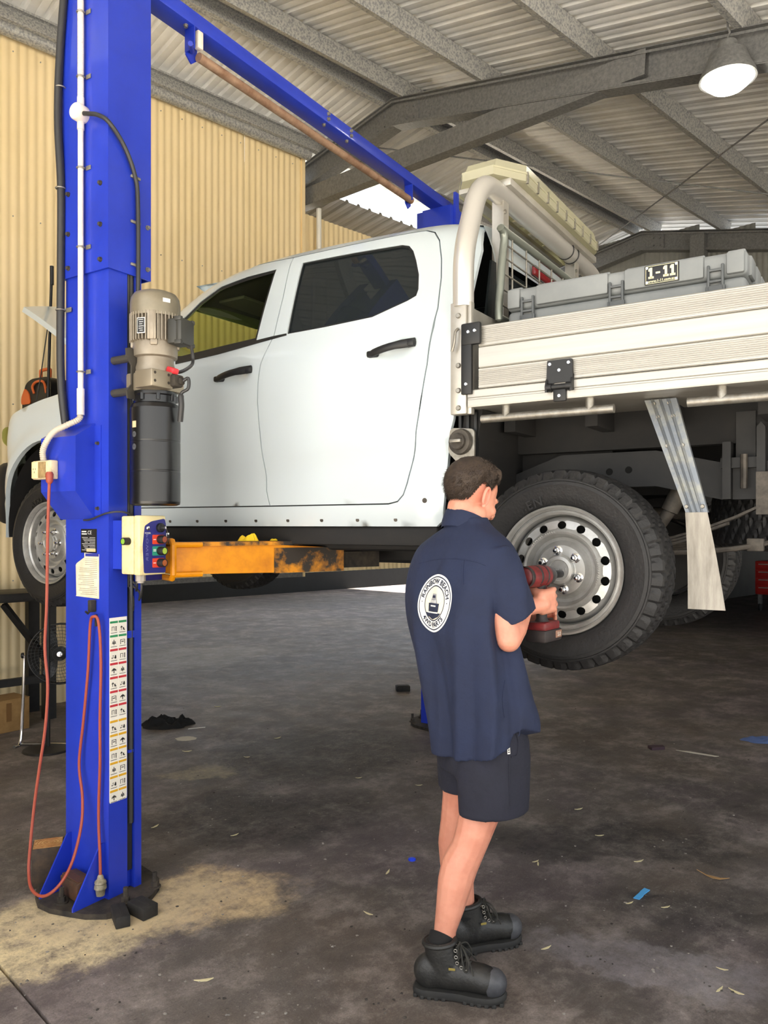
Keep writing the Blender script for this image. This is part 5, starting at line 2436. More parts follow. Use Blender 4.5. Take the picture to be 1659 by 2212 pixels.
M_skin = mat('skin', '#d2927a', .5, col2='#bf7a64', scale=10, lo=.4, hi=.75, sss=.12)
M_navy = mat('navy_workshirt', '#17223f', .85, col2='#131c35', scale=6, bump=.5, bscale=11)
M_short = mat('navy_shorts', '#191b2a', .85, col2='#141623', scale=7, bump=.45, bscale=14)
M_hair = mat('brown_hair', '#2a2019', .7, col2='#403226', scale=60)
M_boot = mat('black_boot_leather', '#1d1d1c', .5, col2='#2b2a27', scale=25, bump=.12, bscale=120)
M_sole = mat('boot_sole', '#1d1d1c', .7, col2='#2a2926', scale=20)
M_sock = mat('black_sock', '#121212', .95)

PO = Vector((.28, 2.75, 0))
person = thing('person', 'person in navy work shirt, shorts and black boots working at the rear wheel', 'person', PO, 0)


def remesh(mb, voxel, name, m, parent, smooth=4, dec=None, label=None):
    me = bpy.data.meshes.new('tmp')
    me.from_pydata([tuple(p) for p in mb.v], [], mb.f)
    o = bpy.data.objects.new('tmp', me)
    COL.objects.link(o)
    r = o.modifiers.new('r', 'REMESH')
    r.mode = 'VOXEL'
    r.voxel_size = voxel
    if smooth:
        s = o.modifiers.new('s', 'SMOOTH')
        s.factor = .5
        s.iterations = smooth
    if dec:
        d = o.modifiers.new('d', 'DECIMATE')
        d.ratio = dec
    bpy.context.view_layer.update()
    nm = bpy.data.meshes.new_from_object(o.evaluated_get(bpy.context.evaluated_depsgraph_get()))
    bpy.data.objects.remove(o)
    nm.name = name
    nm.materials.clear()
    nm.materials.append(m)
    nm.shade_smooth()
    q = bpy.data.objects.new(name, nm)
    COL.objects.link(q)
    q.parent = parent
    if label:
        q['label'] = label
    return q


def cap(mb, p0, r0, p1, r1, n=14):
    p0, p1 = Vector(p0), Vector(p1)
    mb.cyl(p0, p1, r0, r1, n=n)
    mb.ball(p0, r0, n, 8)
    mb.ball(p1, r1, n, 8)


def chain(mb, pts, n=14):
    for (a, ra), (b, rb) in zip(pts, pts[1:]):
        cap(mb, a, ra, b, rb, n)


def W(px, py, Y):
    return at(px, py, Y) - PO


# ---- joints
yaw = R_(45)
fwd = Vector((math.cos(yaw), math.sin(yaw), 0))
rgt = Vector((math.sin(yaw), -math.cos(yaw), 0))
up = Vector((0, 0, 1))
neck = W(1010, 1140, 2.79)
chest = W(985, 1260, 2.78)
belly = W(1010, 1430, 2.75)
pelvis = W(1035, 1570, 2.73)
rsh = W(1070, 1212, 2.67)
lsh = W(940, 1212, 2.89)
relb = W(1099, 1382, 2.58)
rwri = W(1134, 1312, 2.70)
lelb = W(960, 1380, 3.02)
lwri = W(1095, 1315, 2.92)
Hc = W(1168, 1294, 2.78)          # grip of the tool
gf = Vector((math.cos(R_(52)), math.sin(R_(52)), 0))
gr = Vector((gf.y, -gf.x, 0))
gu = (up + gf * -.12).normalized()

body = MB()
chain(body, [(neck - Vector((0, 0, .06)), .060), (chest, .10), (belly, .10), (pelvis, .11)])
chain(body, [(chest + up * .03, .075), (rsh, .044)])
chain(body, [(chest + up * .03, .075), (lsh, .044)])
chain(body, [(rsh, .046), (rsh.lerp(relb, .5), .048), (relb, .041)])
chain(body, [(relb, .041), (relb.lerp(rwri, .35), .042), (rwri, .028)])
chain(body, [(lsh, .046), (lelb, .040), (lwri, .028)])
# neck leaning forward to the head
hyaw, hpit = R_(33), R_(24)
HM = Matrix.Translation(W(1021, 1071, 2.80)) @ Matrix.Rotation(hyaw, 4, 'Z') @ Matrix.Rotation(hpit, 4, 'Y')


def hp(x, y, z):
    return HM @ Vector((x, y, z))


chain(body, [(neck - up * .05, .052), (neck + up * .01, .053), (hp(-.022, 0, -.06), .056)])
# skull and face
def hball(c, r, rot=None):
    M = HM.to_3x3().to_4x4()
    if rot is not None:
        M = M @ rot
    body.ball(hp(*c), r, 20, 14, M=M)


hball((-.012, 0, .028), (.098, .076, .090))
hball((.030, 0, -.025), (.066, .064, .080))
hball((.040, 0, -.080), (.046, .050, .036))
hball((.074, 0, -.104), (.018, .022, .016))
hball((.078, 0, .014), (.018, .050, .012))
for s in (-1, 1):
    hball((.062, s * .040, -.030), (.026, .020, .022))
    hball((.012, s * .056, -.062), (.030, .012, .030))
chain(body, [(hp(.092, 0, .004), .007), (hp(.112, 0, -.026), .0105), (hp(.108, 0, -.036), .011)], 10)
for s in (-1, 1):
    body.ball(hp(.102, s * .012, -.036), .008, 8, 6)
hball((.094, 0, -.062), (.010, .020, .006))
hball((.091, 0, -.073), (.010, .018, .006))
# legs
rleg = [(W(1062, 1640, 2.67), .085), (W(1040, 1740, 2.66), .072), (W(1024, 1795, 2.65), .062), (W(1012, 1830, 2.65), .058), (W(993, 1868, 2.65), .062), (W(983, 1905, 2.645), .059), (W(972, 1960, 2.64), .048), (W(962, 2005, 2.64), .038), (W(958, 2050, 2.64), .036)]
lleg = [(W(1005, 1640, 2.80), .085), (W(1000, 1720, 2.84), .074), (W(990, 1780, 2.86), .066), (W(984, 1820, 2.87), .064), (W(986, 1860, 2.88), .062), (W(992, 1910, 2.89), .054), (W(1000, 1960, 2.895), .044), (W(1004, 2000, 2.90), .038), (W(1004, 2020, 2.90), .036)]
chain(body, rleg)
chain(body, lleg)
chain(body, [(pelvis, .11), (W(1062, 1640, 2.67), .09)])
chain(body, [(pelvis, .11), (W(1005, 1640, 2.80), .09)])


# hands
def hand(c, f, r, u, wrist, side=1):
    """fist closed round a grip at c; f forward, r out of the back of the hand"""
    P = lambda a, b, d: c + (r * a + f * b + u * d) * 1.2
    chain = lambda mb_, pts, n=12: [cap(mb_, a, ra * (1.14 if ra > .0125 else .97), b, rb * (1.14 if ra > .0125 else .97), n) for (a, ra), (b, rb) in zip(pts, pts[1:])]
    chain(body, [(wrist, .027), (P(.022, -.035, -.012), .026)], 12)
    for d in (-.022, -.004, .014, .026):
        chain(body, [(P(.022, -.036, d * .8 - .008), .019), (P(.033, .006, d - .004), .0135)], 12)
    body.ball(P(.018, -.028, .0), (.024, .03, .04), 12, 10)
    for i, d in enumerate((.028, .008, -.012, -.031)):
        s = (1.0, 1.05, 1.0, .85)[i]
        chain(body, [(P(.034, .008, d), .0108), (P(.025, .008 + .034 * s, d), .0096), (P(-.008, .010 + .038 * s, d - .001), .0088), (P(-.024, .016, d - .002), .0078)], 10)
    chain(body, [(P(.010, -.035, .018), .015), (P(-.022, -.018, .034), .0115), (P(-.027, .014, .036), .0095)], 10)


hand(Hc, gf, gr, gu, rwri)
Lc = Hc + gf * .10 - up * .075 - gr * .03
hand(Lc, (up * .3 + gf).normalized(), -gr, gf.cross(-gr).normalized() if False else up, lwri)
body_o = remesh(body, .0042, 'body', M_skin, person, 4)
# ears, eyes, brows, stubble
for s in (-1, 1):
    e = MB()
    M = HM @ Matrix.Translation((-.008, s * .076, -.012)) @ Matrix.Rotation(s * R_(-24), 4, 'Z') @ Matrix.Rotation(R_(-8), 4, 'Y')
    pts = []
    for k in range(22):
        t = k / 21
        a = R_(250) - t * R_(300)
        rx, rz = .018, .031
        pts.append(M @ Vector((rx * math.cos(a) - .002, s * .010, rz * math.sin(a) + .002)))
    e.tube(pts, [.0045 + .002 * math.sin(k / 21 * math.pi) for k in range(22)], n=8)
    e.ball(M @ Vector((0, s * .004, 0)), (.015, .005, .026), 14, 10, M=M.to_3x3().to_4x4())
    e.ball(M @ Vector((.004, s * .006, -.028)), (.008, .005, .009), 10, 8)
    e.ball(M @ Vector((.012, s * .006, -.004)), (.005, .005, .008), 8, 6)
    remesh(e, .0022, 'ear', mat('ear_skin', '#e08d78', .5, sss=.3), person, 3)
    e = MB()
    e.ball(hp(.071, s * .031, -.004), .0115, 14, 10)
    ey = e.build('eye', mat('eye_white', '#e8e4de', .2), person)
    e = MB()
    e.ball(hp(.0785, s * .031, -.005), .0055, 10, 8)
    e.build('iris', mat('eye_dark', '#2d2118', .2), ey)
    e = MB()
    e.tube([hp(.090, s * .014, .015), hp(.090, s * .03, .021), hp(.078, s * .048, .015)], .0035, n=6)
    e.build('eyebrow', M_hair, person)
# hair: cap following the skull plus short strands
hair = MB()


def hair_r(az, el):
    """cut line: lowest elevation that carries hair at azimuth az (0 = face)"""
    a = abs(math.degrees(az))
    return lerp_tab([(0, 44), (35, 36), (62, 16), (74, -2), (80, -12), (88, -8), (96, 8), (106, 4), (116, -22), (126, -42), (150, -52), (180, -54)], a)


nA, nE = 72, 26
rows = []
C0 = Vector((-.012, 0, .028))


def skull(az, el, off):
    d = Vector((math.cos(el) * math.cos(az), math.cos(el) * math.sin(az), math.sin(el)))
    q = 1 / math.sqrt((d.x / .098) ** 2 + (d.y / .076) ** 2 + (d.z / .090) ** 2)
    if el < -.2 and d.x < 0:          # down the nape
        q = max(q, .078)
    return C0 + d * (q + off)


for i in range(nE + 1):
    row = []
    for k in range(nA):
        az = -math.pi + 2 * math.pi * k / nA
        lo = math.radians(hair_r(az, 0))
        t = i / nE
        el = lo + (math.pi / 2 - lo) * t
        th = .004 + .014 * min(1, t * 3.0)
        if abs(az) < 1.0:
            th += .012 * math.exp(-((t - .25) / .25) ** 2)
        th += .004 * mnoise.noise(Vector((az * 5, el * 7, 1)))
        row.append(HM @ skull(az, el, th))
    rows.append(row)
hair.loft(rows, False, True)
hair_o = hair.build('hair', M_hair, person, ang=0)
for p in hair_o.data.polygons:
    p.use_smooth = True
st = MB()
rnd = random.Random(11)
for _ in range(9000):
    az = rnd.uniform(-math.pi, math.pi)
    lo = math.radians(hair_r(az, 0)) - .05
    el = lo + (math.pi / 2 - lo) * rnd.random() ** 1.15
    t = (el - lo) / (math.pi / 2 - lo)
    p0 = skull(az, el, .002 + .009 * min(1, t * 3))
    L = .010 + .012 * min(1, t * 3)
    d = (p0 - C0).normalized()
    down = Vector((-.15, 0, -1)) if abs(az) > 1 else Vector((.7, 0, -.3))
    dd = (d * .55 + down * .7 + Vector((rnd.uniform(-.3, .3), rnd.uniform(-.3, .3), rnd.uniform(-.3, .3)))).normalized()
    sd = d.cross(dd).normalized() * .0011
    o = len(st.v)
    st.v += [HM @ (p0 - sd), HM @ (p0 + sd), HM @ (p0 + dd * L)]
    st.f.append([o, o + 1, o + 2])
so = st.build('hair_strands', M_hair, hair_o, ang=0, kind='stuff')
# short beard along the jaw
bd = MB()
for _ in range(1800):
    az = rnd.uniform(-1.1, 1.1)
    el = rnd.uniform(-1.25, -.72)
    d = Vector((math.cos(el) * math.cos(az), math.cos(el) * math.sin(az) * .8, math.sin(el)))
    p0 = Vector((.035, 0, -.045)) + d * .062
    if p0.x < .055:
        continue
    dd = (d + Vector((rnd.uniform(-.4, .4), rnd.uniform(-.4, .4), -.6))).normalized()
    sd = d.cross(dd).normalized() * .0008
    o = len(bd.v)
    bd.v += [HM @ (p0 - sd), HM @ (p0 + sd), HM @ (p0 + dd * .012)]
    bd.f.append([o, o + 1, o + 2])
bd.build('beard', M_hair, person, ang=0, kind='stuff')

# ---- shirt
def ring(c, a, b, yw, n=128, tilt=None, fold=None):
    f = Vector((math.cos(yw), math.sin(yw), 0))
    l = Vector((-math.sin(yw), math.cos(yw), 0))
    out = []
    for k in range(n):
        t = 2 * math.pi * k / n
        ct, st_ = math.cos(t), math.sin(t)
        e = 2.35
        rr = (abs(ct) ** e + abs(st_) ** e) ** (-1 / e)
        p = c + l * (a * rr * ct) + f * (b * rr * st_)
        if fold:
            p += fold(t, p)
        out.append(p)
    return out


rows = []
# photo rows: y, left edge, right edge, half width a, half depth b, yaw
tab = [(1118, 984, 1048, .062, .062, 40), (1132, 974, 1056, .075, .072, 42), (1146, 955, 1068, .110, .085, 44), (1162, 936, 1082, .155, .098, 45), (1182, 914, 1096, .195, .112, 45), (1210, 900, 1100, .212, .124, 45), (1250, 889, 1098, .216, .135, 45), (1300, 884, 1094, .216, .142, 44),
       (1350, 885, 1098, .215, .146, 42), (1400, 893, 1112, .215, .148, 40), (1450, 905, 1124, .213, .150, 38), (1500, 917, 1134, .212, .152, 36), (1540, 926, 1141, .210, .152, 34), (1575, 934, 1144, .208, .150, 32), (1605, 940, 1143, .206, .148, 30)]
fine = []
for i in range(len(tab) - 1):
    for k in range(4):
        t = k / 4
        fine.append([smooth_tab([(j, r[q]) for j, r in enumerate(tab)], i + t) for q in range(6)])
fine.append(list(tab[-1]))
for (py, l, r, a, b, yw) in fine:
    Y = 2.77 - .05 * max(0, (py - 1200) / 400)
    c = W((l + r) / 2, py, Y)
    yr = R_(yw)
    # match the seen half width
    psi = yr - math.pi / 2
    want = (r - l) / 2 * Y / FPX
    have = math.sqrt((a * math.sin(yr)) ** 2 + (b * math.cos(yr)) ** 2)
    s = want / have
    a2, b2 = a * (.5 + .5 * s), b * (.5 + .5 * s)
    tt = max(0, (py - 1180) / 420)

    def fold(t, p, tt=tt, py=py, yr=yr):
        n_ = mnoise.noise(Vector((math.cos(t) * 2.3, math.sin(t) * 2.3, py * .0042)))
        n2 = math.sin(t * 5 + py * .004 + 1.2) * .5 + math.sin(t * 9 - py * .006) * .35
        d = (p - c)
        d.z = 0
        d = d.normalized()
        rid = 0
        for t0, t1, am, wd in ((4.05, 4.45, .020, .11), (3.55, 3.80, .022, .12), (3.15, 3.35, -.016, .10), (4.75, 4.62, -.012, .08), (5.15, 4.95, .014, .12), (3.80, 4.15, -.014, .09), (4.60, 4.80, .012, .09)):
            tc_ = t0 + (t1 - t0) * min(1, tt)
            rid += .8 * am * math.exp(-((t - tc_) / wd) ** 2) * min(1, tt * 2.0)
        drop = 0
        if py > 1500:                      # curved shirt tail: long at the back, short at the sides
            w = (py - 1500) / 105
            back = max(0, -math.sin(t))
            drop = -w * (-.02 + .065 * (1 - back) * -1 + .0) if False else w * (.05 * (1 - abs(math.sin(t))) + (.045 if math.sin(t) > 0 else -.03 * abs(math.sin(t))))
        return d * (rid + .022 * n_ * min(1, tt * 2.2) + .010 * n2 * min(1, tt * 1.6)) + Vector((0, 0, drop))
    rows.append(ring(c, a2, b2, yr, fold=fold))
sh = MB()
sh.loft(rows, True, True)
# sleeves
def sleeve(c0, c1, c2, r0, r1, r2, n0, n1):
    rows = []
    m = 14
    for i in range(m + 1):
        t = i / m
        c = c0 * (1 - t) ** 2 + c1 * 2 * t * (1 - t) + c2 * t * t
        r = (r0[0] * (1 - t) + r2[0] * t, r0[1] * (1 - t) + r2[1] * t)
        a = (n0 * (1 - t) + n1 * t).normalized()
        u, w, a = frame_to(a)
        rr = []
        for k in range(40):
            q = 2 * math.pi * k / 40
            f = 1 + .07 * math.sin(q * 3 + t * 4) * t + .04 * math.sin(q * 5 - t * 6)
            rr.append(c + u * (r[0] * f * math.cos(q)) + w * (r[1] * f * math.sin(q)))
        rows.append(rr)
    mb = MB()
    mb.loft(rows, True, True)
    return mb


cuff = W(1112, 1336, 2.62)
sd = (cuff - rsh).normalized()
q = sleeve(W(1058, 1200, 2.69), W(1084, 1240, 2.64), cuff, (.090, .085), (.08, .07), (.070, .072), Vector((.35, -.3, -1)), Vector((.42, .10, -.90)))
sh.add(q.v, q.f)
cufl = lsh.lerp(lelb, .85)
q = sleeve(W(948, 1204, 2.87), lsh, cufl, (.085, .08), (.08, .07), (.066, .066), Vector((-.3, .3, -1)), (lelb - lsh).normalized())
sh.add(q.v, q.f)
shirt = remesh(sh, .0055, 'shirt', M_navy, person, 2, label='navy short-sleeved work shirt')
# collar
mb = MB()
rows = []
for z, g in ((-.04, 1.12), (-.012, 1.10), (.008, 1.05), (.028, 1.0), (.030, 1.03), (.012, 1.12), (-.006, 1.2), (-.03, 1.22)):
    rr = []
    for k in range(40):
        t = 2 * math.pi * k / 40
        f = Vector((math.cos(R_(40)), math.sin(R_(40)), 0))
        l = Vector((-f.y, f.x, 0))
        c = W(1009, 1137, 2.795)
        rr.append(c + l * (.074 * g * math.cos(t)) + f * (.076 * g * math.sin(t)) + Vector((0, 0, z + .006 - .034 * (math.sin(t) + 0.2))))
    rows.append(rr)
mb.loft(rows, False, False)
mb.build('shirt_collar', M_navy, shirt, ang=80)

# ---- shorts
so_ = MB()
rr = []
for py, l, r, a, b, yw, Y in ((1490, 928, 1120, .185, .125, 30, 2.73), (1560, 938, 1130, .188, .135, 28, 2.73), (1620, 945, 1137, .188, .140, 26, 2.73), (1660, 947, 1137, .186, .138, 24, 2.73)):
    rr.append(ring(W((l + r) / 2, py, Y), a, b, R_(yw), 32))
so_.loft(rr)
rr = []
for py, l, r, Y in ((1600, 985, 1137, 2.66), (1660, 985, 1139, 2.655), (1710, 988, 1138, 2.65), (1751, 990, 1136, 2.65)):
    w = (r - l) / 2 * Y / FPX
    rr.append(ring(W((l + r) / 2, py, Y), w * .92, w * 1.02, R_(10), 32, fold=lambda t, p: Vector((.006 * math.sin(4 * t), .006 * math.cos(3 * t), .006 * math.sin(t))) ))
so_.loft(rr)
rr = []
for py, l, r, Y in ((1600, 942, 1075, 2.79), (1650, 945, 1075, 2.805), (1700, 948, 1075, 2.82)):
    w = (r - l) / 2 * Y / FPX
    rr.append(ring(W((l + r) / 2, py, Y), w * .95, w * 1.0, R_(10), 32))
so_.loft(rr)
shorts = remesh(so_, .007, 'shorts', M_short, person, 3, label='dark navy work shorts')
bvs = BVHTree.FromPolygons([v.co for v in shorts.data.vertices], [list(p.vertices) for p in shorts.data.polygons])


def on_body(bv, px, py, lift=.002):
    o = Vector((0, 0, HCAM)) - PO
    d = (at(px, py, 2.7) - Vector((0, 0, HCAM))).normalized()
    h, n, i, dist = bv.ray_cast(o, d)
    if h is None:
        return None, None
    return h + n * lift, n


def stitched(bv, pix, r, name, m, parent):
    pts = [on_body(bv, *p, .001)[0] for p in pix]
    pts = [p for p in pts if p is not None]
    if len(pts) > 2:
        MB().tube(smoothpath(pts, 3), r, n=6).build(name, m, parent)


stitched(bvs, [(1102, 1575), (1100, 1620), (1100, 1680), (1102, 1740)], .0022, 'side_seam', M_short, shorts)
stitched(bvs, [(1110, 1572), (1119, 1600), (1117, 1630), (1104, 1635)], .003, 'pocket_edge', M_short, shorts)
stitched(bvs, [(1055, 1602), (1075, 1606), (1094, 1610)], .004, 'pocket_binding', mat('blue_binding', '#2c3572', .8), shorts)
p, n = on_body(bvs, 1098, 1620, .002)
if p is not None:
    u, w, a = frame_to(n)
    M = basis(p, u, w, a)
    MB().box((0, 0, 0), (.010, .026, .002), M=M).build('pocket_tag', M_dec, shorts)
    q = MB()
    for k in (-1, 0, 1):
        q.box((0, k * .007, .0012), (.006, .004, .0008), M=M)
    q.build('tag_print', M_ink, shorts, ang=0, kind='stuff')

# shirt seams and the printed emblem
bvt = BVHTree.FromPolygons([v.co for v in shirt.data.vertices], [list(p.vertices) for p in shirt.data.polygons])
stitched(bvt, [(905, 1218), (940, 1209), (980, 1207), (1020, 1212), (1050, 1222)], .0016, 'yoke_seam', M_navy, shirt)
stitched(bvt, [(1002, 1210), (1000, 1235), (1001, 1262)], .0022, 'back_pleat', M_navy, shirt)
stitched(bvt, [(1090, 1470), (1085, 1510), (1090, 1550)], .0018, 'side_seam', M_navy, shirt)
C, Nn = on_body(bvt, 938, 1303, 0)
Nn = (Nn + Vector((0, 0, -Nn.z * .8))).normalized()
U = up.cross(Nn).normalized()
V = Nn.cross(U)


def drape(u, v, lift):
    u, v = u * .70, v * .95
    o = C + U * u + V * v + Nn * .12
    h, n, i, d = bvt.ray_cast(o, -Nn)
    if h is None:
        h = C + U * u + V * v
    return h + Nn * lift


def annulus(r0, r1, m, lift, name, parent, n=64, k=5):
    mb = MB()
    rows = []
    for i in range(k + 1):
        r = r0 + (r1 - r0) * i / k
        rows.append([drape(r * math.cos(2 * math.pi * j / n), r * math.sin(2 * math.pi * j / n), lift) for j in range(n)])
    mb.loft(rows, False, False)
    return mb.build(name, m, parent, ang=60)


M_pw = mat('print_white_cloth', '#e4e3dd', .8)
M_pc = mat('print_cream_cloth', '#d9d2c0', .8)
M_pn = mat('print_navy_cloth', '#1a2138', .8)
emb = annulus(.096, .103, M_pw, .0022, 'shirt_emblem', person)
emb['label'] = 'round white printed emblem on the shirt back'
annulus(.064, .092, M_pw, .0022, 'emblem_band', emb)
annulus(.001, .060, M_pc, .0020, 'emblem_centre', emb, k=8)


def arc_text(s, size, rad, mid, inward):
    vs, fs = text_geo(s, size, 0, .0008, spacing=1.02)
    out = []
    for q in vs:
        if not inward:
            a = mid - q.x / rad
            r = rad + q.y
        else:
            a = mid + q.x / rad
            r = rad - q.y
        out.append(drape(r * math.cos(a), r * math.sin(a), .0034))
    return out, fs


MB().add(*arc_text('RAINBOW BEACH', .0255, .078, R_(90), False)).build('emblem_lettering', M_pn, emb, ang=0)
MB().add(*arc_text('4WD PARTS', .0255, .078, R_(-90), True)).build('emblem_lettering', M_pn, emb, ang=0)
for a in (R_(178), R_(2)):
    mb = MB()
    mb.add([drape(.078 * math.cos(a) + dx, .078 * math.sin(a) + dy, .0034) for dx, dy in ((-.002, -.002), (.002, -.002), (.002, .002), (-.002, .002))], [(0, 1, 2, 3)])
    mb.build('emblem_dot', M_pn, emb, ang=0)


def flat(poly, m, name, lift=.0036):
    q = densify(poly, .008)
    mb = panel([tuple(p) for p in poly], [], lambda u, v: drape(u, v, lift), .008)
    return mb.build(name, m, emb, ang=60)


flat([(-.05, -.034), (.05, -.034), (.036, -.047), (.0, -.058), (-.036, -.047)], M_pn, 'emblem_ground')
flat([(-.034, -.03), (.034, -.03), (.036, .0), (-.036, .0)], M_pn, 'emblem_bumper')
flat([(-.026, .0), (.026, .0), (.020, .016), (-.020, .016)], mat('print_grey_cloth', '#8f9196', .8), 'emblem_bonnet')
flat([(-.018, .017), (.018, .017), (.014, .034), (-.014, .034)], mat('print_grey_cloth', '#8f9196', .8), 'emblem_cab', .0034)
flat([(-.012, .019), (.012, .019), (.010, .028), (-.010, .028)], M_pn, 'emblem_screen', .0044)
for k in range(5):
    x = -.016 + k * .008
    flat([(x - .002, .002), (x + .002, .002), (x + .002, .011), (x - .002, .011)], M_pw, 'emblem_grille', .0046)
flat([(-.02, -.012), (.02, -.012), (.02, -.007), (-.02, -.007)], M_pw, 'emblem_bar', .0046)
flat([(-.034, -.035), (.034, -.035), (.034, -.031), (-.034, -.031)], M_pw, 'emblem_line', .0046)
for s in (-1, 1):
    flat([(s * .034, .004), (s * .046, .012), (s * .046, .007), (s * .036, .0)][::s], M_pw, 'emblem_mirror', .0046)


# ---- boots and socks
def boot(toe, heel, name, lab, ank):
    toe, heel = Vector(toe), Vector(heel)
    d = (toe - heel)
    d.z = 0
    L = d.length
    d.normalize()
    M = basis((heel.x - PO.x, heel.y - PO.y, 0), d, Vector((-d.y, d.x, 0)), (0, 0, 1))
    s = L / .31
    ax = M.inverted() @ ank
    # upper
    b = MB()
    def el(c, r):
        b.ball(c, r, 18, 12)
    el((.058, 0, .075), (.058, .041, .06))
    el((.235, 0, .066), (.070, .048, .042))
    el((.262, 0, .060), (.046, .045, .042))
    for k in range(8):
        t = k / 7
        el((.075 + .15 * t, 0, .078 - .008 * t), (.05, .040 + .006 * t, .058 - .014 * t))
    for k in range(7):
        t = k / 6
        el((.075 + .012 * t + .03 * (1 - t), 0, .09 + .075 * t), (.058 - .006 * t, .042 + .002 * t, .035))
    up_ = MB().add(b.v, b.f, M)
    cut = [v for v in up_.v]
    for v in cut:
        v.z = min(max(v.z, .024), .180)
    o = remesh(up_, .005, name, M_boot, person, 4, label=lab)
    # sole
    foot = [(.0, .0), (.004, .03), (.03, .043), (.09, .042), (.15, .040), (.21, .050), (.265, .049), (.30, .03), (.312, 0), (.30, -.03), (.265, -.049), (.21, -.050), (.15, -.040), (.09, -.042), (.03, -.043), (.004, -.03)]
    foot = rounded(foot, .02, 3)
    q = MB()
    ringz = [(.006, .97), (.010, 1.0), (.022, 1.01), (.030, .975)]
    c0 = Vector((.155, 0))
    q.loft([[(c0.x + (x - c0.x) * g, y * g, z + (.006 * max(0, (x - .24) / .07) ** 2)) for x, y in foot] for z, g in ringz])
    MB().add(q.v, q.f, M).build('boot_sole', M_sole, o)
    q = MB()
    for k in range(13):
        x = .012 + k * .0235
        if .125 < x < .155:
            continue
        for sy in (-1, 1):
            hw = lerp_tab([(0, .03), (.03, .043), (.15, .04), (.21, .05), (.265, .049), (.3, .03)], x)
            q.rbox((x, sy * (hw - .010), .006), (.014, .022, .012), .002, 1)
    MB().add(q.v, q.f, M).build('tread_lug', M_sole, o, kind='stuff')
    # toe bumper
    q = MB()
    q.ball((.262, 0, .060), (.049, .0475, .0455), 20, 14)
    q.v = [Vector((max(v.x, .245 + .02 * (1 - min(1, abs(v.y) / .045))), v.y, max(v.z, .03))) for v in q.v]
    MB().add(q.v, q.f, M).build('toe_cap', mat('scuffed_toe_rubber', '#35363a', .55, col2='#4a4b4e', scale=30), o)
    # padded collar, tongue, laces, eyelets
    q = MB()
    q.tube([(.088 + .051 * math.cos(t), .043 * math.sin(t), .176 + .006 * math.cos(t)) for t in [2 * math.pi * k / 24 for k in range(24)]], .009, n=8, closed=True)
    MB().add(q.v, q.f, M).build('boot_collar', M_boot, o)
    q = MB()
    lz_ = [(.150, .172), (.152, .152), (.156, .134), (.170, .122), (.186, .112)]
    for i, (x, z) in enumerate(lz_):
        w = .020 + .002 * i
        x2, z2 = lz_[min(i + 1, 4)]
        q.tube([(x - .004, -w, z - .004), (x + .006, 0, z + .006), (x2 - .004, w, z2 - .004)], .0028, n=6)
        q.tube([(x - .004, w, z - .004), (x + .006, 0, z + .008), (x2 - .004, -w, z2 - .004)], .0028, n=6)
    for sy in (-1, 1):
        q.tube(smoothpath([(.156, 0, .174), (.175, sy * .03, .165), (.19, sy * .045, .13), (.178, sy * .040, .105), (.165, sy * .02, .14), (.158, 0, .172)], 5), .0027, n=6)
        q.tube(smoothpath([(.158, 0, .172), (.185, sy * .02, .14), (.205, sy * .048, .10)], 5), .0027, n=6)
    MB().add(q.v, q.f, M).build('boot_laces', mat('dark_lace', '#2c2b26', .8), o)
    q = MB()
    for i, (x, z) in enumerate(lz_):
        for sy in (-1, 1):
            q.tube([(x - .006 + .005 * math.cos(t), sy * (.024 + .002 * i), z - .010 + .005 * math.sin(t)) for t in [2 * math.pi * k / 10 for k in range(10)]], .0014, n=5, closed=True)
    MB().add(q.v, q.f, M).build('eyelet', M_galvt, o, kind='stuff')
    q = MB()
    q.rbox((.135, -.046, .112), (.022, .002, .008), .0008, 1)
    MB().add(q.v, q.f, M).build('boot_tab', mat('boot_tab_yellow', '#8a7a3a', .6), o)
    # sock
    q = MB()
    q.cyl(M @ Vector((.085, 0, .15)), ank, .044, .046, n=24)
    q.build('sock', M_sock, person)


boot(fl(1100, 2166), fl(893, 2140), 'boot', 'near black lace-up boot', W(957, 2022, 2.64))
boot(fl(1088, 2038), fl(960, 2062), 'boot', 'far black lace-up boot', W(1003, 1995, 2.90))

# ------------------------------------------------------------------ cordless impact wrench
gw = Hc + PO
tool = thing('impact_wrench', 'red and black cordless impact wrench in the hand at the wheel', 'power tool', gw, math.atan2(gf.y, gf.x))
M_tr = mat('worn_red_plastic', '#7d2326', .45, col2='#4a2020', scale=25)
M_tb = mat('black_tool_rubber', '#1d1a1b', .6, col2='#332b2a', scale=25)
tl = lambda z: -.12 * z      # lean of the grip
mb = MB()
rr = []
for x, r, zc in ((-.125, .022, .084), (-.12, .030, .084), (-.10, .036, .082), (-.04, .037, .082), (.01, .036, .082), (.03, .034, .082)):
    rr.append([(x, r * math.cos(t), zc + r * 1.06 * math.sin(t)) for t in [2 * math.pi * k / 20 for k in range(20)]])
mb.loft(rr)
mb.build('motor_housing', M_tr, tool)
mb = MB()
for x0, x1, r in ((-.128, -.106, .0375), (-.06, -.045, .0385), (-.01, .002, .0382)):
    mb.lathe([(r * .96, 0), (r, .003), (r, x1 - x0 - .003), (r * .96, x1 - x0)], origin=(x0, 0, .083), axis=(1, 0, 0), n=22)
mb.build('housing_band', M_tb, tool)
mb = MB()
mb.lathe([(.034, 0), (.033, .03), (.026, .048), (.016, .052), (.016, .062), (.010, .063)], origin=(.03, 0, .082), axis=(1, 0, 0), n=22)
mb.build('hammer_case', mat('dark_tool_metal', '#3b3b3d', .35, .7), tool)
mb = MB()
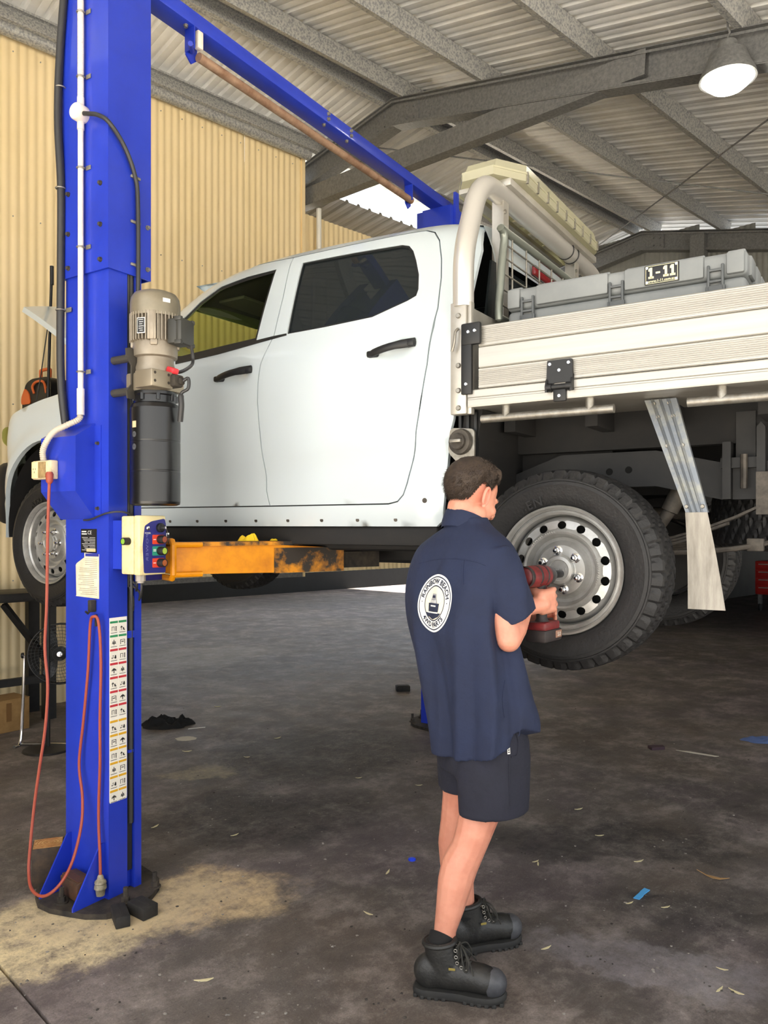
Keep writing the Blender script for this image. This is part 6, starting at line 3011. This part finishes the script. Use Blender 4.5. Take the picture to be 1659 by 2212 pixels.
mb.lathe([(.012, 0), (.0145, .004), (.0145, .075), (.0115, .075), (.0115, .05)], origin=(.085, 0, .082), axis=(1, 0, 0), n=16)
mb.build('socket', mat('dark_tool_metal', '#3b3b3d', .35, .7), tool)
mb = MB()
rr = []
for z, a, b in ((.05, .027, .019), (.02, .023, .018), (-.03, .021, .0175), (-.07, .024, .019), (-.082, .034, .026)):
    rr.append([(tl(z) + a * math.cos(t), b * math.sin(t), z) for t in [2 * math.pi * k / 16 for k in range(16)]])
mb.loft(rr)
mb.build('grip', M_tb, tool)
mb = MB()
mb.rbox((.034, 0, .036), (.014, .012, .03), .004)
mb.build('trigger', M_tr, tool)
mb = MB()
mb.rbox((.022, 0, -.094), (.12, .072, .030), .008)
mb.build('battery_shoe', M_tr, tool)
mb = MB()
mb.rbox((.026, 0, -.128), (.135, .078, .044), .008)
bt = mb.build('battery', M_tb, tool)
mb = MB()
mb.rbox((.06, -.040, -.125), (.045, .003, .026), .002)
mb.rbox((.0945, 0, -.125), (.003, .05, .026), .002)
mb.build('battery_label', mat('tool_label', '#8d6a58', .5), bt)
v, f = text_geo('5.0', .020, .0004, .0006)
MB().add([(.06 + q.x, -.0422, -.126 + q.y) for q in v], f).build('battery_print', M_dec, bt, ang=0)

# ================================================================== LOOSE THINGS
M_wood = mat('end_grain_timber', '#c9a06a', .7, col2='#8f5f34', scale=30, stretch=(1, 1, .2))
M_oilw = mat('oil_soaked_timber', '#2b241e', .75, col2='#4a3a2b', scale=18)
M_rub2 = mat('worn_rubber_block', '#191817', .8, col2='#2a2723', scale=20)


def block(name, label, cat, px, py, size, rz, m, bev=.006, tilt=0):
    p = fl(px, py)
    t = thing(name, label, cat, (p.x, p.y, 0), rz)
    return t


# timber block standing behind the post, with fresh end grain on top
tb_ = block('timber_block', 'square timber block with fresh sawn top standing by the post base', 'block', 104, 1905, 0, R_(20), None)
MB().rbox((0, 0, .085), (.125, .115, .17), .005).build('block_body', M_oilw, tb_)
end = MB()
end.bb(-.058, .058, -.053, .053, .168, .1712)
eo = end.build('end_grain', M_wood, tb_, ang=0)
rg = mat('growth_ring', '#9a6333', .7)
for k in range(5):
    r = .012 + .011 * k
    q = MB()
    q.tube([(.008 + r * math.cos(t) * 1.15, .004 + r * math.sin(t) * .95, .1712) for t in [2 * math.pi * j / 28 for j in range(28)] if abs(.008 + r * math.cos(t) * 1.15) < .058 and abs(.004 + r * math.sin(t) * .95) < .053], .0012, n=5)
    q.build('growth_ring', rg, eo)
p = fl(166, 1952)
ob_ = thing('timber_offcut', 'dark brown timber offcut leaning on the post base between gussets', 'block', (p.x, p.y, .024), R_(-42))
MB().rbox((0, 0, .05), (.14, .07, .085), .008, rx=R_(8)).build('offcut', mat('brown_timber', '#3b2a1f', .75, col2='#5a3a26', scale=14), ob_)
MB().bb(-.066, .066, -.030, .030, .0895, .0935).build('worn_top', mat('rusty_timber_top', '#5d3c29', .75, col2='#3b281c', scale=20), ob_)
for k, (px, py, rz, sz, lab) in enumerate(((260, 1990, R_(-62), (.125, .055, .045), 'narrow black rubber block lying on the pale concrete by the post'), (308, 1975, R_(-38), (.11, .07, .05), 'wide black rubber block lying beside the narrow one'))):
    p = fl(px, py)
    t = thing('rubber_block', lab, 'block', (p.x, p.y, 0), rz)
    MB().rbox((0, 0, sz[2] / 2), sz, .004).build('block_body', M_rub2, t)
    MB().bb(-sz[0] / 2 + .008, sz[0] / 2 - .008, -.004, .004, sz[2] - .001, sz[2] + .002).build('moulded_rib', M_rub2, t)
# rags
def rag(name, label, px, py, rx, ry, h, m, seed, rz=0, z=0.0, P=None):
    p = P if P is not None else fl(px, py)
    t = thing(name, label, 'rag', (p.x, p.y, z if P is None else p.z), rz)
    rows = []
    n = 40
    for i in range(9):
        a = i / 8
        r_ = []
        for k in range(n):
            th = 2 * math.pi * k / n
            w = 1 + .28 * mnoise.noise(Vector((math.cos(th) * 1.6, math.sin(th) * 1.6, seed))) + .12 * mnoise.noise(Vector((math.cos(th) * 5, math.sin(th) * 5, seed)))
            x, y = rx * (1 - a * .97) * w * math.cos(th), ry * (1 - a * .97) * w * math.sin(th)
            zz = h * (.15 + .85 * abs(mnoise.noise(Vector((x * 14 + seed, y * 14, seed))) * 1.6)) * min(1, a * 3) + .002
            r_.append((x, y, zz))
        rows.append(r_)
    mb = MB()
    mb.loft(rows, False, True)
    mb.build('cloth', m, t, ang=70)
    return t


rag('black_rag', 'crumpled black rag on the floor beyond the blue post', 360, 1566, .20, .15, .08, mat('black_cloth', '#0e0e10', .9), 2.0)
rag('yellow_rag', 'small bright yellow rag lying on the yellow lift arm', 0, 0, .05, .03, .035, mat('yellow_cloth', '#e8c21c', .8), 5.0, P=lw((.66, -.16, 1.486)))
rag('yellow_scrap', 'tiny yellow scrap on the yellow lift arm beside the yellow rag', 0, 0, .022, .018, .02, mat('yellow_cloth', '#e8c21c', .8), 8.0, P=lw((.80, -.20, 1.486)))
rag('blue_rag', 'blue rag on the floor at the edge under the tray', 1665, 1600, .22, .10, .03, mat('blue_cloth', '#4d6291', .9), 9.0)
# small litter
def litter(name, label, cat, px, py, rz, poly, m, h=.004, group=None, bend=0.0):
    p = fl(px, py)
    mb = MB()
    n = len(poly)
    top = [(x, y, h + bend * x * x * 30) for x, y in poly]
    bot = [(x, y, .0005 + bend * x * x * 30) for x, y in poly]
    mb.add(top + bot, [list(range(n)), list(range(n, 2 * n))[::-1]] + [(i, i + n, (i + 1) % n + n, (i + 1) % n) for i in range(n)])
    o = mb.build(name, m, None, ang=30)
    o.location = (p.x, p.y, 0)
    o.rotation_euler = (0, 0, rz)
    return tag(o, label, cat, group)


litter('masking_tape', 'short strip of light blue tape on the floor', 'tape', 1386, 1932, R_(50), [(-.055, -.012), (-.02, -.013), (0, -.010), (.056, -.014), (.058, .012), (.02, .013), (0, .011), (-.058, .012)], mat('blue_tape', '#4fa3df', .6))
leafp = [(-.07, .002), (-.03, .008), (0, .013), (.03, .010), (.07, 0), (.03, -.006), (0, -.004), (-.03, .001)]
o = litter('brown_leaf', 'long curled brown gum leaf on the floor near the blue tape', 'leaf', 1540, 1897, R_(-38), leafp, mat('dry_leaf_brown', '#a98658', .7), .003, bend=.12)
p = fl(890, 1858)
bc = thing('bottle_cap', 'small blue plastic cap on the floor', 'cap', (p.x, p.y, 0))
MB().lathe([(0, .010), (.013, .010), (.016, .008), (.0165, 0), (.014, 0)], n=20).build('cap_shell', mat('blue_plastic', '#2546d8', .4), bc)
q = MB()
for k in range(16):
    a = 2 * math.pi * k / 16
    q.box((.0166 * math.cos(a), .0166 * math.sin(a), .004), (.0014, .0016, .007), rz=a)
q.build('cap_ridge', mat('blue_plastic', '#2546d8', .4), bc, kind='stuff')
p = fl(870, 1492)
t = thing('black_block', 'black rubber pad lying on the floor before the far post', 'block', (p.x, p.y, 0), R_(8))
MB().rbox((0, 0, .025), (.13, .09, .05), .006).build('block_body', M_rub2, t)
MB().bb(-.05, .05, -.03, .03, .049, .053).build('block_pad', M_rub2, t)
p = fl(402, 1596)
litter('white_gasket', 'flattened pale disc on the floor near the black rag', 'disc', 402, 1596, 0, [(.075 * math.cos(2 * math.pi * k / 18) * (1 + .1 * math.sin(k * 2.3)), .06 * math.sin(2 * math.pi * k / 18)) for k in range(18)], mat('pale_card', '#b9b4a6', .8), .003)
litter('paper_strip', 'thin white paper strip beside the black rag', 'paper', 425, 1573, R_(25), [(-.07, -.01), (.06, -.012), (.07, .008), (-.06, .012)], mat('white_paper', '#d8d8d6', .8), .002)
litter('card_scrap', 'grey card scrap on the floor below the mudflap', 'scrap', 1505, 1628, R_(-35), [(-.14, .0), (-.05, .02), (.14, .015), (.12, -.01), (-.02, -.012)], mat('pale_card', '#b9b4a6', .8), .003)
litter('dark_scrap', 'dark brown scrap on the floor beneath the hanging rear tyre', 'scrap', 1418, 1618, R_(10), [(-.05, -.03), (.05, -.025), (.06, .02), (.0, .04), (-.05, .03)], mat('dark_brown_scrap', '#3a2830', .8), .02)
M_lf = mat('dry_leaf_pale', '#c9bf97', .7)
small = [(-.028, 0), (-.01, .006), (.01, .006), (.028, .002), (.01, -.003), (-.01, -.002)]
spots = [(335, 1787, 60), (507, 1805, 40), (533, 1636, -5), (838, 1886, 70), (1157, 1862, 30), (1250, 1749, 20), (795, 1975, -40), (1360, 1952, 25), (1590, 2145, -50), (1560, 2095, -30), (1555, 2140, 40), (775, 1681, 10), (905, 1697, 0), (1163, 1868, 80), (470, 1527, -10), (1438, 1961, 15), (1295, 1806, 0), (600, 1595, 35), (404, 1624, 5), (1380, 1862, 20), (1180, 2050, 30), (440, 2120, 10)]
l0 = None
for (px, py, a) in spots:
    if l0 is None:
        l0 = o = litter('leaf', 'small pale dry leaf fallen on the stained concrete floor', 'leaf', px, py, R_(a), small, M_lf, .003, 'small dry leaves on the floor', bend=.2)
    else:
        o = inst(l0)
        p = fl(px, py)
        o.location = (p.x, p.y, 0)
        o.rotation_euler = (0, 0, R_(a))
        o.scale = (.7 + .5 * random.random(),) * 3

# ------------------------------------------------------------------ far left corner: bench, fan, carton, starter pack, pole
BF = bl(at(60, 1500, 6.2))
bench_y = 1.02
bench = thing('steel_bench', 'black steel workbench against the cream wall behind the front wheel', 'bench', BO + bx_ * (BF.x - .25) + by_ * bench_y, BA)
M_bst = mat('black_steel', '#1c1c1d', .5, .3, col2='#2b2927', scale=10)
MB().rbox((0, 0, 1.0), (1.3, .5, .07), .006).build('bench_top', M_bst, bench)
for x in (-.55, .45):
    MB().bb(x - .045, x + .045, -.22, -.14, 0, .965).build('leg', M_bst, bench)
    MB().bb(x - .045, x + .045, .14, .22, 0, .965).build('leg', M_bst, bench)
MB().cyl((.10, -.18, .95), (.45, -.18, .45), .03, n=4).build('brace', M_bst, bench)
MB().bb(-.55, .45, -.20, -.16, .30, .36).build('bench_rail', M_bst, bench)
tr_ = thing('white_tray', 'thin white tray on the black steel bench', 'tray', BO + bx_ * (BF.x - .45) + by_ * (bench_y - .1) + Vector((0, 0, 1.035)), BA)
MB().rbox((0, 0, .008), (.4, .22, .016), .005).build('tray_base', M_white, tr_)
MB().tube([(-.2, -.11, .018), (.2, -.11, .018), (.2, .11, .018), (-.2, .11, .018)], .005, n=6, closed=True).build('tray_rim', M_white, tr_)

Pf = at(130, 1412, 5.7)
fan = thing('floor_fan', 'round black wire floor fan with chrome stand behind the blue post', 'fan', (Pf.x, Pf.y, 0), 0)
fc = Vector((0, 0, Pf.z))
fz = Vector((.35, -1, .1)).normalized()
M_fan = mat('fan_wire', '#5a5c5e', .35, .7)
FR = .215
ring_n = frame_to(fz)


def fpt(r, a, d):
    return fc + (ring_n[0] * math.cos(a) + ring_n[1] * math.sin(a)) * r + ring_n[2] * d


q = MB()
for i in range(9):
    r = FR * (i + 1) / 9
    d = .07 * math.sqrt(max(0, 1 - (r / FR) ** 2)) + .0
    q.tube([fpt(r, 2 * math.pi * k / 40, d) for k in range(40)], .0016, n=4, closed=True)
for k in range(48):
    a = 2 * math.pi * k / 48
    q.tube([fpt(.03, a, .07), fpt(FR * .6, a + .12, .055), fpt(FR * .9, a + .2, .03), fpt(FR, a + .24, 0)], .0012, n=4)
q.build('guard', M_fan, fan, kind='stuff')
q = MB()
q.tube([fpt(FR, 2 * math.pi * k / 48, 0) for k in range(48)], .007, n=8, closed=True)
q.tube([fpt(FR, 2 * math.pi * k / 48, -.05) for k in range(48)], .007, n=8, closed=True)
q.build('guard_ring', M_bst, fan)
q = MB()
for k in range(3):
    a0 = 2 * math.pi * k / 3
    rows = []
    for i in range(6):
        r = .04 + .14 * i / 5
        w = .35 + .3 * math.sin(i / 5 * math.pi)
        rows.append([fpt(r, a0 + w * (j / 3 - .5), .02 * (j / 3 - .5) - .01) for j in range(4)])
    q.loft(rows, False, False, closed=False)
q.build('blades', mat('fan_blade', '#2c2d2f', .4), fan, kind='stuff')
MB().lathe([(.05, -.09), (.05, 0), (.03, .01), (0, .01)], origin=fc, axis=fz, n=20).build('motor', M_bst, fan)
MB().lathe([(.02, .069), (.018, .075), (0, .077)], origin=fc, axis=fz, n=20).build('badge', M_chrome, fan)
for s in (-1, 1):
    side_ = fc + ring_n[0] * s * (FR + .025)
    MB().tube(smoothpath([side_, side_ - Vector((0, 0, .10)), (side_.x * 1.05, side_.y - .02, .05), (side_.x * 1.1, side_.y - .1, .012)], 5), .011, n=8).build('stand_leg', M_chrome, fan)
    MB().lathe([(.02, 0), (.02, .015), (.012, .02), (0, .02)], origin=side_, axis=ring_n[0] * s, n=12).build('clamp_knob', M_bst, fan)
MB().tube([(-.25, -.10, .012), (.25, -.12, .012)], .011, n=8).build('stand_bar', M_chrome, fan)

p = bl(at(8, 1500, 6.0))
ctn = thing('carton', 'small brown cardboard carton on the floor beside the bench leg', 'carton', BO + bx_ * p.x + by_ * .72, BA + R_(8))
M_card = mat('cardboard', '#a5814f', .85, col2='#8f6d40', scale=12)
MB().bb(-.16, .16, -.12, .12, 0, .24, .003).build('carton_body', M_card, ctn)
MB().bb(-.161, .161, -.121, .0, .240, .245).build('flap', M_card, ctn)
MB().bb(-.161, .161, .002, .121, .240, .244).build('flap', M_card, ctn)
MB().bb(-.02, .02, -.1215, -.1205, .08, .22).build('carton_tape', mat('brown_tape', '#7d5a30', .4), ctn)

# orange and black starter pack sitting in the engine bay
x_, z_0 = tp(100, 868, .25)
sp_ = thing('starter_pack', 'orange and black jump starter pack with orange handle in the open engine bay', 'jump starter', tw((x_, .25, 2.20)), math.pi - TH)
M_os = mat('orange_plastic', '#c9602a', .45)
hh = z_0 - 2.20
MB().prism(rounded([(-.17, 0), (.17, 0), (.17, hh + .02), (.13, hh + .13), (.06, hh + .16), (-.13, hh + .16), (-.17, hh + .12)], .03, 3), 'y', -.08, .08).build('pack_body', M_blackp, sp_, ang=30)
MB().prism(rounded([(.06, hh - .02), (.172, hh - .02), (.172, hh + .03), (.13, hh + .10), (.08, hh + .06)], .02, 3), 'y', .078, .088).build('pack_side', M_os, sp_, ang=30)
MB().tube(smoothpath([(.06, 0, hh + .15), (.065, 0, hh + .22), (.05, 0, hh + .235), (-.03, 0, hh + .235), (-.045, 0, hh + .22), (-.04, 0, hh + .15)], 4), .013, n=8).build('pack_handle', M_os, sp_)
MB().tube(smoothpath([(.02, .083, hh + .05), (.03, .09, hh + .10), (-.02, .092, hh + .13), (-.10, .09, hh + .12), (-.13, .088, hh + .04)], 5), .009, n=8).build('pack_lead', M_os, sp_)
# slim black pole leaning by the bench
a = at(104, 870, 5.5)
b = at(112, 578, 5.5)
pole = thing('work_light_pole', 'slim black upright pole rising behind the raised white bonnet', 'pole', (a.x, a.y, 0))
MB().cyl((0, 0, .02), (0, 0, a.z + .1), .014, n=10).build('lower_tube', M_bst, pole)
MB().cyl((0, 0, a.z + .1), (b.x - a.x, 0, b.z), .010, n=10).build('upper_tube', M_bst, pole)
MB().cyl((b.x - a.x, 0, b.z - .12), (b.x - a.x, 0, b.z + .01), .013, n=10).build('pole_grip', M_blackp, pole)
MB().lathe([(0, .025), (.05, .024), (.16, .012), (.17, 0), (0, 0)], n=24).build('pole_base', M_bst, pole)
MB().tube(smoothpath([(0, 0, a.z + .55), (-.05, 0, a.z + .2), (-.09, 0, a.z - .1), (-.04, 0, a.z - .5)], 6), .004, n=6).build('pole_cord', M_cable, pole)
# red trolley in the dim bay beyond
pt = fl(1640, 1318)
rt = thing('tool_trolley', 'red tool trolley in the dim bay beyond the far wheel', 'trolley', (pt.x + .3, pt.y, 0), BA)
M_rd = mat('red_enamel', '#a3221f', .4)
MB().rbox((0, 0, .62), (.75, .45, .62), .015).build('cabinet', M_rd, rt)
for k in range(4):
    d = MB().rbox((-.38, 0, .40 + k * .145), (.02, .40, .13), .005).build('drawer', M_rd, rt)
    MB().bb(-.41, -.395, -.15, .15, .43 + k * .145, .445 + k * .145).build('handle', M_chrome, d)
for x in (-.3, .3):
    for y in (-.16, .16):
        MB().cyl((x, y - .015, .07), (x, y + .015, .07), .07, n=16).build('castor', M_blackp, rt)
        MB().bb(x - .03, x + .03, y - .03, y + .03, .13, .32).build('castor_fork', M_galvd, rt)

# grit and paint flakes strewn over the slab
gt = MB()
rg_ = random.Random(23)
for _ in range(420):
    px, py = rg_.uniform(20, 1640), 1500 + 700 * rg_.random() ** .8
    p = fl(px, py)
    if (p - PO).length < .25:
        continue
    r_ = rg_.uniform(.0025, .007)
    a0 = rg_.uniform(0, 6)
    k_ = rg_.choice((3, 4, 5))
    h_ = rg_.uniform(.001, .004)
    pts = [(p.x + r_ * math.cos(a0 + 2 * math.pi * i / k_) * rg_.uniform(.6, 1.3), p.y + r_ * math.sin(a0 + 2 * math.pi * i / k_) * rg_.uniform(.6, 1.3)) for i in range(k_)]
    gt.add([(x, y, h_) for x, y in pts] + [(x, y, .0002) for x, y in pts], [list(range(k_))] + [(i, i + k_, (i + 1) % k_ + k_, (i + 1) % k_) for i in range(k_)])
go = gt.build('floor_grit', mat('grit', '#8f8a82', .9, col2='#3c3834', scale=3, lo=.45, hi=.55), None, ang=0)
go['kind'] = 'stuff'
go['label'] = 'pale grit and flakes strewn over the concrete floor'
go['category'] = 'grit'
